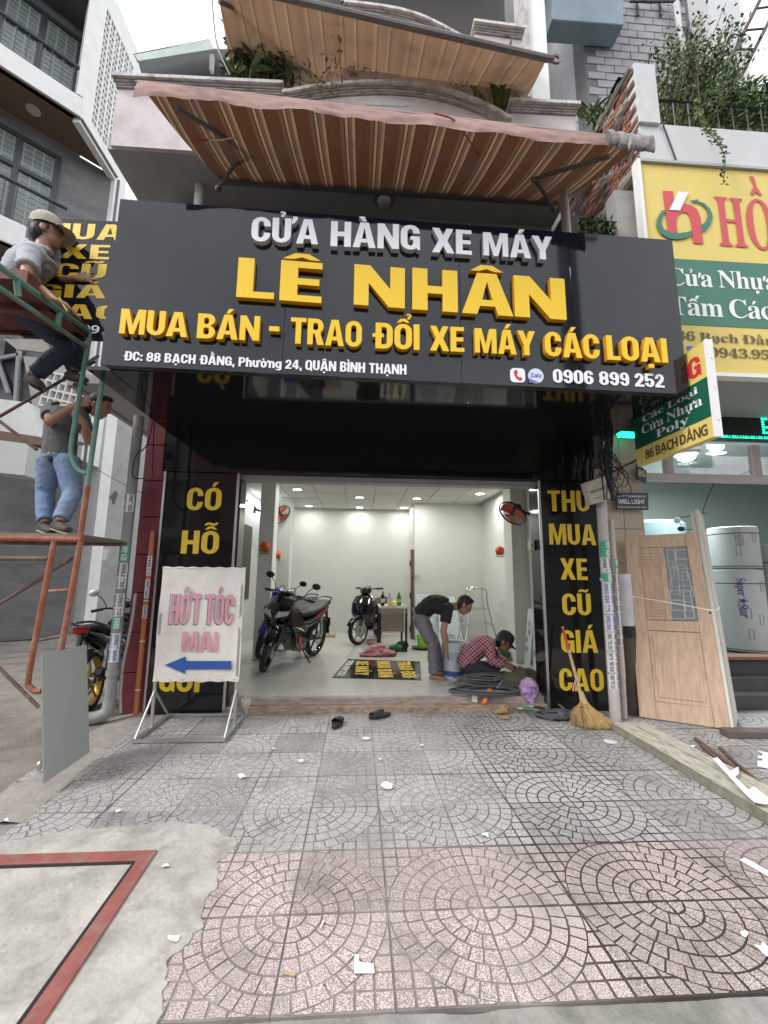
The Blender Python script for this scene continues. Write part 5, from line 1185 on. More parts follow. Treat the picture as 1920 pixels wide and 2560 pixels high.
# ---------------------------------------------------------------- furniture and goods inside
t = thing('desk', 'small wooden topped desk on a black metal frame wrapped in clear film', 'desk', (.6, 7.4, FL))
tw_ = mat('oak_panel', (.33, .26, .20), .5, var=.15, sc=3, stretch=(1, 1, 9)); bmx = mat('black_metal', (.015, .015, .016), .4, .3, var=0); film = mat('stretch_film', (.75, .77, .78), .12, var=.1, sc=30, trans=.5, alpha=.5, bump=.8, bsc=18)
Bx('tabletop', (.37, 7.3, .85), (.85, 8.1, .88), mat('desk_top', (.50, .46, .40), .4, var=.08), t, .004)
Bx('drawer_panel', (.42, 7.33, .47), (.80, 7.36, .845), tw_, t, .004)
for x in (.37, .815):
    for y in (7.3, 8.05): Bx('leg', (x, y, .14), (x+.035, y+.035, .85), bmx, t)
    Bx('rail', (x, 7.335, .14), (x+.035, 8.05, .175), bmx, t)
Bx('rail', (.405, 7.3, .14), (.815, 7.335, .165), bmx, t)
Bx('cross_rail', (.405, 8.05, .42), (.815, 8.085, .45), bmx, t)
MB().grid(lambda u, v: V((.355+.51*u, 7.29-.012*math.sin(v*5), .885-.13*v-.03*math.sin(u*7)*v)), 20, 8).build('plastic_wrap', film, t, smooth=True, norm=False)
def bottle(name, lb_, c, r, h, m, capm, cat='bottle'):
    t = thing(name, lb_, cat, c); MB().lathe([(0, 0), (r*.95, 0), (r, .01), (r, h*.6), (r*.85, h*.72), (r*.35, h*.86), (r*.35, h*.9)], c, n=16).build('body', m, t, smooth=True); MB().lathe([(r*.4, h*.9), (r*.4, h), (0, h)], c, n=12).build('cap', capm, t); return t
zt_ = .88
cola = bottle('drink_bottle', 'dark cola bottle at the left end of the desk top', V((.44, 7.5, zt_)), .035, .25, mat('dark_drink', (.02, .012, .01), .1, var=0), blackp)
MB().lathe([(.0355, .06), (.0355, .13)], (.44, 7.5, zt_), n=16).build('bottle_label', mat('label_white', (.6, .6, .58), .5), cola)
gb_ = bottle('drink_bottle', 'green drink bottle near the right end of the desk', V((.73, 7.55, zt_)), .042, .24, mat('green_drink', (.02, .19, .05), .15, var=0), mat('green_cap', (.03, .3, .08), .4))
MB().lathe([(.0425, .06), (.0425, .12)], (.73, 7.55, zt_), n=16).build('bottle_label', mat('label_leaf', (.35, .5, .2), .5), gb_)
t = thing('plastic_cup', 'clear plastic cup of yellow tea on the desk', 'cup', (.56, 7.4, zt_)); MB().lathe([(0, 0), (.03, 0), (.036, .06), (0, .06)], (.56, 7.4, zt_), n=14).build('tea', mat('yellow_tea', (.6, .42, .08), .15), t, smooth=True); MB().lathe([(.031, 0), (.042, .11), (.044, .11)], (.56, 7.4, zt_), n=14).build('cup', mat('clear_plastic', (.85, .85, .82), .1, var=0, alpha=.35), t, smooth=True)
t = tag(fuse(MB().ball((.57, 7.6, zt_+.09), (.06, .05, .09), 10).tube([(.57, 7.6, zt_+.15), (.55, 7.6, zt_+.24)], [.03, .015], 8), 'plastic_bag', mat('pink_film', (.62, .42, .5), .3, var=.1, alpha=.7), vox=.008, sm=1, disp=.012, dscale=22), 'thin pink plastic bag standing on the desk', 'bag')
t = tag(MB().ball((.64, 7.45, zt_+.05), (.045, .045, .05), 14).build('tape_ball', mat('neon_yellow', (.62, .80, .03), .5, var=0), smooth=True), 'round neon yellow object on the desk beside the green bottle', 'ball')
t = tag(fuse(MB().box((.60, 7.34, zt_+.0), (.68, 7.42, zt_+.035)).box((.46, 7.36, zt_), (.53, 7.42, zt_+.02)).box((.77, 7.4, zt_), (.83, 7.5, zt_+.03)), 'desk_litter', mat('crumpled_paper', (.6, .58, .5), .8), vox=.006, disp=.006, dscale=40), 'small crumpled packets and paper scattered on the desk top', 'litter'); t['kind'] = 'stuff'
t = thing('green_bag', 'green and black plastic bag under the desk', 'bag', (.7, 7.5, FL))
fuse(MB().ball((.68, 7.5, FL+.04), (.13, .1, .05), 12), 'bag', mat('bag_green', (.04, .20, .08), .35, var=.2), t, vox=.01, disp=.02, dscale=14); fuse(MB().ball((.80, 7.6, FL+.07), (.12, .1, .07), 12), 'black_cloth', mat('cloth_black', (.02, .02, .022), .8), t, vox=.01, disp=.02, dscale=14)
t = fuse(MB().ball((.30, 6.95, FL+.03), (.28, .12, .03), 14).ball((.34, 7.0, FL+.09), (.14, .10, .08), 14).tube([(.05, 6.9, FL+.02), (.25, 6.93, FL+.06), (.5, 6.92, FL+.05), (.62, 6.9, FL+.03)], [.04, .06, .07, .04], 8), 'crumpled_cloth', mat('pink_cloth', (.52, .24, .27), .9, var=.25, sc=9, dirt=(.12, .03, .05), dsc=9, damt=.9), vox=.012, sm=2, disp=.045, dscale=9); tag(t, 'crumpled pink patterned cloth on the floor before the desk', 'cloth')
t = tag(Bx('cardboard_sheet', (-.95, 9.0, FL+.001), (-.45, 9.35, FL+.03), mat('cardboard', (.36, .24, .14), .85), bevel=.004), 'flat brown cardboard on the floor behind the parked black and red motorbike', 'cardboard')
# lettered poster board lying on the floor
t = thing('floor_signboard', 'black signboard with yellow print lying upside down on the shop floor', 'signboard', (.35, 6.0, FL))
A, B_, C_, D_ = P(829.5, 1693.5, Z=FL+.006), P(1053, 1699.7, Z=FL+.006), P(1050, 1653.3, Z=FL+.006), P(870, 1647.6, Z=FL+.006)
MB().prism([A, B_, C_, D_], (0, 0, -.005)).build('panel', mat('board_gloss', (.015, .015, .014), .12, var=0), t)
uX = V((1, -.03, 0)).normalized(); dn = lambda x0, x1: None
def ftext(tx, xl_, y_far, y_near, h, m_, style='heavy'):
    text_on(tx, (V((xl_, y_far, FL+.0075)), V((-.02-.0, -1, 0)).normalized() if style == 'heavy' else V((-.13, -1, 0)).normalized(), V((1, 0, 0)), V((0, 0, 1))), y_far-y_near, h, 'lettering', [m_, m_], t, style=style, gap=.06)
ftext('TRAO ĐỔI', .60, 6.48, 5.48, .19, lett); ftext('MUA BÁN', .30, 6.50, 5.50, .19, lett); ftext('XE MÁY', .00, 6.50, 5.62, .18, lett); ftext('0906 899 252', -.12, 6.55, 5.58, .09, sw, 'sans')

# tall steel step stool
t = thing('step_stool', 'tall stainless steel ladder stool with a round top, behind the crouching worker', 'stool', (2.1, 7.6, FL))
chrome = mat('chrome_tube', (.62, .62, .62), .22, 1., var=0); tp = P(1190, 1467, Y=7.6)
MB().lathe([(0, 0), (.14, 0), (.15, -.012), (.14, -.03), (0, -.03)], tp, n=24).build('seat', chrome, t, smooth=True)
for sx, sy in ((-1, -1), (1, -1), (-1, 1), (1, 1)):
    a = tp+V((sx*.10, sy*.10, -.02)); b = V((tp.x+sx*.31, tp.y+sy*.30, FL)); MB().tube(bez([a, a+V((sx*.05, sy*.04, -.06)), lerp(a, b, .3), b], 5), .0125, 8).build('leg', chrome, t, smooth=True); MB().tube([b, b+V((0, 0, .03))], .017, 8).build('rubber_foot', rubber, t)
for u in (.36, .60, .84):
    z = lerp(tp.z, FL, u); k_ = .12+.20*u
    for a, b in (((-1, -1), (1, -1)), ((-1, 1), (1, 1)), ((-1, -1), (-1, 1)), ((1, -1), (1, 1))): MB().tube([(tp.x+a[0]*k_, tp.y+a[1]*k_*.97, z), (tp.x+b[0]*k_, tp.y+b[1]*k_*.97, z)], .010, 7).build('rung', chrome, t, smooth=True)
# printed boards leaning
pm2 = mat('protected_board', (.50, .56, .57), .3, var=.12, sc=5); prt = mat('grey_print', (.25, .29, .33), .5)
def sheet(lb_, q, d, n):
    t = thing('panel_board', lb_, 'board', q[0], 'film covered boards leaning inside the shop'); MB().prism(q, d).build('board', pm2, t)
    for k in range(n):
        u, v = random.uniform(.15, .8), random.uniform(.12, .85); c = lerp(lerp(q[0], q[1], u), lerp(q[3], q[2], u), v)-V(d)*.3; e1 = (q[1]-q[0]).normalized(); e2 = (q[3]-q[0]).normalized()
        for r in (.05, .03): MB().tube([c+e1*r*math.cos(a*.5)*1.+e2*r*.8*math.sin(a*.5) for a in range(14)], .003, 4).build('printed_mark', prt, t)
sheet('pale film covered board leaning on the inner wall behind the bending man', [V((1.13, 8.3, FL)), V((1.72, 8.3, FL)), V((1.75, 8.6, 1.05)), V((1.16, 8.6, 1.05))], (0, .01, 0), 7)
sheet('bluish film covered board leaning on the inner wall right of the bending man', [V((1.55, 8.1, FL)), V((2.02, 8.1, FL)), V((1.95, 8.55, 1.0)), V((1.62, 8.55, 1.0))], (0, .01, 0), 5)
sheet('tall narrow film covered board leaning beside the right jamb', [P(1310, 1665, Y=5.9), P(1325, 1667, Y=5.6), P(1335, 1525, Y=5.6), P(1320, 1520, Y=5.9)], (.01, .01, 0), 5)
sheet('narrow strip board standing just left of the right jamb', [P(1333, 1678, Y=5.35), P(1342, 1680, Y=5.2), P(1342, 1538, Y=5.2), P(1335, 1545, Y=5.35)], (.01, .01, 0), 2)
# green bucket on a tray
t = thing('lime_bucket', 'lime green plastic bucket on a round black tray', 'bucket', P(1057, 1622, Z=FL)); c = P(1056, 1622, Z=FL)
MB().lathe([(0, .02), (.085, .02), (.105, .24), (.1, .25), (.095, .24), (.08, .03)], c, n=20).build('bucket', mat('lime_plastic', (.33, .68, .04), .4, var=0), t, smooth=True)
t2 = tag(MB().lathe([(0, 0), (.17, 0), (.19, .03), (.17, .02), (0, .015)], c, n=24).build('tray', blackp, smooth=True), 'round black tray under the lime green bucket', 'tray')
tag(MB().lathe([(0, .015), (.05, .015), (.055, .13), (0, .13)], c+V((.13, .03, 0)), n=14).build('orange_tin', mat('orange_plastic', (.75, .35, .05), .4), smooth=True), 'small orange tin beside the lime bucket', 'tin')
# paint bucket
t = thing('paint_bucket', 'large white and blue paint bucket behind the crouching worker', 'bucket', P(1133, 1695, Z=FL)); c = P(1135, 1692, Z=FL)
MB().lathe([(0, 0), (.13, 0), (.145, .40), (.152, .40), (.152, .43), (.14, .43), (.13, .03)], c, n=24).build('bucket', mat('bucket_white', (.55, .60, .62), .35, var=0), t, smooth=True)
MB().lathe([(.1315, .03), (.1365, .19)], c, n=24).build('blue_label', mat('bucket_blue', (.05, .10, .35), .35, var=.3, sc=18), t, smooth=True); MB().lathe([(.138, .215), (.1425, .32)], c, n=24).build('pale_label', mat('bucket_pale', (.35, .48, .56), .35, var=.4, sc=14), t, smooth=True)
MB().tube(bez([c+V((-.15, 0, .39)), c+V((-.1, -.12, .3)), c+V((.1, -.12, .3)), c+V((.15, 0, .39))], 6), .004, 5).build('handle', steel, t)
t = thing('yellow_board', 'white and yellow cut board standing behind the bending man', 'board', P(1100, 1680, Z=FL)); MB().prism([P(1098, 1662, Y=5.75), P(1118, 1664, Y=5.75), P(1118, 1612, Y=5.75), P(1096, 1612, Y=5.75)], (0, .01, 0)).build('white_panel', sw, t); MB().prism([P(1110, 1676, Y=5.65), P(1119, 1678, Y=5.65), P(1118, 1630, Y=5.65), P(1109, 1630, Y=5.65)], (0, .01, 0)).build('yellow_strip', lett, t)
tag(MB().ball(P(1254, 1636, Y=6.6), (.14, .1, .1), 12).build('cloth_bundle', mat('bundle_green', (.05, .12, .08), .8, var=.4, sc=12), smooth=True), 'dark green cloth bundle on the floor beyond the crouching worker', 'bundle')
tag(Tb('metal_rod', [P(1064, 1650, Z=FL+.01), P(1112, 1657, Z=FL+.01)], .006, steel), 'thin metal rod on the floor behind the bending man', 'rod')

# ---------------------------------------------------------------- cables, tools at the doorway
cab = mat('grey_cable', (.075, .085, .10), .5, var=.1); cab2 = mat('olive_cable', (.12, .125, .12), .55, var=.1)
def coil(name, lb_, c, rx, ry, n, m, r=.008, z0=.0, h=.04, cat='cable'):
    pts = []; off = V((0, 0, 0))
    for k in range(n*14+1):
        a = 2*math.pi*k/14
        if k % 14 == 0: off = V((random.uniform(-.05, .05), random.uniform(-.03, .03), 0)); sc_ = random.uniform(.85, 1.1); zz = random.uniform(0, h)
        pts.append(V(c)+off+V((rx*sc_*math.cos(a), ry*sc_*math.sin(a), z0+zz+.008*math.sin(a*2))))
    return tag(MB().tube(bez(pts, 3), r, 6).build(name, m, smooth=True), lb_, cat)
cc = P(1195, 1722, Z=.16)
coil('cable_coil', 'thick blue grey cable coiled over the door sill', (1.42, 4.78, .15), .33, .15, 5, cab, .012, 0, .05)
coil('cable_coil', 'thin olive grey cable loops on top of the thick blue grey coil', (1.42, 4.98, .19), .26, .12, 7, cab2, .0065, 0, .09)
coil('cable_coil', 'small dark cable coil on the pavement below the purple bag', (2.02, 4.42, .01), .16, .12, 4, cab, .010, 0, .03)
tag(Tb('loose_cable', bez([(1.2, 4.95, .16), (1.7, 5.0, .2), (2.0, 4.8, .16), (2.2, 4.5, .02), (2.0, 4.35, .015)], 8), .009, cab2), 'loose grey cable running from the coil down to the pavement', 'cable')
tag(Tb('air_hose', bez([P(1243, 1718, Z=.18), P(1268, 1692, Y=5.0), P(1310, 1703, Y=4.9), P(1330, 1716, Y=4.8)], 8), .009, mat('pale_hose', (.4, .42, .42), .5)), 'pale hose arching over the tool bag', 'hose')
t = thing('power_strip', 'orange power strip with three sockets lying on the coiled cable', 'power strip', (1.45, 4.72, .2))
pa, pb = P(1209, 1762, Y=4.62), P(1224, 1726, Y=4.80); ax = (pb-pa).normalized(); sxx = V((1, 0, 0)); nn = sxx.cross(ax).normalized(); nn = nn if nn.y < 0 else -nn
org = mat('orange_plastic_bright', (.85, .16, .03), .4, var=0)
MB().prism([pa-sxx*.028, pa+sxx*.028, pb+sxx*.024, pb-sxx*.024], nn*.03).build('body', org, t, bevel=.005)
for k in range(3):
    c = lerp(pa, pb, .2+.28*k)+nn*.031; MB().prism([c+sxx*a*.018+ax*b*.018 for a, b in ((-1, -1), (1, -1), (1, 1), (-1, 1))], nn*.002).build('socket', mat('socket_cream', (.75, .5, .3), .5), t)
tag(fuse(MB().box(P(1180, 1757, Y=4.66), P(1194, 1740, Y=4.66)+V((0, .02, 0))), 'paper_scrap', mat('cream_paper', (.75, .74, .58), .8), vox=.006, disp=.008, dscale=30), 'crumpled cream paper on the coiled cable left of the orange power strip', 'paper')
bagm = mat('olive_canvas', (.10, .095, .065), .9, var=.25, sc=10, bump=.4, bsc=80)
t = thing('tool_bag', 'open olive canvas tool bag at the right side of the doorway', 'bag', (2.0, 5.0, FL))
fuse(MB().ball(P(1290, 1715, Y=5.0)+V((0, 0, .02)), (.22, .14, .15), 14).ball(P(1320, 1700, Y=5.1), (.17, .14, .13), 12).tube([P(1275, 1690, Y=5.0), P(1300, 1676, Y=5.05), P(1340, 1695, Y=5.05)], [.035, .06, .035], 8), 'bag', bagm, t, vox=.014, disp=.03, dscale=7)
fuse(MB().ball(P(1255, 1700, Y=5.1), (.14, .10, .10), 12), 'dark_lining', mat('cloth_black', (0, 0, 0)), t, vox=.014, disp=.025, dscale=9); fuse(MB().ball(P(1350, 1710, Y=5.1), (.10, .1, .11), 12), 'dark_lining', mat('cloth_black', (0, 0, 0)), t, vox=.014, disp=.025, dscale=9)
pb_ = fuse(MB().ball(P(1322, 1722, Y=4.72)+V((0, 0, .0)), (.10, .085, .115), 14).tube([P(1322, 1742, Y=4.7), P(1330, 1756, Y=4.66), P(1332, 1764, Y=4.6)], [.05, .022, .03], 8), 'purple_bag', mat('purple_film', (.38, .26, .46), .22, var=.25, sc=12), vox=.009, sm=1, disp=.03, dscale=13); tag(pb_, 'shiny purple plastic bag tied at the doorway beside the right jamb', 'bag')
tag(fuse(MB().ball(P(1250, 1778, Z=.02), (.10, .06, .02), 10).tube([P(1246, 1782, Z=.02), P(1262, 1772, Z=.06), P(1270, 1765, Z=.05)], [.03, .03, .015], 6), 'dry_leaf_pile', mat('dry_leaf', (.34, .22, .10), .8, var=.4, sc=18), vox=.008, disp=.03, dscale=16), 'curled brown wrapping paper on the pavement below the cables', 'wrapping')
tag(fuse(MB().ball(P(1262, 1794, Z=.015), (.05, .04, .015), 10), 'brown_leaf', mat('dry_leaf', (0, 0, 0)), vox=.007, disp=.02, dscale=22), 'small brown dry leaf on the pavement in front of the doorway', 'leaf')
for k, (px, py, m_, lb_) in enumerate(((1305, 1771, mat('tool_green', (.03, .22, .12), .4), 'green handled pliers on the small cable coil'), (1332, 1766, blackp, 'black handled cutter beside the small cable coil'))):
    a = P(px, py, Z=.05); t = thing('pliers', lb_, 'pliers', a)
    for s in (-1, 1): MB().tube(bez([a, a+V((.05, s*.02, 0)), a+V((.12, s*.03, -.01))], 4), .009, 6).build('handle', m_, t, smooth=True)
    MB().tube([a+V((-.05, 0, 0)), a], [.005, .012], 6).build('jaw', steel, t, smooth=True)
# sandals
sdm = mat('sandal_foam', (.018, .02, .024), .7, var=.1)
def sandal(lb_, c, rz, heel=.0):
    t = thing('sandal', lb_, 'sandal', (0, 0, 0)); mb = MB(); n = 22
    out = [(.125*math.cos(2*math.pi*k/n), (.048+.008*math.cos(2*math.pi*k/n))*math.sin(2*math.pi*k/n)) for k in range(n)]
    mb.prism([V((x, y, 0)) for x, y in out], (0, 0, .028)); mb.build('sole', sdm, t, bevel=.005, smooth=True)
    MB().grid(lambda u, v: V((-.01+.12*u-.02*math.sin(v*math.pi), (.055-.012*u)*math.cos(math.pi*v), .02+(.055-.022*u)*math.sin(math.pi*v))), 5, 12).build('strap', sdm, t, smooth=True, norm=False)
    t.location = c; t.rotation_euler = (0, 0, rz)
sandal('black slide sandal pointing back to the street, left one of the pair', P(843, 1812, Z=.004), R(78)); sandal('black slide sandal turned sideways nearer the shop step', P(950, 1792, Z=.004), R(208))
# plastic cup of tea by the A-sign, clear film
t = thing('plastic_cup', 'clear plastic cup with brown tea on the step behind the barber sign', 'cup', (-1.2, 4.56, 0)); c = P(614, 1783, Z=.0)
MB().lathe([(0, 0), (.035, 0), (.04, .07), (0, .07)], c, n=14).build('tea', mat('brown_tea', (.38, .2, .04), .15), t, smooth=True); MB().lathe([(.036, 0), (.05, .14), (.053, .14)], c, n=14).build('cup', mat('clear_plastic', (0, 0, 0)), t, smooth=True)
tag(fuse(MB().ball(P(582, 1792, Z=.03), (.05, .04, .03), 10), 'clear_film', mat('film_clump', (.6, .6, .6), .2, trans=.3, alpha=.6), vox=.007, disp=.02, dscale=22), 'clump of clear plastic film beside the tea cup', 'film')

# ---------------------------------------------------------------- barber sign stand
t = thing('barber_sign', 'white cloth pavement sign with faded red words and a blue arrow on a metal stand', 'sign stand', (-1.46, 4.2, 0))
cl_ = mat('stained_canvas', (.72, .69, .66), .85, var=.04, sc=3, dirt=(.50, .42, .32), dsc=2.4, damt=.55, bump=.25, bsc=9)
ax0, ax1, az0, az1, ay = -1.86, -1.085, .42, 1.455, 4.17
def cloth(u, v):
    e = .006*noise.noise(V((u*4, v*5, 1))); return V((lerp(ax0, ax1, u)+.004*math.sin(v*9)*(1 if u in (0, 1) else 0), ay-.012+e, lerp(az0, az1, v)+(.006*math.sin(u*23)+.005*math.sin(u*51) if v == 1 else (.004*math.sin(u*31) if v == 0 else 0))))
MB().grid(cloth, 40, 40).build('sign_cloth', cl_, t, smooth=True, norm=False); Bx('sign_back', (ax0+.005, ay-.002, az0+.01), (ax1-.005, ay+.018, az1-.01), cl_, t)
MB().tube([V((lerp(ax0, ax1, k/30), ay-.005, az1+.004*math.sin(k*1.3))) for k in range(31)], .012, 6).build('rolled_hem', cl_, t, smooth=True)
pkp = mat('faded_red_print', (.60, .28, .33), .8, var=.18, sc=7); sp_ = mat('shadow_print', (.10, .09, .14), .8); blp = mat('blue_print', (.025, .09, .33), .8, var=.08)
def stext(tx, a, b, cap, m_, y, **k): fr, w, h = frame(a[0], a[1], b[0], b[1], cap, y); text_on(tx, fr, w, h, 'lettering', [m_, m_], t, **k)
stext('HỚT TÓC', (419.5, 1562.5), (580, 1563.5), 1485, sp_, 4.149, gap=.05, space=.24); stext('HỚT TÓC', (421.5, 1560.5), (582, 1561.5), 1483, mat('halo_white', (.75, .73, .72), .8, var=0), 4.1475, gap=.05, space=.24); stext('HỚT TÓC', (423, 1560), (581.5, 1561), 1483.5, pkp, 4.146, gap=.065, space=.25)
stext('MAI', (453, 1629), (542, 1629.5), 1579, pkp, 4.146, gap=.06)
ap = [(412, 1662.5), (465, 1641), (464.5, 1652.5), (578.5, 1652.5), (578.5, 1673), (463.5, 1673.5), (463, 1684.5)]
MB().prism([P(a, b, Y=4.146) for a, b in ap], (0, .001, 0)).build('arrow', blp, t)
for k in range(7): MB().ball((lerp(ax0+.04, ax1-.04, k/6), ay-.016, az0+.02), .006, 6).build('rivet', steel, t)
stl = steel
for x in (ax0+.02, ax1-.02):
    MB().box((x-.012, 4.158, .03), (x+.012, 4.182, az1-.01)).build('post', stl, t)
    for yy in (3.88, 4.52): MB().tube([(x, yy, .02), (x, 4.17, .34)], .011, 6).build('brace', stl, t)
    MB().box((x-.014, 3.86, .006), (x+.014, 4.54, .032)).build('base_rail', stl, t)
for yy in (3.87, 4.53): MB().box((ax0+.034, yy-.013, .006), (ax1-.034, yy+.013, .030)).build('base_rail', stl, t)

# ---------------------------------------------------------------- pipes and poles at the sides
gp = mat('grey_pvc', (.25, .255, .255), .5, var=.08, dirt=(.35, .34, .32), dsc=4, damt=.3)
t = thing('drain_pipe', 'tall grey drain pipe with an elbow at its foot and stuck phone number stickers', 'pipe', (-2.38, 4.4, 0))
fx, fy = -2.36, 4.42
MB().tube([(fx, fy, 3.05), (fx, fy, .16)], .05, 16).build('pipe', gp, t, smooth=True)
MB().tube(bez([(fx, fy, .20), (fx-.01, fy-.02, .09), (fx-.09, fy-.05, .05), (fx-.17, fy-.08, .05)], 6), .056, 16, cap=False).build('elbow', gp, t, smooth=True)
MB().lathe([(.055, 0), (.062, 0), (.062, .05), (.055, .05)], (fx, fy, .42), n=16).build('collar', gp, t, smooth=True)
stk = {'g': (mat('sticker_green', (.05, .36, .22), .5), sw), 'w': (mat('sticker_white', (.68, .67, .66), .6, var=.1, sc=30), mat('print_black', (.03, .03, .035), .6)), 'b': (mat('sticker_white', (0, 0, 0)), mat('print_blue', (.03, .06, .36), .6))}
PW = [None]
def stickers(root, cx, cy, r, items, ang=-90, lean=(0, 0)):
    for z0, z1, k, txt in items:
        bm_, pm_ = stk[k]; mb = MB(); a0, a1 = R(ang-75), R(ang+70); zz = 6
        mb.grid(lambda u, v: V((cx+lean[0]*lerp(z0, z1, v)+(r+.0015)*math.cos(lerp(a0, a1, u)), cy+lean[1]*lerp(z0, z1, v)+(r+.0015)*math.sin(lerp(a0, a1, u)), lerp(z0, z1, v)+.006*noise.noise(V((u*5, v*9, z0))))), 8, 2)
        s = mb.build('sticker', bm_, root, smooth=True, norm=False)
        mb = MB(); tw, L = layout(txt, 'sans', .06, .3); L0 = (z1-z0)*.92; sx = L0/tw; H = min(.055, r*.95)
        for row, (shift, hh) in enumerate(((.30, H),) if H < .03 or k == 'g' else ((.55, H*.7), (-.6, H*.7))):
            for ch, x, w, g, mk in L:
                vs, fs = g[1] if g[0] == 'f' else ([], [])
                out = []
                for (a, b_) in vs:
                    z = z1-.04*(z1-z0)-(x+a)*sx; th = R(ang)+shift+(b_*hh)/r-(hh/r)*.5; out.append(V((cx+lean[0]*z+(r+.0025)*math.cos(th), cy+lean[1]*z+(r+.0025)*math.sin(th), z)))
                mb.add(out, fs)
        mb.build('printed_number', pm_, s, norm=False)
stickers(t, fx, fy, .05, [(2.02, 2.20, 'w', '0907 555'), (1.52, 1.68, 'g', '0931 626'), (1.25, 1.50, 'w', '0982 755'), (.98, 1.2, 'w', '0903 112'), (.86, .97, 'g', '0988'), (.55, .82, 'b', '0907 666')])
t = thing('orange_conduit', 'thin orange brown conduit pipe with paper stickers against the dark red pier', 'pipe', (-2.13, 4.55, 0))
opm = mat('orange_pvc', (.42, .15, .05), .5, var=.12); MB().tube([(-2.17, 4.55, .02), (-2.17, 4.55, 1.75)], .024, 12).build('pipe', opm, t, smooth=True); MB().tube([(-2.17, 4.55, 1.75), (-2.17, 4.55, 1.84)], .02, 12).build('pipe_top', opm, t, smooth=True)
stickers(t, -2.17, 4.55, .024, [(1.38, 1.58, 'w', '0911'), (1.15, 1.34, 'b', '0907 666'), (.95, 1.08, 'w', '0903')])
for z in (.25, .72, 1.12): MB().lathe([(.026, 0), (.027, .004), (.026, .008)], (-2.17, 4.55, z), n=12).build('ring', wht, t)
tag(Tb('grey_hose', bez([(-2.29, 4.5, .05), (-2.31, 4.48, .4), (-2.27, 4.5, .9), (-2.26, 4.5, 1.2)], 5), .014, mat('pale_tube', (.45, .42, .40), .6)), 'pale thin pipe between the grey drain and the dark red pier', 'pipe')
wires = MB()
for pts in ([P(398, 960, Y=4.5), P(372, 1100, Y=4.4), P(340, 1140, Y=4.35), P(332, 1190, Y=4.35), P(362, 1197, Y=4.4)], [P(402, 900, Y=4.5), P(385, 1080, Y=4.5), P(380, 1190, Y=4.5), P(368, 1250, Y=4.5)]):
    wires.tube(bez(pts, 8), .006, 5)
wires.tube(bez([P(210, 1155, Y=5), P(290, 1200, Y=4.8), P(380, 1245, Y=4.5)], 6), .003, 4); tag(wires.build('loose_wires', blackp, smooth=True), 'thin black wires looping beside the grey drain pipe on the left', 'wires')
# right side poles
pvw = mat('dusty_white_pvc', (.50, .46, .45), .6, var=.08, dirt=(.22, .19, .18), dsc=5, damt=.6, bump=.1, bsc=10)
t = thing('white_service_pipe', 'thicker dirty white pipe covered with phone number stickers beside the right pillar panel', 'pipe', (2.56, 4.25, 0))
MB().tube([(2.56, 4.25, .01), (2.565, 4.25, 2.55)], .052, 16).build('pipe', pvw, t, smooth=True); MB().tube([(2.565, 4.25, 2.5), (2.565, 4.25, 2.93)], .04, 12).build('upper_pipe', mat('dark_pipe', (.10, .09, .09), .6), t, smooth=True)
stickers(t, 2.56, 4.25, .052, [(1.62, 1.78, 'g', '0931 626'), (1.46, 1.61, 'w', '0907'), (1.37, 1.45, 'g', '0988'), (1.05, 1.36, 'b', '0903 559 775'), (.88, 1.03, 'b', '0902 006'), (.69, .86, 'w', '0982 755 333'), (.48, .67, 'w', '0979 788 559'), (.32, .46, 'w', '0982 755 333')])
MB().grid(lambda u, v: V((2.50-.06*u, 4.19-.03*u, 1.36+.03*v+.02*u*u)), 4, 2).build('torn_sticker', mat('torn_paper', (.35, .34, .33), .8), t, norm=False)
t = thing('thin_service_pipe', 'thinner pale pipe with stickers standing just right of the thicker one', 'pipe', (2.76, 4.3, 0))
MB().tube([(2.70, 4.32, .4), (2.695, 4.32, 2.02)], .033, 14).build('pipe', mat('beige_pvc', (.52, .45, .40), .6, var=.06), t, smooth=True); MB().tube([(2.705, 4.34, .01), (2.70, 4.32, .41)], .03, 14).build('pipe', pvw, t, smooth=True)
stickers(t, 2.70, 4.32, .033, [(1.45, 1.6, 'g', '0907 333'), (1.24, 1.44, 'w', '0903 221'), (1.06, 1.22, 'w', '0911 800'), (.92, 1.05, 'b', '0909'), (.72, .90, 'w', '0907 888')])
t = thing('wide_rusty_pipe', 'dark rusty upright pipe behind the wooden door with a white wrapped top', 'pipe', (2.85, 4.4, 0))
MB().tube([(2.90, 4.5, 0), (2.90, 4.5, .78)], .085, 16).build('pipe', mat('rusty_pipe', (.075, .055, .045), .6, var=.4, sc=6), t, smooth=True); MB().tube([(2.90, 4.5, .78), (2.90, 4.5, .90)], .088, 16).build('black_tape', blackp, t, smooth=True); MB().tube([(2.90, 4.5, .90), (2.90, 4.5, 1.45)], .083, 16).build('white_wrap', mat('white_wrap', (.55, .55, .58), .5), t, smooth=True)
t = thing('meter_box', 'tilted off-white electrical box with faded black digits on the thick white pipe', 'electrical box', (2.48, 4.15, 2.2))
q = [P(1461, 1207, Y=4.12), P(1513, 1189, Y=4.12), P(1528, 1247, Y=4.12), P(1479, 1262, Y=4.12)]
MB().prism([q[3], q[2], q[1], q[0]], (0, .09, 0)).build('box', mat('box_ivory', (.50, .47, .40), .7, var=.1, sc=14, dirt=(.2, .18, .15), dsc=14, damt=.6), t, bevel=.006)
u_ = (q[1]-q[0]).normalized(); v_ = (q[0]-q[3]).normalized()
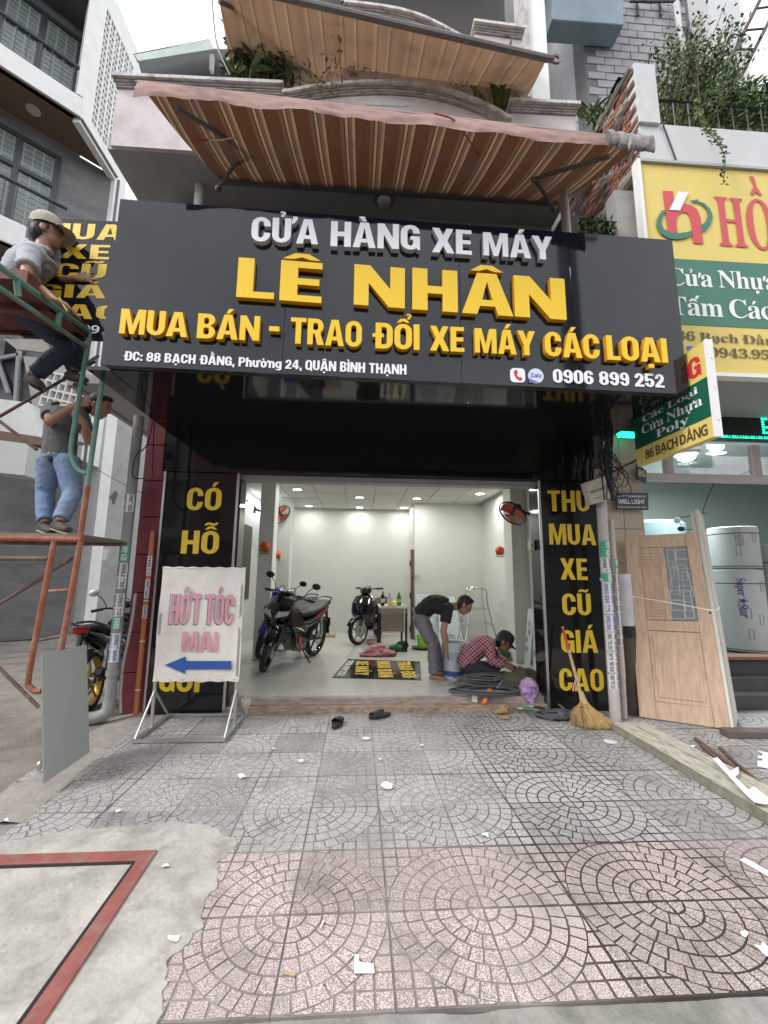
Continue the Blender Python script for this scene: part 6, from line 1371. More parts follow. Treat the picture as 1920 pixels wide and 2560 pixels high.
text_on('4974 742 4', (lerp(q[0], q[3], .55)+u_*.03+V((0, -.003, 0)), u_, v_, V((0, -1, 0))), .17, .028, 'lettering', [mat('faded_black', (.08, .07, .06), .8)]*2, t, style='sans'); text_on('P 301 742', (lerp(q[0], q[3], .85)+u_*.05+V((0, -.003, 0)), u_, v_, V((0, -1, 0))), .13, .018, 'lettering', [mat('faded_grey', (.22, .2, .18), .8)]*2, t, style='sans')
bw_ = MB(); random.seed(4)
for k in range(26):
    a, b = random.uniform(1470, 1530), random.uniform(1500, 1560); wy = random.uniform(4.1, 4.4)
    bw_.tube(bez([P(random.uniform(1500, 1535), 985, Y=wy), P(random.uniform(1500, 1535), 1080, Y=wy), P(random.uniform(1500, 1530), 1160, Y=wy), P(random.uniform(1510, 1540), 1250, Y=wy)], 6), random.uniform(.004, .009), 5)
for k in range(16):
    c = P(random.uniform(1508, 1550), random.uniform(1155, 1215), Y=4.15+random.uniform(-.05, .05)); rx, rz = random.uniform(.05, .13), random.uniform(.07, .17); ph = random.uniform(0, 3)
    bw_.tube([c+V((rx*math.cos(a*.42+ph), .02*math.sin(a*.84), rz*math.sin(a*.42))) for a in range(16)], .0045, 4)
t = tag(bw_.build('cable_bundle', mat('cable_black', (.03, .028, .028), .6, var=.3), smooth=True), 'thick tangle of black telephone cables hanging beside the meter box', 'cables')
# plates on the beige pier
t = thing('company_plate', 'dark blue plate lettered WELL LIGHT on the beige tiled pier', 'plate', (3.1, 4.65, 2.35))
nb = mat('navy_plate', (.025, .032, .07), .35, var=0); qp = [P(1541, 1272, Y=4.62), P(1622, 1275, Y=4.62), P(1621, 1232, Y=4.62), P(1541, 1231, Y=4.62)]; MB().prism(qp, (0, .02, 0)).build('plate', nb, t, bevel=.004)
def ptx(tx, a, b, cap): fr, w, h = frame(a[0], a[1], b[0], b[1], cap, 4.616); text_on(tx, fr, w, h, 'lettering', [sw, sw], t, style='sans', gap=.05)
ptx('WELL LIGHT', (1546, 1259), (1613, 1260), 1248); ptx('CÔNG TY CỔ PHẦN ĐẦU TƯ', (1546, 1243), (1614, 1244), 1238); ptx('86 Bạch Đằng, P.24, Q. Bình Thạnh', (1545, 1269), (1616, 1270), 1266)
t = thing('house_number_plate', 'dark blue house number plate 86 above the company plate on the beige pier', 'plate', (3.3, 4.65, 2.6)); qp = [P(1592, 1196, Y=4.63), P(1616, 1207, Y=4.63), P(1616, 1176, Y=4.63), P(1592, 1160, Y=4.63)]; MB().prism(qp, (0, .02, 0)).build('plate', nb, t)
fr, w, h = frame(1597, 1190, 1614, 1193, 1174, 4.625); text_on('86', fr, w, h, 'lettering', [mat('cream_digit', (.75, .65, .45), .5)]*2, t, style='sans')
# white rolls in the neighbouring shop
wr = mat('roll_wrap', (.50, .53, .53), .55, var=.08, sc=4, dirt=(.3, .34, .36), dsc=2, damt=.5); tape = mat('dark_tape', (.03, .035, .04), .5)
def roll(lb_, x, y, z0, z1, r=.29, txt=None):
    t = thing('wrapped_roll', lb_, 'roll', (x, y, z0), 'wrapped rolls of sheeting in the shop next door'); MB().lathe([(0, z0), (r-.01, z0), (r, z0+.01), (r, z1-.01), (r-.01, z1), (.06, z1), (.05, z1-.05), (0, z1-.05)], (x, y, 0), n=32).build('roll', wr, t, smooth=True)
    for z in (z0+.02, z0+(z1-z0)*.82): MB().lathe([(r+.001, z), (r+.002, z+.012)], (x, y, 0), n=32).build('tape', tape, t, smooth=True)
    if txt:
        mb = MB(); tw, L = layout(txt, 'serif', .04, .3); sx = .52/tw
        for ch, xx, w, g, mk in L:
            if g[0] != 'f': continue
            vs, fs = g[1]; mb.add([V((x+(r+.003)*math.cos(R(-118)+(.09-b_*.10)/r*-1.), y+(r+.003)*math.sin(R(-118)+(.09-b_*.10)/r*-1.), z1-.12-(xx+a)*sx)) for a, b_ in vs], fs)
        mb.build('lettering', mat('print_navy', (.03, .06, .26), .5), t, norm=False)
    for k in range(5):
        a = R(random.uniform(-150, -80)); z = lerp(z0, z1, random.uniform(.15, .8)); e = .03
        MB().tube([V((x+(r+.003)*math.cos(a+p*.2), y+(r+.003)*math.sin(a+p*.2), z+q_)) for p, q_ in ((0, 0), (.9, 0), (.9, .13), (0, .13), (0, 0))], .003, 4).build('printed_mark', mat('print_grey', (.18, .21, .25), .6), t)
roll('upper white wrapped roll stacked on another in the shop next door', 5.40, 5.75, 1.56, 2.14); roll('lower white wrapped roll with blue words and a star', 5.40, 5.75, .44, 1.54, txt='Super ★Star'); roll('wrapped roll at the very right edge of the photo', 6.05, 5.7, .44, 1.9)
t = tag(MB().lathe([(0, 2.35), (.5, 2.35), (.56, 2.30), (.56, .42)], (4.95, 6.9, 0), n=28).build('blue_grey_drum', mat('drum_blue', (.20, .27, .30), .4, var=.05), smooth=True), 'large blue grey water drum standing behind the white wrapped rolls', 'drum')
t = thing('hanging_wires', 'black wires and a socket hanging inside the shop next door', 'wires', (4.2, 5.2, 2.5))
for pts in ([P(1790, 1198, Y=5.3), P(1775, 1230, Y=5.3), P(1758, 1275, Y=5.3), P(1753, 1320, Y=5.3)], [P(1785, 1200, Y=5.3), P(1800, 1208, Y=5.3), P(1830, 1196, Y=5.3), P(1900, 1165, Y=5.3)], [P(1700, 1295, Y=5.2), P(1740, 1286, Y=5.2), P(1765, 1282, Y=5.2)], [P(1700, 1310, Y=5.2), P(1715, 1324, Y=5.2), P(1745, 1318, Y=5.2)]): MB().tube(bez(pts, 8), .005, 5).build('wire', blackp, t, smooth=True)
MB().ball(P(1693, 1301, Y=5.2), .04, 10).build('socket', wht, t, smooth=True); MB().ball(P(1703, 1322, Y=5.2), (.05, .03, .035), 10).build('plug', blackp, t, smooth=True)
tag(Bx('wood_plank', (4.2, 4.9, .46), (6, 5.1, .50), mat('red_wood', (.22, .10, .06), .6), bevel=.005), 'reddish wooden plank lying on the dark steps of the shop next door', 'plank')

# ---------------------------------------------------------------- doors leaning at the right
G1, G2 = V((2.88, 4.36, .015)), V((3.50, 3.98, .015)); up_ = (V((2.98, 4.62, 2.0))-V((2.88, 4.36, 0)))
t = thing('wooden_door', 'light wooden door with louvres on its left and a patterned glass panel, leaning at the right', 'door', G1)
uu = (G2-G1); Wd = uu.length; un_ = uu.normalized(); T0, T1 = P(1561, 1341, Y=4.60), P(1742, 1332, Y=4.30)
vn_ = (T0-G1); Hd = vn_.length; vn_ = vn_.normalized(); nn_ = un_.cross(vn_).normalized(); nn_ = nn_ if nn_.y < 0 else -nn_
def D(u, v, n=0): return lerp(lerp(G1, G2, u), lerp(T0, T1, u), v)+nn_*n
def dbox(name, u0, u1, v0, v1, n0, n1, m, par=t, bev=.002): return MB().prism([D(u0, v0, n0), D(u1, v0, n0), D(u1, v1, n0), D(u0, v1, n0)], nn_*(n1-n0)).build(name, m, par, bevel=bev)
edg = mat('pale_edge', (.62, .56, .47), .6)
dbox('core', 0, 1, 0, 1, -.030, -.006, edg)
dbox('stile', 0, .20, 0, 1, -.006, .006, wood); dbox('stile', .84, 1, 0, 1, -.006, .006, wood)
dbox('rail', .202, .838, 0, .085, -.006, .005, wood); dbox('rail', .202, .838, .455, .51, -.006, .005, wood); dbox('rail', .202, .838, .925, 1, -.006, .005, wood)
dbox('mullion', .455, .53, .512, .923, -.006, .005, wood)
dbox('panel', .205, .835, .088, .452, -.006, -.001, wood); dbox('panel', .25, .79, .11, .43, -.001, .005, wood, bev=.006)
for k in range(24): v = .514+k*.01705; MB().prism([D(.205, v, -.004), D(.452, v, -.004), D(.452, v+.0155, -.001), D(.205, v+.0155, -.001)], nn_*.007).build('slat', wood, t)
gpn = dbox('pane', .532, .836, .513, .922, -.006, -.003, mat('etched_glass', (.20, .22, .22), .25, var=.05)); gl_ = mat('etched_line', (.50, .53, .53), .5, var=0)
random.seed(9)
def rrl(cx, cy, w, h): return [D(cx+x, cy+y, -.0022) for x, y in [(a-w/2, b-h/2) for a, b in rr(0, 0, w, h, .022, .009)]]
for k in range(15):
    cx, cy = .60+.16*(k % 2)+random.uniform(-.03, .03), .545+.0255*k; w, h = random.choice(((.17, .055), (.11, .085), (.19, .045), (.09, .11)))
    q = rrl(min(cx, .775), min(cy, .885), w, h); MB().tube(q+[q[0]], .0042, 4, flat=.2, ref=un_).build('etched_mark', gl_, gpn)
sl = [(2.0, 0)]
t = thing('white_doors', 'stack of white grooved doors seen edge on behind the wooden door', 'door', (3.6, 4.1, 0))
wdm = mat('door_primer', (.62, .60, .54), .6, var=.05, dirt=(.45, .42, .38), dsc=5, damt=.4)
H0, H1 = V((3.53, 3.97, .012)), V((3.92, 4.36, .012)); dh = P(1744, 1272, Y=4.34)-H0; dl_ = (H1-H0); nd = dl_.cross(dh).normalized(); nd = nd if nd.x < 0 else -nd
MB().prism([H0, H1, H1+dh, H0+dh], nd*.035).build('door', wdm, t, bevel=.003)
for k in range(4): MB().prism([lerp(H0, H1, .16+.2*k)-nd*.0, lerp(H0, H1, .25+.2*k)-nd*.0, lerp(H0, H1, .25+.2*k)+dh*.9, lerp(H0, H1, .16+.2*k)+dh*.9], -nd*.012).build('groove_strip', wdm, t, bevel=.003)
MB().prism([H0+nd*.038+un_*-.0, H0+nd*.075, H0+nd*.075+dh*.985, H0+nd*.038+dh*.985], dl_*.1).build('door_edge', wdm, t, bevel=.002)
MB().ball(P(1776, 1532, Y=3.93), (.012, .01, .01), 8).build('lock_hole', blackp, t)
tag(MB().tube(bez([P(1571, 1490, Y=4.28), P(1640, 1501, Y=4.12), P(1710, 1513, Y=4.0), P(1782, 1526, Y=3.86), P(1800, 1519, Y=3.9)], 6), .005, 6).build('tie_string', mat('white_string', (.70, .66, .60), .8), smooth=True), 'white string tied across the wooden door and the white doors', 'string')
tag(Bx('wood_block', (3.33, 3.78, .004), (4.02, 3.90, .06), mat('brown_beam', (.11, .085, .08), .8, var=.2), rz=R(-3), bevel=.004), 'dark brown wooden block on the pavement below the doors', 'block')
# big weathered plank
t = thing('weathered_plank', 'long weathered cream plank lying on the pavement at the right', 'plank', (2.5, 3, 0))
plm = mat('weathered_cream', (.46, .44, .36), .85, var=.15, sc=5, stretch=(5, 1, 5), dirt=(.15, .14, .11), dsc=9, damt=.8, bump=.6, bsc=40)
def pk(x0, x1, n0): return MB().grid(lambda u, v: V((lerp(x0, x1, u)+(-.03)*(v)*0-.005*noise.noise(V((u*3, v*30, n0))), 4.03-2.0*v+.02*noise.noise(V((u*9, 0, n0)))*(1 if v in (0, 1) else 0), .072+.003*noise.noise(V((u*6, v*20, n0))))), 6, 60)
M_ = pk(2.385, 2.552, 0); M_.box((2.39, 2.03, .006), (2.55, 4.02, .068)); M_.build('board', plm, t, smooth=True, angle=30)
M_ = pk(2.560, 2.70, 5); M_.box((2.562, 2.03, .006), (2.697, 4.02, .068)); M_.build('board', plm, t, smooth=True, angle=30)
MB().grid(lambda u, v: V((2.384-.004*math.sin(v*60), 4.02-1.99*v, .006+.064*u)), 3, 60).build('plank_edge', mat('plank_side', (.20, .19, .15), .9, var=.3, sc=20), t, norm=False)
# rusty bars, white cut-outs
for k, (a, b, r_) in enumerate(((P(1738, 1846, Z=.02), P(1935, 1995, Z=.02), .014), (P(1752, 1862, Z=.035), P(1920, 2008, Z=.05), .012), (P(1800, 1868, Z=.018), P(1960, 2030, Z=.018), .012), (P(1815, 1885, Z=.03), P(1960, 2010, Z=.03), .010), (P(1750, 1878, Z=.02), P(1900, 1992, Z=.06), .013))):
    tag(MB().box((-.5, -.5, -.5), (.5, .5, .5)).build('steel_bar', mat('rusty_steel', (.13, .085, .065), .8, var=.4, sc=15)), ('leftmost rusty steel bar beside the weathered plank', 'second rusty bar from the plank, partly under a white cut-out', 'rightmost rusty bar at the right edge of the pavement', 'thin pale rusty bar on top of the others near the right edge', 'rusty bar resting across the others next to the plank')[k], 'steel bar', 'rusty steel bars on the pavement')
    o = [x for x in C.objects if x.name.startswith('steel_bar')][-1]; d = b-a; o.location = (a+b)/2; o.rotation_euler = d.to_track_quat('Y', 'Z').to_euler(); o.scale = (r_*2, d.length, r_*1.4)
wp_ = mat('white_sheet', (.70, .71, .74), .5, var=0)
def cut(lb_, pts, z=.006, th=.003, m=wp_, nm='white_cutout', cat='offcut'): return tag(MB().prism([P(a, b, Z=z) for a, b in pts], (0, 0, th)).build(nm, m), lb_, cat)
cut('long white L shaped plastic offcut lying over the rusty bars', [(1781, 1897), (1794, 1894), (1826, 1928), (1846, 1917), (1848, 1935), (1838, 1942), (1872, 1975), (1885, 1966), (1925, 1998), (1918, 2012), (1885, 2006), (1862, 1985)], .10)
cut('white E shaped plastic offcut at the right edge of the pavement', [(1893, 1878), (1905, 1884), (1906, 1890), (1894, 1890), (1895, 1896), (1906, 1897), (1906, 1902), (1893, 1903), (1894, 1917), (1940, 1925), (1940, 1885)])
cut('white strip offcut near the right edge below the plank', [(1848, 2150), (1862, 2146), (1935, 2185), (1935, 2200)])
cut('small white scrap on the pink tiles at the lower right', [(1850, 2330), (1865, 2327), (1872, 2334), (1866, 2344), (1856, 2341)])
cut('white torn offcut at the lower right edge of the photo', [(1885, 2362), (1902, 2366), (1906, 2354), (1925, 2372), (1935, 2400), (1912, 2388)])
cut('white L shaped offcut on the pink tiles near the bottom centre', [(886, 2388), (897, 2388), (898, 2406), (934, 2411), (937, 2434), (885, 2434)])
cut('small tan card scrap left of the white L offcut', [(713, 2427), (741, 2434), (736, 2442), (711, 2436)], m=mat('card_tan', (.45, .33, .2), .8), nm='card_scrap', cat='scrap')
cut('thin cream sliver above the white L offcut', [(799, 2320), (807, 2303), (812, 2302), (803, 2322)], m=mat('card_cream', (.66, .62, .5), .8), nm='paper_sliver', cat='scrap')
random.seed(31)
for (px, py, s, lb_) in ((915, 1847, .05, 'crumpled cream paper right below the sandals'), (968, 1968, .05, 'crumpled cream paper with a dead leaf on the centre tiles'), (604, 1943, .035, 'pale yellow paper scrap on the left grey tiles'), (750, 1905, .03, 'flat white scrap left of the centre'), (685, 1872, .018, 'tiny white scrap nearer the barber sign'), (950, 1898, .02, 'small white scrap in the middle of the grey tiles'), (1212, 2090, .03, 'white scrap on the pale tiles right of centre'), (412, 2168, .025, 'small white scrap on the concrete patch beside the red corner'), (435, 2350, .03, 'pale torn scrap low on the concrete patch'), (294, 2028, .02, 'pale sliver on the left edge tiles'), (7, 2055, .03, 'cream scrap at the far left edge'), (1055, 1864, .02, 'thin white sliver right of the sandals'), (1730, 1868, .03, 'cream crumb of paper between the plank and the rusty bars')):
    c = P(px, py, Z=.008); n = 7; mb = MB(); ring = [c+V((s*random.uniform(.5, 1.1)*math.cos(2*math.pi*k/n), s*random.uniform(.4, .9)*math.sin(2*math.pi*k/n), random.uniform(.001, s*.5))) for k in range(n)]
    mb.add([c+V((0, 0, s*.2))]+ring, [(0, k+1, (k+1) % n+1) for k in range(n)]); tag(mb.build('paper_scrap', mat('cream_paper' if s > .03 else 'white_sheet', (0, 0, 0)), norm=False), lb_, 'scrap')
tag(MB().lathe([(0, .004), (.05, .004), (.055, .0)], P(1526, 1853, Z=.004), n=20).build('plastic_disc', mat('lid_film', (.6, .62, .62), .15), smooth=True), 'round clear plastic lid on the tiles beside the plank', 'lid')
# broom
t = thing('straw_broom', 'straw broom with a bamboo handle standing against the right pillar panel', 'broom', P(1480, 1815, Z=0))
ht, hb = P(1407, 1570, Y=4.48), P(1452, 1737, Y=4.25); bam = mat('bamboo', (.42, .30, .16), .55, var=.2, sc=8, stretch=(1, 1, 4)); straw = mat('straw', (.40, .27, .11), .8, var=.35, sc=25)
MB().tube([ht, lerp(ht, hb, .35)], [.014, .015], 10).build('red_grip', mat('red_tape', (.45, .05, .035), .5), t, smooth=True); MB().tube([lerp(ht, hb, .30), hb], [.0145, .018], 10).build('handle', bam, t, smooth=True); MB().ball(ht, .0145, 8).build('handle_tip', mat('tip_cream', (.6, .5, .35), .6), t)
MB().tube([hb+V((0, 0, .03)), hb+V((.03, -.01, -.10))], [.022, .04], 12).build('binding', mat('binding_straw', (.48, .36, .19), .7, var=.2, sc=40), t, smooth=True)
mb = MB(); b0_ = hb+V((.02, -.005, -.07)); tips = [P(px, py, Z=.006) for px, py in ((1432, 1812), (1445, 1815), (1462, 1820), (1480, 1822), (1500, 1822), (1520, 1822), (1542, 1820))]
for k in range(520):
    u = random.random(); i = min(5, int(u*6)); tip = lerp(tips[i], tips[i+1], u*6-i)+V((random.uniform(-.02, .02), random.uniform(-.06, .06), random.uniform(0, .03)))
    if u > .55: tip = tip+V((random.uniform(-.03, .04), 0, .0))
    mid = lerp(b0_, tip, .5)+V((-.045 if u < .3 else .0, random.uniform(-.02, .02), .03-.05*abs(u-.3))); s = b0_+V((random.uniform(-.025, .03), random.uniform(-.02, .02), random.uniform(-.02, .02)))
    mb.tube(bez([s, mid, tip], 4), [.0028]*8+[.0012], 3, cap=False)
mb.build('bristles', straw, t); MB().tube(bez([P(1440, 1700, Y=4.28), P(1435, 1712, Y=4.27), P(1432, 1728, Y=4.27)], 4), .010, 6, flat=.3).build('pink_ribbon', mat('pink_ribbon', (.65, .20, .22), .5), t, smooth=True)
tag(fuse(MB().tube([P(1385, 1795, Z=.02), P(1400, 1785, Z=.04), P(1415, 1800, Z=.02)], [.02, .03, .015], 6), 'rag', mat('grey_rag', (.14, .135, .13), .9, var=.4), vox=.008, disp=.02, dscale=16), 'crumpled grey rag at the foot of the right black panel', 'rag')
# leaning board at the left, cardboard behind pipe
t = tag(MB().prism([P(107, 1960, Y=3.02), P(221, 1882, Y=3.55), P(214, 1612, Y=3.62), P(102, 1638, Y=3.10)], (.004, .008, 0)).build('grey_sheet', mat('sheet_grey', (.33, .35, .33), .45, var=.04, sc=60), bevel=.001), 'plain grey green metal sheet leaning on edge at the left of the pavement', 'sheet')
t = tag(MB().prism([P(375, 1310, Y=5.0), P(388, 1310, Y=5.0), P(388, 1255, Y=5.0), P(378, 1258, Y=5.0)], (0, .05, 0)).build('cardboard_piece', mat('cardboard', (0, 0, 0))), 'piece of brown cardboard behind the grey drain pipe', 'cardboard')
tag(MB().ball(P(98, 1915, Z=.05), (.02, .02, .035), 8).build('foil_scrap', alu, smooth=True), 'small crushed foil cup beside the grey metal sheet', 'scrap')

# grit, dust crumbs and flakes swept into the paver joints
random.seed(77); mb = MB()
for k in range(1500):
    if random.random() < .6: x, y = random.choice((-.255+A_*random.randint(-4, 10)+random.gauss(0, .012), random.uniform(-2, 4))), random.uniform(1.6, 4.55)
    else: x, y = random.uniform(-2, 4), random.choice((2.0+AY*random.randint(-1, 6)+random.gauss(0, .01), 4.5+random.gauss(0, .05)))
    if x < -.7 and y < 2.6: y += 1.2
    s = random.uniform(.0015, .0055); c = V((x, y, .004)); a = random.uniform(0, 3)
    mb.add([c+V((s*math.cos(a), s*math.sin(a), 0)), c+V((s*math.cos(a+2), s*math.sin(a+2), .001)), c+V((s*math.cos(a+4), s*math.sin(a+4), s*.7))], [(0, 1, 2)], random.randrange(3))
o = mb.build('grit', [mat('grit_dark', (.05, .045, .04), .9), mat('grit_pale', (.45, .42, .37), .9), mat('grit_leaf', (.20, .13, .07), .9)], norm=False); o['kind'] = 'stuff'; o['label'] = 'fine grit and crumbs caught in the joints of the pavement'; o['category'] = 'grit'
# ---------------------------------------------------------------- motorbikes
def rotM(p, o, ax, a): return Matrix.Rotation(a, 3, ax) @ (p-o)+o
def xf(mb, steer):
    o = V((.42, 0, .80)); ax = (V((.42, 0, .80))-V((.63, 0, .285))).normalized()
    mb.v = [rotM(p, o, ax, steer) for p in mb.v]; return mb
dkp = mat('bike_black_plastic', (.014, .014, .015), .3, var=0); bkg = mat('bike_black_gloss', (.010, .010, .011), .08, var=0, coat=.6); engm = mat('engine_alloy', (.32, .31, .30), .4, .7, var=.25, sc=25); chrm = chrome; lensm = mat('headlight_lens', (.55, .58, .60), .05, var=.2, sc=20, spec=.8); seatm = mat('seat_vinyl', (.016, .016, .017), .5, var=.1)
def wheel(root, cx, r, w, rimm, tyre_m=rubber, spokes=5, steer=None, disc=True, name='wheel'):
    X = (lambda m_: xf(m_, steer)) if steer is not None else (lambda m_: m_)
    c = V((cx, 0, r)); ty = MB().lathe([(r-.052, -w*.42), (r-.03, -w*.5), (r-.012, -w*.42), (r, -w*.15), (r, w*.15), (r-.012, w*.42), (r-.03, w*.5), (r-.052, w*.42)], c, 'Y', 40)
    tt = X(ty).build('tyre', tyre_m, root, smooth=True)
    X(MB().lathe([(r-.05, -w*.40), (r-.065, -w*.34), (r-.068, 0), (r-.065, w*.34), (r-.05, w*.40)], c, 'Y', 40)).build('rim', rimm, root, smooth=True)
    for k in range(spokes):
        a = 2*math.pi*k/spokes+.3; d = V((math.cos(a), 0, math.sin(a))); e = V((-math.sin(a), 0, math.cos(a)))
        X(MB().prism([c+d*.03-e*.022-V((0, .011, 0)), c+d*.03+e*.022-V((0, .011, 0)), c+d*(r-.062)+e*.011-V((0, .008, 0)), c+d*(r-.062)-e*.011-V((0, .008, 0))], (0, .020, 0))).build('spoke', rimm, root, bevel=.002)
    X(MB().lathe([(0, -.05), (.04, -.05), (.045, 0), (.04, .05), (0, .05)], c, 'Y', 16)).build('hub', engm, root, smooth=True)
    if disc: X(MB().lathe([(.05, .052), (.11, .052), (.11, .056), (.05, .056), (.05, .052)], c, 'Y', 28)).build('brake_disc', steel, root, smooth=True)
def sheetm(fn, nu, nv, th=.012):
    return MB().grid(fn, nu, nv)
def motorbike(label, loc, head, lean, steer, body=bkg, accent=None, rim=None, tyre_m=rubber, lights=True, plate=False, group=None, mirrorm=None, blue_front=False):
    root = thing('motorbike', label, 'motorbike', (0, 0, 0), group); rim = rim or bkg
    s = R(steer); mk = lambda m_: xf(m_, s)
    wheel(root, .63, .285, .075, rim, tyre_m, 5, s); wheel(root, -.62, .29, .09, rim, tyre_m, 5, None)
    for y in (-.075, .075): mk(MB().tube([(.63, y, .285), (.42, y, .80)], .019, 10)).build('fork', mat('fork_dark', (.05, .05, .05), .35, .5), root, smooth=True)
    # front fender
    mk(MB().grid(lambda u, v: V((.63+(.305+.01*math.cos(math.pi*v))*math.cos(R(25+125*u)), .055*math.cos(math.pi*v), .285+(.305+.02*math.sin(math.pi*v))*math.sin(R(25+125*u)))), 16, 8)).build('front_fender', body, root, smooth=True, norm=False)
    # leg shield / front fairing
    def prof(pts, y0, y1, nm, m_, bev=.012):
        for sg in (-1, 1):
            MB().prism([V((x, sg*(y0+dy), z)) for x, z, dy in pts], (0, sg*(y1-y0), 0)).build(nm, m_, root, bevel=bev, smooth=True)
    prof([(.50, .86, .00), (.58, .72, .03), (.52, .58, .05), (.42, .46, .05), (.36, .32, .04), (.20, .23, .03), (.04, .28, .03), (.06, .46, .03), (.16, .62, .02), (.32, .82, .0)], .115, .185, 'side_fairing', body)
    if accent:
        prof([(.33, .47, .055), (.285, .35, .045), (.19, .262, .035), (.12, .27, .035), (.20, .34, .04), (.26, .44, .05)], .15, .188, 'red_trim', accent, .004)
        prof([(.46, .60, .055), (.30, .545, .045), (.16, .50, .045), (.30, .57, .05)], .15, .189, 'white_trim', white_l, .002)
        prof([(-.15, .58, .0), (-.62, .74, .0), (-.70, .79, .0), (-.30, .67, .0)], .118, .134, 'red_trim', accent, .004)
    mb = MB(); mb.tube([(.585, 0, .66), (.60, 0, .74), (.53, 0, .83), (.44, 0, .90), (.36, 0, .93)], [(.09, .04), (.19, .075), (.20, .09), (.18, .085), (.11, .06)], 16, ref=(0, 1, 0)); fuse(mb, 'front_cowl', body, root, vox=.012, sm=4)
    if lights:
        for sg in (-1, 1):
            mb = MB().prism([V((.655, sg*.03, .70)), V((.61, sg*.175, .745)), V((.57, sg*.185, .80)), V((.62, sg*.06, .785))], (.035, 0, .012)); mb.build('headlight', lensm, root, bevel=.006, smooth=True)
    fuse(MB().tube([(.30, 0, .70), (.12, 0, .58), (-.10, 0, .56), (-.35, 0, .62), (-.60, 0, .72), (-.82, 0, .80)], [(.13, .11), (.14, .09), (.145, .09), (.15, .10), (.13, .085), (.06, .05)], 14, ref=(0, 1, 0)), 'centre_body', body, root, vox=.014, sm=4)
    fuse(MB().tube([(.06, 0, .70), (-.10, 0, .725), (-.35, 0, .76), (-.60, 0, .82), (-.80, 0, .84)], [(.10, .05), (.155, .07), (.17, .065), (.15, .055), (.07, .035)], 14, ref=(0, 1, 0)), 'seat', seatm, root, vox=.012, sm=4)
    MB().tube(bez([(-.45, .11, .82), (-.80, .10, .90), (-.88, 0, .91), (-.80, -.10, .90), (-.45, -.11, .82)], 6), .011, 8).build('grab_rail', dkp, root, smooth=True)
    MB().prism([V((-.84, -.06, .80)), V((-.84, .06, .80)), V((-.80, .08, .86)), V((-.80, -.08, .86))], (-.03, 0, 0)).build('tail_light', mat('tail_red', (.20, .008, .012), .15, var=0), root, bevel=.006)
    MB().grid(lambda u, v: V((-.62+.32*math.cos(R(100+75*u)), .07*math.cos(math.pi*v), .29+(.32+.015*math.sin(math.pi*v))*math.sin(R(100+75*u)))), 12, 6).build('rear_fender', dkp, root, smooth=True, norm=False)
    MB().prism([V((-.95, -.07, .44)), V((-.95, .07, .44)), V((-.91, .07, .58)), V((-.91, -.07, .58))], (.005, 0, 0)).build('number_plate', mat('plate_white', (.6, .6, .58), .5) if plate else dkp, root)
    MB().tube([(-.84, 0, .78), (-.92, 0, .55)], [.03, .02], 8).build('plate_bracket', dkp, root)
    # engine
    fuse(MB().box((-.12, -.10, .20), (.14, .10, .40)).tube([(.10, 0, .34), (.30, 0, .40)], .075, 12).lathe([(0, .10), (.09, .10), (.10, .13), (.0, .14)], (-.02, 0, .30), 'Y', 18).lathe([(0, -.14), (.10, -.13), (.09, -.10), (0, -.10)], (.0, 0, .30), 'Y', 18), 'engine', engm, root, vox=.011, sm=2)
    for k in range(5): MB().box((.16+.028*k, -.085, .30), (.172+.028*k, .085, .46)).build('cooling_fin', engm, root)
    MB().tube(bez([(.30, -.04, .34), (.30, -.10, .22), (.05, -.13, .16), (-.25, -.14, .20), (-.36, -.15, .25)], 5), .018, 8).build('exhaust_pipe', engm, root, smooth=True)
    MB().tube([(-.33, -.155, .24), (-.42, -.16, .26), (-.82, -.17, .40), (-.85, -.17, .41)], [.025, .05, .055, .03], 14).build('exhaust', mat('exhaust_dark', (.05, .05, .05), .35, .6), root, smooth=True)
    for y in (-.09, .09): MB().tube([(-.62, y, .29), (-.10, y*.8, .32)], .018, 8).build('swing_arm', dkp, root, smooth=True)
    for y in (-.115, .115): MB().tube([(-.58, y, .36), (-.48, y, .64)], .026, 10).build('shock', mat('spring_grey', (.4, .4, .4), .35, .8), root, smooth=True)
    # bars, cowl, mirrors
    hb_ = MB().tube(bez([(.30, .34, .98), (.34, .22, .99), (.40, .08, .97), (.40, -.08, .97), (.34, -.22, .99), (.30, -.34, .98)], 5), .013, 8); mk(hb_).build('handlebar', dkp, root, smooth=True)
    o = mk(MB().tube([(.47, 0, .93), (.44, 0, .99), (.36, 0, 1.02)], [(.14, .055), (.155, .065), (.09, .04)], 14, ref=(0, 1, 0))); fuse(o, 'handlebar_cowl', body if not blue_front else blue_front, root, vox=.012, sm=3)
    for sg in (-1, 1):
        mk(MB().tube([(.325, sg*.24, .987), (.295, sg*.36, .978)], .019, 10)).build('grip', rubber, root, smooth=True)
        mk(MB().tube([(.37, sg*.20, .985), (.38, sg*.34, .965)], .005, 5)).build('lever', chrm, root)
        mk(MB().tube(bez([(.34, sg*.20, 1.0), (.36, sg*.24, 1.10), (.37, sg*.30, 1.17)], 5), .006, 6)).build('mirror_stem', dkp, root, smooth=True)
        mk(MB().ball((.365, sg*.335, 1.20), (.018, .062, .045), 14)).build('mirror', mirrorm or dkp, root, smooth=True)
    mk(MB().tube(bez([(.38, .1, 1.0), (.46, .05, 1.12), (.52, -.04, 1.02), (.5, -.05, .9)], 6), .005, 5)).build('cable', dkp, root, smooth=True)
    MB().tube([(-.05, .09, .22), (-.10, .26, .01)], .011, 8).build('side_stand', dkp, root, smooth=True); MB().box((-.15, .24, .0), (-.06, .30, .012)).build('stand_foot', mat('dusty_metal', (.25, .19, .13), .7), root)
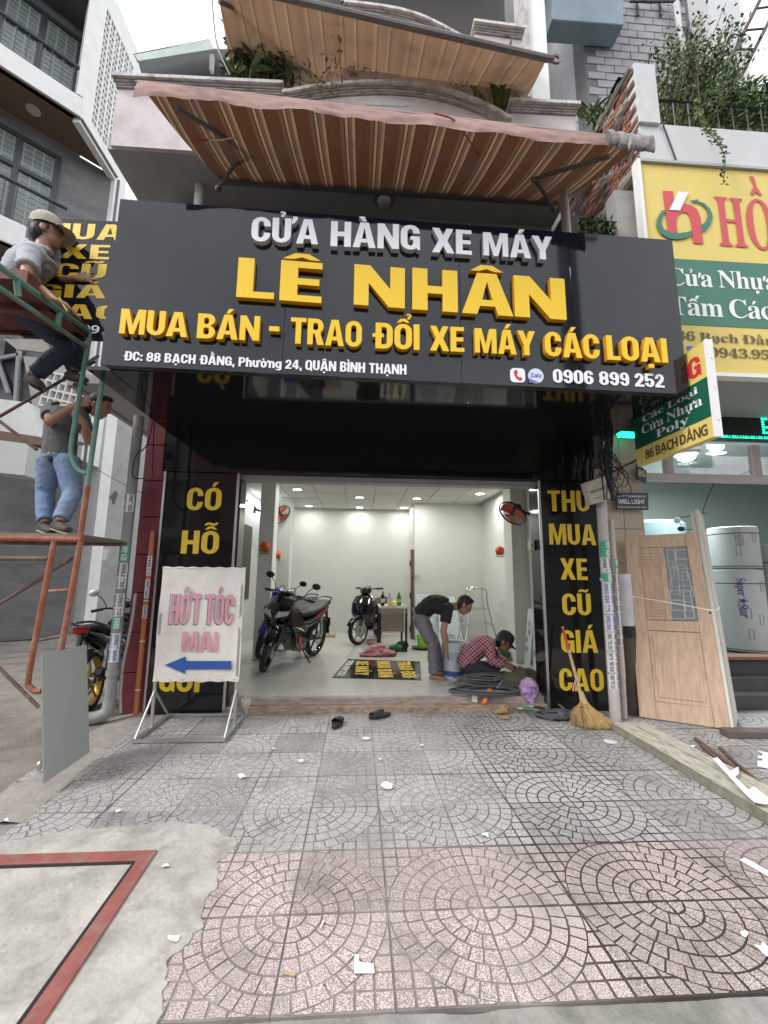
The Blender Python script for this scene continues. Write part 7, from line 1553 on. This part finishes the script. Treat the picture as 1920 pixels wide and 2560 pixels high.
    for y in (-.17, .17): MB().tube([(-.02, y*.5, .22), (-.02, y*1.2, .22)], .018, 8).build('footrest', rubber, root)
    root.location = loc; root.rotation_euler = (R(lean), 0, R(head)); return root
redp = mat('bike_red', (.42, .025, .03), .25, var=0); bluep = mat('bike_blue', (.012, .02, .30), .2, var=0, coat=.5); gold = mat('gold_rim', (.42, .27, .08), .35, .7)
motorbike('black underbone motorbike with red and white trim parked just inside the shop', V((-.93, 6.42, FL)), -113, -7, 22, bkg, redp)
motorbike('dark blue motorbike mostly hidden behind the black and red one', V((-1.20, 7.32, FL)), -112, -5, 20, bluep, None, blue_front=bluep)
motorbike('black motorbike with gold rims parked in the alley behind the grey drain pipe', V((-2.84, 5.38, 0.0)), 99, -5, 8, bkg, None, rim=gold, mirrorm=steel)
def scooter(label, loc, head, lean, steer):
    root = thing('scooter', label, 'scooter', (0, 0, 0)); s = R(steer); mk = lambda m_: xf(m_, s); silver = mat('silver_rim', (.62, .62, .62), .3, .8, var=0)
    wheel(root, .63, .25, .085, silver, rubber, 5, s); wheel(root, -.58, .25, .095, silver, rubber, 5, None)
    for y in (-.07, .07): mk(MB().tube([(.63, y, .25), (.45, y, .70)], .018, 10)).build('fork', chrome, root, smooth=True)
    mk(MB().grid(lambda u, v: V((.63+.272*math.cos(R(20+130*u)), .06*math.cos(math.pi*v), .25+(.272+.02*math.sin(math.pi*v))*math.sin(R(20+130*u)))), 16, 8)).build('front_fender', bkg, root, smooth=True, norm=False)
    fuse(MB().tube([(.52, 0, .40), (.56, 0, .56), (.53, 0, .72), (.46, 0, .84), (.40, 0, .90)], [(.14, .05), (.22, .07), (.245, .085), (.21, .075), (.12, .05)], 18, ref=(0, 1, 0)).tube([(.47, 0, .86), (.36, 0, .40), (.22, 0, .28)], [(.19, .035), (.23, .035), (.19, .03)], 14, ref=(0, 1, 0)), 'leg_shield', bkg, root, vox=.012, sm=4)
    for sg in (-1, 1):
        MB().prism([V((.60, sg*.05, .56)), V((.565, sg*.15, .62)), V((.55, sg*.16, .65)), V((.595, sg*.05, .60))], (.025, 0, 0)).build('headlight', lensm, root, bevel=.004)
    fuse(MB().box((-.20, -.15, .24), (.30, .15, .30)).tube([(-.05, 0, .45), (-.35, 0, .50), (-.65, 0, .56), (-.85, 0, .66)], [(.14, .18), (.16, .17), (.15, .12), (.06, .05)], 16, ref=(0, 1, 0)), 'body', bkg, root, vox=.014, sm=4)
    fuse(MB().tube([(.0, 0, .70), (-.25, 0, .74), (-.55, 0, .76), (-.78, 0, .80)], [(.10, .05), (.15, .06), (.15, .05), (.07, .03)], 14, ref=(0, 1, 0)), 'seat', seatm, root, vox=.012, sm=3)
    o = mk(MB().tube([(.46, 0, .93), (.44, 0, 1.0), (.36, 0, 1.05)], [(.12, .05), (.15, .06), (.08, .04)], 14, ref=(0, 1, 0))); fuse(o, 'handlebar_cowl', bkg, root, vox=.011, sm=3)
    for sg in (-1, 1):
        mk(MB().tube([(.40, sg*.12, 1.02), (.36, sg*.22, 1.03)], .013, 8)).build('handlebar', dkp, root); mk(MB().tube([(.365, sg*.21, 1.03), (.33, sg*.34, 1.03)], .019, 10)).build('grip', rubber, root, smooth=True); mk(MB().tube([(.41, sg*.18, 1.02), (.41, sg*.32, 1.0)], .005, 5)).build('lever', chrome, root)
    MB().tube([(-.35, -.15, .22), (-.45, -.16, .25), (-.80, -.17, .36)], [.03, .055, .05], 14).build('exhaust', dkp, root, smooth=True)
    MB().tube([(-.02, .09, .22), (-.06, .26, .01)], .011, 8).build('side_stand', dkp, root, smooth=True); MB().box((-.12, .24, 0), (-.02, .30, .012)).build('stand_foot', mat('dusty_metal', (0, 0, 0)), root)
    root.location = loc; root.rotation_euler = (R(lean), 0, R(head)); return root
scooter('glossy black scooter with silver wheels parked against the back wall of the shop', V((.22, 8.65, FL)), -112, -8, -22)
tag(Bx('wood_chock', P(918, 1612, Z=FL+.001), P(936, 1602, Z=FL+.001)+V((0, 0, .03)), mat('cardboard', (0, 0, 0))), 'flat brown pad under the side stand of the glossy black scooter', 'pad')

# ---------------------------------------------------------------- scaffold
gr = mat('scaffold_green', (.10, .24, .19), .6, var=.15, sc=10, dirt=(.28, .24, .19), dsc=9, damt=.9, bump=.3, bsc=60)
ru = mat('scaffold_rust', (.27, .085, .05), .7, var=.3, sc=12, dirt=(.33, .22, .17), dsc=10, damt=.8, bump=.4, bsc=60)
ru2 = mat('scaffold_brown', (.13, .075, .06), .75, var=.3, sc=12, dirt=(.25, .2, .17), dsc=10, damt=.7)
sc = thing('scaffold', 'rusty and green steel pipe scaffold with a dark red platform at the left', 'scaffold', (-2.6, 3.6, 0))
def st(nm, pts, r, m_, n=10): return MB().tube(bez([P(a, b, Y=y) for a, b, y in pts], 5) if len(pts) > 2 else [P(a, b, Y=y) for a, b, y in pts], r, n).build(nm, m_, sc, smooth=True)
st('post', [(206, 1300, 3.6), (266, 880, 3.6)], .021, gr); st('post', [(200, 1346, 3.6), (219, 1215, 3.6)], .0225, ru)
st('bent_post', [(227, 832, 3.6), (213, 900, 3.6), (195, 1010, 3.6), (178, 1115, 3.6), (182, 1152, 3.6), (197, 1176, 3.6), (217, 1184, 3.6)], .019, gr)
Xr = -2.425
def sx(nm, a, b, r, m_): return MB().tube([P(a[0], a[1], X=Xr), P(b[0], b[1], X=Xr)], r, 10).build(nm, m_, sc, smooth=True)
sx('rail', (-30, 645), (228, 834), .023, gr); sx('rail', (-30, 700), (217, 868), .018, gr)
for a, b in (((42, 702), (46, 742)), ((150, 782), (142, 822))): sx('rail_stub', a, b, .022, gr)
st('post', [(262, 905, 3.62), (258, 935, 3.62)], .026, gr)
st('ledger', [(-40, 1345, 3.6), (206, 1349, 3.6)], .026, ru); st('ledger', [(-40, 1396, 3.6), (120, 1396, 3.6)], .019, ru2)
st('post', [(136, 1352, 3.6), (105, 1510, 3.6)], .0225, ru); st('post', [(105, 1510, 3.6), (72, 1690, 3.6), (76, 1718, 3.6), (90, 1728, 3.6), (104, 1727, 3.6)], .022, ru); st('post', [(202, 1352, 3.6), (152, 1628, 3.6)], .0225, ru)
st('rung', [(122, 1478, 3.6), (174, 1475, 3.6)], .013, ru); st('rung', [(98, 1601, 3.6), (156, 1589, 3.6)], .013, ru2)
for q in (((-20, 1052, 3.9), (238, 903, 4.0)), ((-10, 1046, 3.9), (92, 1124, 3.9)), ((94, 1450, 4.1), (181, 1395, 3.7)), ((-10, 1514, 4.1), (118, 1438, 4.0)), ((-20, 1652, 3.9), (97, 1768, 3.9))): st('brace', q, .015, ru2)
st('brace_upper', [(222, 905, 3.6), (245, 890, 4.0)], .014, ru2)
# platforms
plat = mat('red_board', (.12, .03, .025), .6, var=.25, sc=4, dirt=(.2, .12, .1), dsc=4, damt=.5)
MB().box((-3.6, 2.93, 3.50), (-2.46, 3.60, 3.53)).build('platform_board', plat, sc); MB().box((-3.6, 2.90, 3.49), (-2.46, 2.93, 3.57)).build('platform_edge', plat, sc); MB().box((-3.6, 3.60, 3.47), (-2.46, 3.63, 3.57)).build('platform_edge', plat, sc); MB().box((-2.46, 2.90, 3.46), (-2.43, 3.63, 3.56)).build('platform_edge', plat, sc)
MB().box((-3.6, 3.2, 3.44), (-2.47, 3.26, 3.499)).build('joist', plat, sc)
MB().box((-3.55, 3.66, 1.70), (-2.36, 4.42, 1.725)).build('foot_plank', mat('old_wood', (.20, .17, .14), .85, var=.3, stretch=(1, 6, 6)), sc); MB().tube([(-3.6, 4.38, 1.69), (-2.33, 4.38, 1.69)], .022, 8).build('ledger', ru2, sc, smooth=True)
MB().prism([P(8, 846, Y=4.0), P(118, 850, Y=4.0), P(128, 884, Y=4.0), P(40, 872, Y=4.0)], (0, .03, 0)).build('side_plank', mat('pale_plank', (.33, .31, .28), .8, var=.2), sc)

# ---------------------------------------------------------------- people
skin = mat('skin', (.30, .155, .095), .5, var=.06, sc=12); skin2 = mat('skin_warm', (.36, .19, .12), .5, var=.06, sc=12); hairm = mat('hair_black', (.012, .011, .011), .55, var=.2, sc=60)
def hand(mb, wrist, d, pn, spread=.3, curl=.5, k=1., thumb=1):
    """palm plus four unequal bent fingers and a side thumb; d finger direction, pn palm normal"""
    d = V(d).normalized(); pn = (V(pn)-d*V(pn).dot(d)).normalized(); s = d.cross(pn)
    pc = wrist+d*.085*k
    mb.tube([wrist-d*.01, wrist+d*.03*k, pc], [(.024, .018), (.036, .017), (.040, .014)], 10, ref=s)
    for i, L in enumerate((.068, .078, .072, .056)):
        b = pc-d*.012*k+s*(.029-.0193*i)*k; dd = (d+s*(.5-i/3)*spread*.9).normalized(); p = [b]
        for j, f in enumerate((.45, .3, .25)):
            dd = (dd+pn*curl*(.35+.25*j)).normalized(); p.append(p[-1]+dd*L*f*k)
        mb.tube(p, [.0092, .0088, .0080, .0068], 8)
    b = wrist+d*.03*k+s*thumb*.03*k; dd = (d*.7+s*thumb*.75+pn*.25).normalized(); mb.tube([b-dd*.01, b+dd*.035*k, b+(dd+pn*curl*.5+d*.3).normalized()*.062*k], [.0125, .0105, .0085], 8)
def person(label, J, f, u, skinm, shirt, pants, sleeve='short', shoes=None, cap=None, group=None, handspec=None, belly=1., hairless=False, shirt_disp=.008, tuck=False, k=1.):
    K_ = k
    f = V(f).normalized(); u = (V(u)-f*V(u).dot(f)).normalized(); r_ = f.cross(u)
    T0 = MB.tube; B0 = MB.ball; sck = lambda r: (r[0]*K_, r[1]*K_) if isinstance(r, tuple) else r*K_
    class MB_(MB):
        def tube(s, pts, r, n=8, **kw): return MB.tube(s, pts, [sck(q) for q in r] if isinstance(r, list) else sck(r), n, **kw)
        def ball(s, c, r, n=12, **kw): return MB.ball(s, c, sck(r) if not isinstance(r, tuple) else tuple(q*K_ for q in r), n, **kw)
        def lathe(s, prof, c=(0, 0, 0), ax='Z', n=20, **kw): return MB.lathe(s, [(a*K_, b*K_) for a, b in prof], c, ax, n, **kw)
    base = (J['aL']+J['aR'])/2; root = thing('person', label, 'person', V((base.x, base.y, min(J['aL'].z, J['aR'].z)-.05)), group)
    side = (J['sL']-J['sR']).normalized(); hc = J['head']; nb = (J['sL']+J['sR'])/2; spine = [J['pel'], J['mid'], nb]
    b = MB_(); b.tube(bez([J['pel'], J['mid'], nb], 4), [.12]*4+[.13]*4+[.10], 12, ref=side, flat=.75)
    b.tube([nb-(hc-nb)*.1, lerp(nb, hc, .5), hc], [.058, .052, .05], 12)
    MH = Matrix((r_, f, u)).transposed(); f, u, r_ = f*K_, u*K_, r_*K_
    b.ball(hc+u*.02, (.073, .092, .098), 20, M=MH); b.ball(hc-u*.05+f*.022, (.056, .068, .062), 16, M=MH); b.ball(hc-u*.085+f*.05, (.03, .028, .025), 12, M=MH)
    b.tube([hc+u*.018+f*.085, hc-u*.018+f*.106, hc-u*.030+f*.092], [.009, .015, .012], 8); b.ball(hc+u*.03+f*.078, (.05, .02, .012), 10, M=MH); b.ball(hc-u*.055+f*.085, (.024, .011, .009), 10, M=MH)
    for s in (-1, 1): b.ball(hc+r_*s*.074-f*.008-u*.008, (.011, .022, .034), 10, M=MH)
    for k in ('L', 'R'):
        s_, e, w = J['s'+k], J['e'+k], J['w'+k]
        b.tube([lerp(s_, nb, .25), s_, lerp(s_, e, .5), e, lerp(e, w, .3), w], [.055, .052, .043, .036, .037, .024], 12)
        h, kn, an = J['h'+k], J['k'+k], J['a'+k]
        b.tube([h, lerp(h, kn, .5), kn, lerp(kn, an, .3), an], [.085, .07, .052, .05, .034], 12)
        if not shoes:
            t_ = J['t'+k]; d = (t_-an); d.z = 0; d.normalize(); gz = an.z-.055
            b.tube([an+V((0, 0, -.01)), V((an.x, an.y, gz+.02))-d*.04], [.034, .028], 10); g0 = V((an.x, an.y, gz)); b.tube([g0-d*.055+V((0, 0, .022)), g0+d*.03+V((0, 0, .028)), g0+d*.12+V((0, 0, .02)), g0+d*.15+V((0, 0, .016))], [(.030, .024), (.034, .032), (.044, .020), (.036, .013)], 12, ref=d.cross(V((0, 0, 1))))
            sd = d.cross(V((0, 0, 1)))
            for i in range(5): c0_ = g0+d*(.142-.008*i)+sd*(.034-.0165*i)*(1 if k == 'R' else -1)*-1+V((0, 0, .013)); b.tube([c0_, c0_+d*(.042 if i == 0 else .03)], [.011 if i == 0 else .008, .008 if i == 0 else .006], 8)
        hs__ = (handspec or {}).get(k)
        if hs__: hand(b, w, *hs__, k=K_)
        else: hand(b, w, (w-e).normalized(), side if k == 'L' else -side, k=K_)
    fuse(b, 'body', skinm, root, vox=.0078, sm=3)
    # clothes
    c = MB_(); c.tube(bez([lerp(J['pel'], J['mid'], -.12 if not tuck else .1), J['mid'], lerp(nb, J['mid'], .12), nb+(nb-J['mid'])*.02], 4), [(.155*belly, .118*belly)]*4+[(.155, .12)]*4+[(.165, .112)]*4+[(.10, .075)], 16, ref=side)
    for k in ('L', 'R'):
        s_, e, w = J['s'+k], J['e'+k], J['w'+k]
        if sleeve == 'short': c.tube([lerp(s_, nb, .45), s_, lerp(s_, e, .35), lerp(s_, e, .62)], [.075, .07, .066, .068], 14)
        else: c.tube([lerp(s_, nb, .45), s_, lerp(s_, e, .5), e, lerp(e, w, .5), lerp(e, w, .86)], [.078, .072, .064, .06, .052, .046], 14)
    if cap != 'collarless': c.tube([nb+(hc-nb)*.05, nb+(hc-nb)*.22], [.068, .066], 14)
    fuse(c, 'shirt', shirt, root, vox=.0125, sm=2, disp=shirt_disp, dscale=8, fold=True)
    c = MB_(); c.tube(bez([lerp(J['pel'], J['mid'], .22), J['pel'], J['pel']-(J['mid']-J['pel'])*.12], 3), [(.145, .112)]*3+[(.16, .125)]*3+[(.13, .10)], 14, ref=side)
    for k in ('L', 'R'):
        h, kn, an = J['h'+k], J['k'+k], J['a'+k]
        c.tube([lerp(h, J['pel'], .4), h, lerp(h, kn, .5), kn, lerp(kn, an, .4), lerp(kn, an, .93)], [.10, .105, .089, .072, .068, .061], 14)
    fuse(c, 'trousers', pants, root, vox=.0125, sm=2, disp=.012, dscale=8, fold=True)
    if shoes:
        for k in ('L', 'R'):
            an, t_ = J['a'+k], J['t'+k]; d = (t_-an).normalized(); sd = d.cross(V((0, 0, 1))).normalized(); dn_ = sd.cross(d).normalized(); dn_ = dn_ if dn_.z < 0 else -dn_
            s0 = an+dn_*.045
            sh_ = fuse(MB_().tube([an+V((0, 0, .01)), s0-d*.02], [.042, .045], 12).tube([s0-d*.07, s0+d*.03, s0+d*.13, s0+d*.19], [(.036, .035), (.040, .042), (.046, .032), (.034, .020)], 14, ref=sd), 'shoe', shoes[0], root, vox=.009, sm=2)
            q = s0+dn_*.036; MB_().tube([q-d*.085, q-d*.05, q+d*.05, q+d*.15, q+d*.205], [(.026, .008), (.040, .010), (.042, .010), (.048, .010), (.02, .008)], 14, ref=sd).build('sole', shoes[1], sh_, smooth=True)
    # face details
    for s in (-1, 1): MB_().ball(hc+u*.012+f*.088+r_*s*.030, (.013, .006, .006), 8, M=MH).build('eye', mat('eye_dark', (.02, .015, .012), .2), root, smooth=True); MB_().tube([hc+u*.032+f*.092+r_*s*.014, hc+u*.036+f*.088+r_*s*.048], [.004, .003], 5).build('eyebrow', hairm, root)
    MB_().tube([hc-u*.056+f*.094-r_*.02, hc-u*.057+f*.098, hc-u*.056+f*.094+r_*.02], .0035, 6).build('mouth', mat('lips', (.22, .09, .07), .5), root, smooth=True)
    hm = MB_().ball(hc+u*.040-f*.016, (.080, .094, .090), 18, M=MH).ball(hc-u*.01-f*.045, (.073, .058, .085), 16, M=MH)
    for s in (-1, 1): hm.ball(hc+r_*s*.066+u*.012+f*.004, (.014, .028, .034), 8, M=MH)
    if cap is None or cap == 'collarless': hm.ball(hc+u*.098+f*.03, (.062, .055, .030), 14, M=MH)
    fuse(hm, 'hair', hairm, root, vox=.0075, sm=1, disp=.005, dscale=34)
    if cap and cap != 'collarless':
        cm, cc_ = cap; o_ = hc+u*.055
        cr_ = MB_().lathe([(.098, -.02), (.099, .02), (.092, .055), (.07, .082), (.035, .096), (0, .099)], o_, 'Z', 24, M=MH @ Matrix.Diagonal((.92, 1.05, 1))).build('cap_crown', cm, root, smooth=True)
        MB_().ball(o_+u*.10, .008, 8, M=MH).build('cap_button', cm, cr_)
        def brim(uu_, vv_):
            a = R(-62+124*uu_); rr0 = .092+vv_*.075*math.cos(a)**.6; return o_+MH @ (V((rr0*math.sin(a)*.95, .01+rr0*math.cos(a), -.015-.022*vv_-.02*math.sin(a)**2*vv_))*K_)
        bm_ = MB_().grid(brim, 18, 5); n0 = len(bm_.v); bm_.grid(lambda a_, b_: brim(a_, b_)-u*.006, 18, 5); bm_.build('cap_brim', cm, root, smooth=True, norm=False)
    return root
def J_(**k): return k
Pt = lambda a, b, y: P(a, b, Y=y)
# bending man
J = J_(pel=Pt(1049, 1537, 5.50), mid=Pt(1080, 1511, 5.42), sL=Pt(1117, 1516, 5.55), sR=Pt(1121, 1520, 5.22), head=Pt(1160, 1513, 5.36),
       eR=Pt(1108, 1579, 5.18), wR=Pt(1116, 1621, 5.22), eL=Pt(1110, 1578, 5.58), wL=Pt(1121, 1617, 5.50), hR=Pt(1052, 1548, 5.40), hL=Pt(1052, 1546, 5.58), kR=Pt(1082, 1615, 5.38), kL=Pt(1086, 1610, 5.60),
       aR=Pt(1084, 1688, 5.42), aL=Pt(1101, 1678, 5.62), tR=Pt(1110, 1700, 5.36), tL=Pt(1125, 1682, 5.60))
greyp = mat('grey_trousers', (.19, .185, .21), .85, var=.08, sc=9, bump=1., bsc=8); blkt = mat('black_tshirt', (.018, .018, .019), .9, var=.1, bump=1., bsc=7)
person('man in a black t-shirt and grey trousers, barefoot, bending forward with hands hanging down', J, (.72, -.10, -.52), (.5, 0, .8), skin2, blkt, greyp, cap='collarless', handspec={'R': (V((.12, -.05, -1)), V((.6, -.3, .2)), .5, .35), 'L': (V((.3, 0, -1)), V((.3, .6, 0)), .4, .4)}, belly=.95)
# crouching man
J = J_(pel=Pt(1163, 1662, 5.38), mid=Pt(1182, 1630, 5.36), sL=Pt(1216, 1602, 5.55), sR=Pt(1224, 1612, 5.20), head=Pt(1258, 1606, 5.32),
       eR=Pt(1228, 1652, 5.14), wR=Pt(1263, 1664, 5.10), eL=Pt(1238, 1640, 5.60), wL=Pt(1272, 1660, 5.28), hR=Pt(1172, 1674, 5.28), hL=Pt(1174, 1672, 5.50), kR=Pt(1246, 1676, 5.20), kL=Pt(1248, 1668, 5.52),
       aR=Pt(1192, 1701, 5.30), aL=Pt(1196, 1696, 5.52), tR=Pt(1222, 1708, 5.24), tL=Pt(1226, 1702, 5.52))
person('crouching man in a red plaid shirt, dark trousers and black cap, working with his hands', J, (.75, -.22, -.50), (.45, 0, .85), skin, plaid_mat('red_plaid'), mat('charcoal_trousers', (.035, .036, .042), .9, var=.15), sleeve='long', shoes=(mat('dark_shoe', (.02, .02, .02), .6), rubber), cap=(mat('black_cap', (.02, .02, .021), .85, var=.1), None), handspec={'R': (V((.9, 0, -.35)), V((.2, .5, -.6)), .3, .7), 'L': (V((.8, -.3, -.4)), V((0, -.4, -.6)), .3, .7)}, shirt_disp=.012, belly=1.02)
# man standing on the scaffold
J = J_(pel=Pt(147, 1143, 4.2), mid=Pt(152, 1080, 4.2), sL=Pt(128, 1020, 4.28), sR=Pt(199, 1030, 4.12), head=Pt(247, 1016, 4.16),
       eL=Pt(122, 1056, 4.02), wL=Pt(188, 1012, 3.74), eR=Pt(222, 1104, 4.06), wR=Pt(212, 1058, 3.80), hL=Pt(124, 1156, 4.2), hR=Pt(170, 1158, 4.16), kL=Pt(113, 1235, 4.22), kR=Pt(181, 1235, 4.1),
       aL=Pt(113, 1308, 4.1), aR=Pt(149, 1304, 3.95), tL=Pt(160, 1324, 3.9), tR=Pt(190, 1316, 3.8))
jean = mat('light_jeans', (.17, .25, .40), .85, var=.18, sc=4, dirt=(.36, .38, .38), dsc=3.2, damt=.8, bump=1., bsc=9); jean2 = mat('dark_jeans', (.035, .055, .085), .85, var=.25, sc=4, bump=1., bsc=9)
shoe_g = (mat('olive_shoe', (.075, .068, .055), .8, var=.2), mat('tan_sole', (.30, .24, .14), .7, var=.2))
person('man in a grey t-shirt and pale blue jeans standing on the scaffold', J, (.78, .15, -.28), (.3, 0, 1), skin2, mat('grey_tshirt', (.125, .125, .135), .9, var=.12, sc=5, bump=1., bsc=7), jean, cap='collarless', shoes=shoe_g, handspec={'L': (V((.9, -.35, .15)), V((.2, .9, 0)), .15, 1.2), 'R': (V((-.55, -.45, .6)), V((.3, .8, .2)), .2, 1.1)}, k=1.08)
# man sitting on the platform
J = J_(pel=Pt(36, 744, 3.44), mid=Pt(56, 686, 3.43), sL=Pt(133, 636, 3.62), sR=Pt(74, 634, 3.24), head=Pt(117, 583, 3.44),
       eR=Pt(66, 697, 3.12), wR=Pt(134, 748, 3.0), eL=Pt(146, 706, 3.66), wL=Pt(192, 696, 3.58), hR=Pt(52, 762, 3.40), hL=Pt(66, 758, 3.56), kR=Pt(166, 868, 3.78), kL=Pt(188, 842, 3.92),
       aR=Pt(86, 938, 3.86), aL=Pt(186, 930, 3.90), tR=Pt(128, 968, 3.72), tL=Pt(232, 942, 3.80))
shirtw = mat('grey_white_shirt', (.42, .44, .48), .9, var=.12, sc=6, dirt=(.33, .34, .36), dsc=5, damt=.5, bump=1., bsc=8)
person('man in a pale grey shirt and beige cap sitting on the scaffold platform', J, (.86, .38, .10), (-.1, 0, 1), skin, shirtw, jean2, cap=(mat('beige_cap', (.44, .41, .35), .9, var=.12, sc=15), None), shoes=(mat('brown_shoe', (.10, .085, .07), .8), mat('dark_sole', (.055, .048, .042), .8, var=.3, sc=14)), handspec={'R': (V((.7, .2, -.25)), V((0, .2, -1)), .3, .6), 'L': (V((.95, .1, .18)), V((.2, .95, 0)), .9, .15)}, shirt_disp=.014, k=1.18)
tag(Tb('paint_brush', [Pt(148, 744, 2.98), Pt(168, 778, 3.0)], .007, mat('brush_yellow', (.6, .45, .1), .5)), 'thin yellow handled tool held by the man sitting on the scaffold', 'tool')
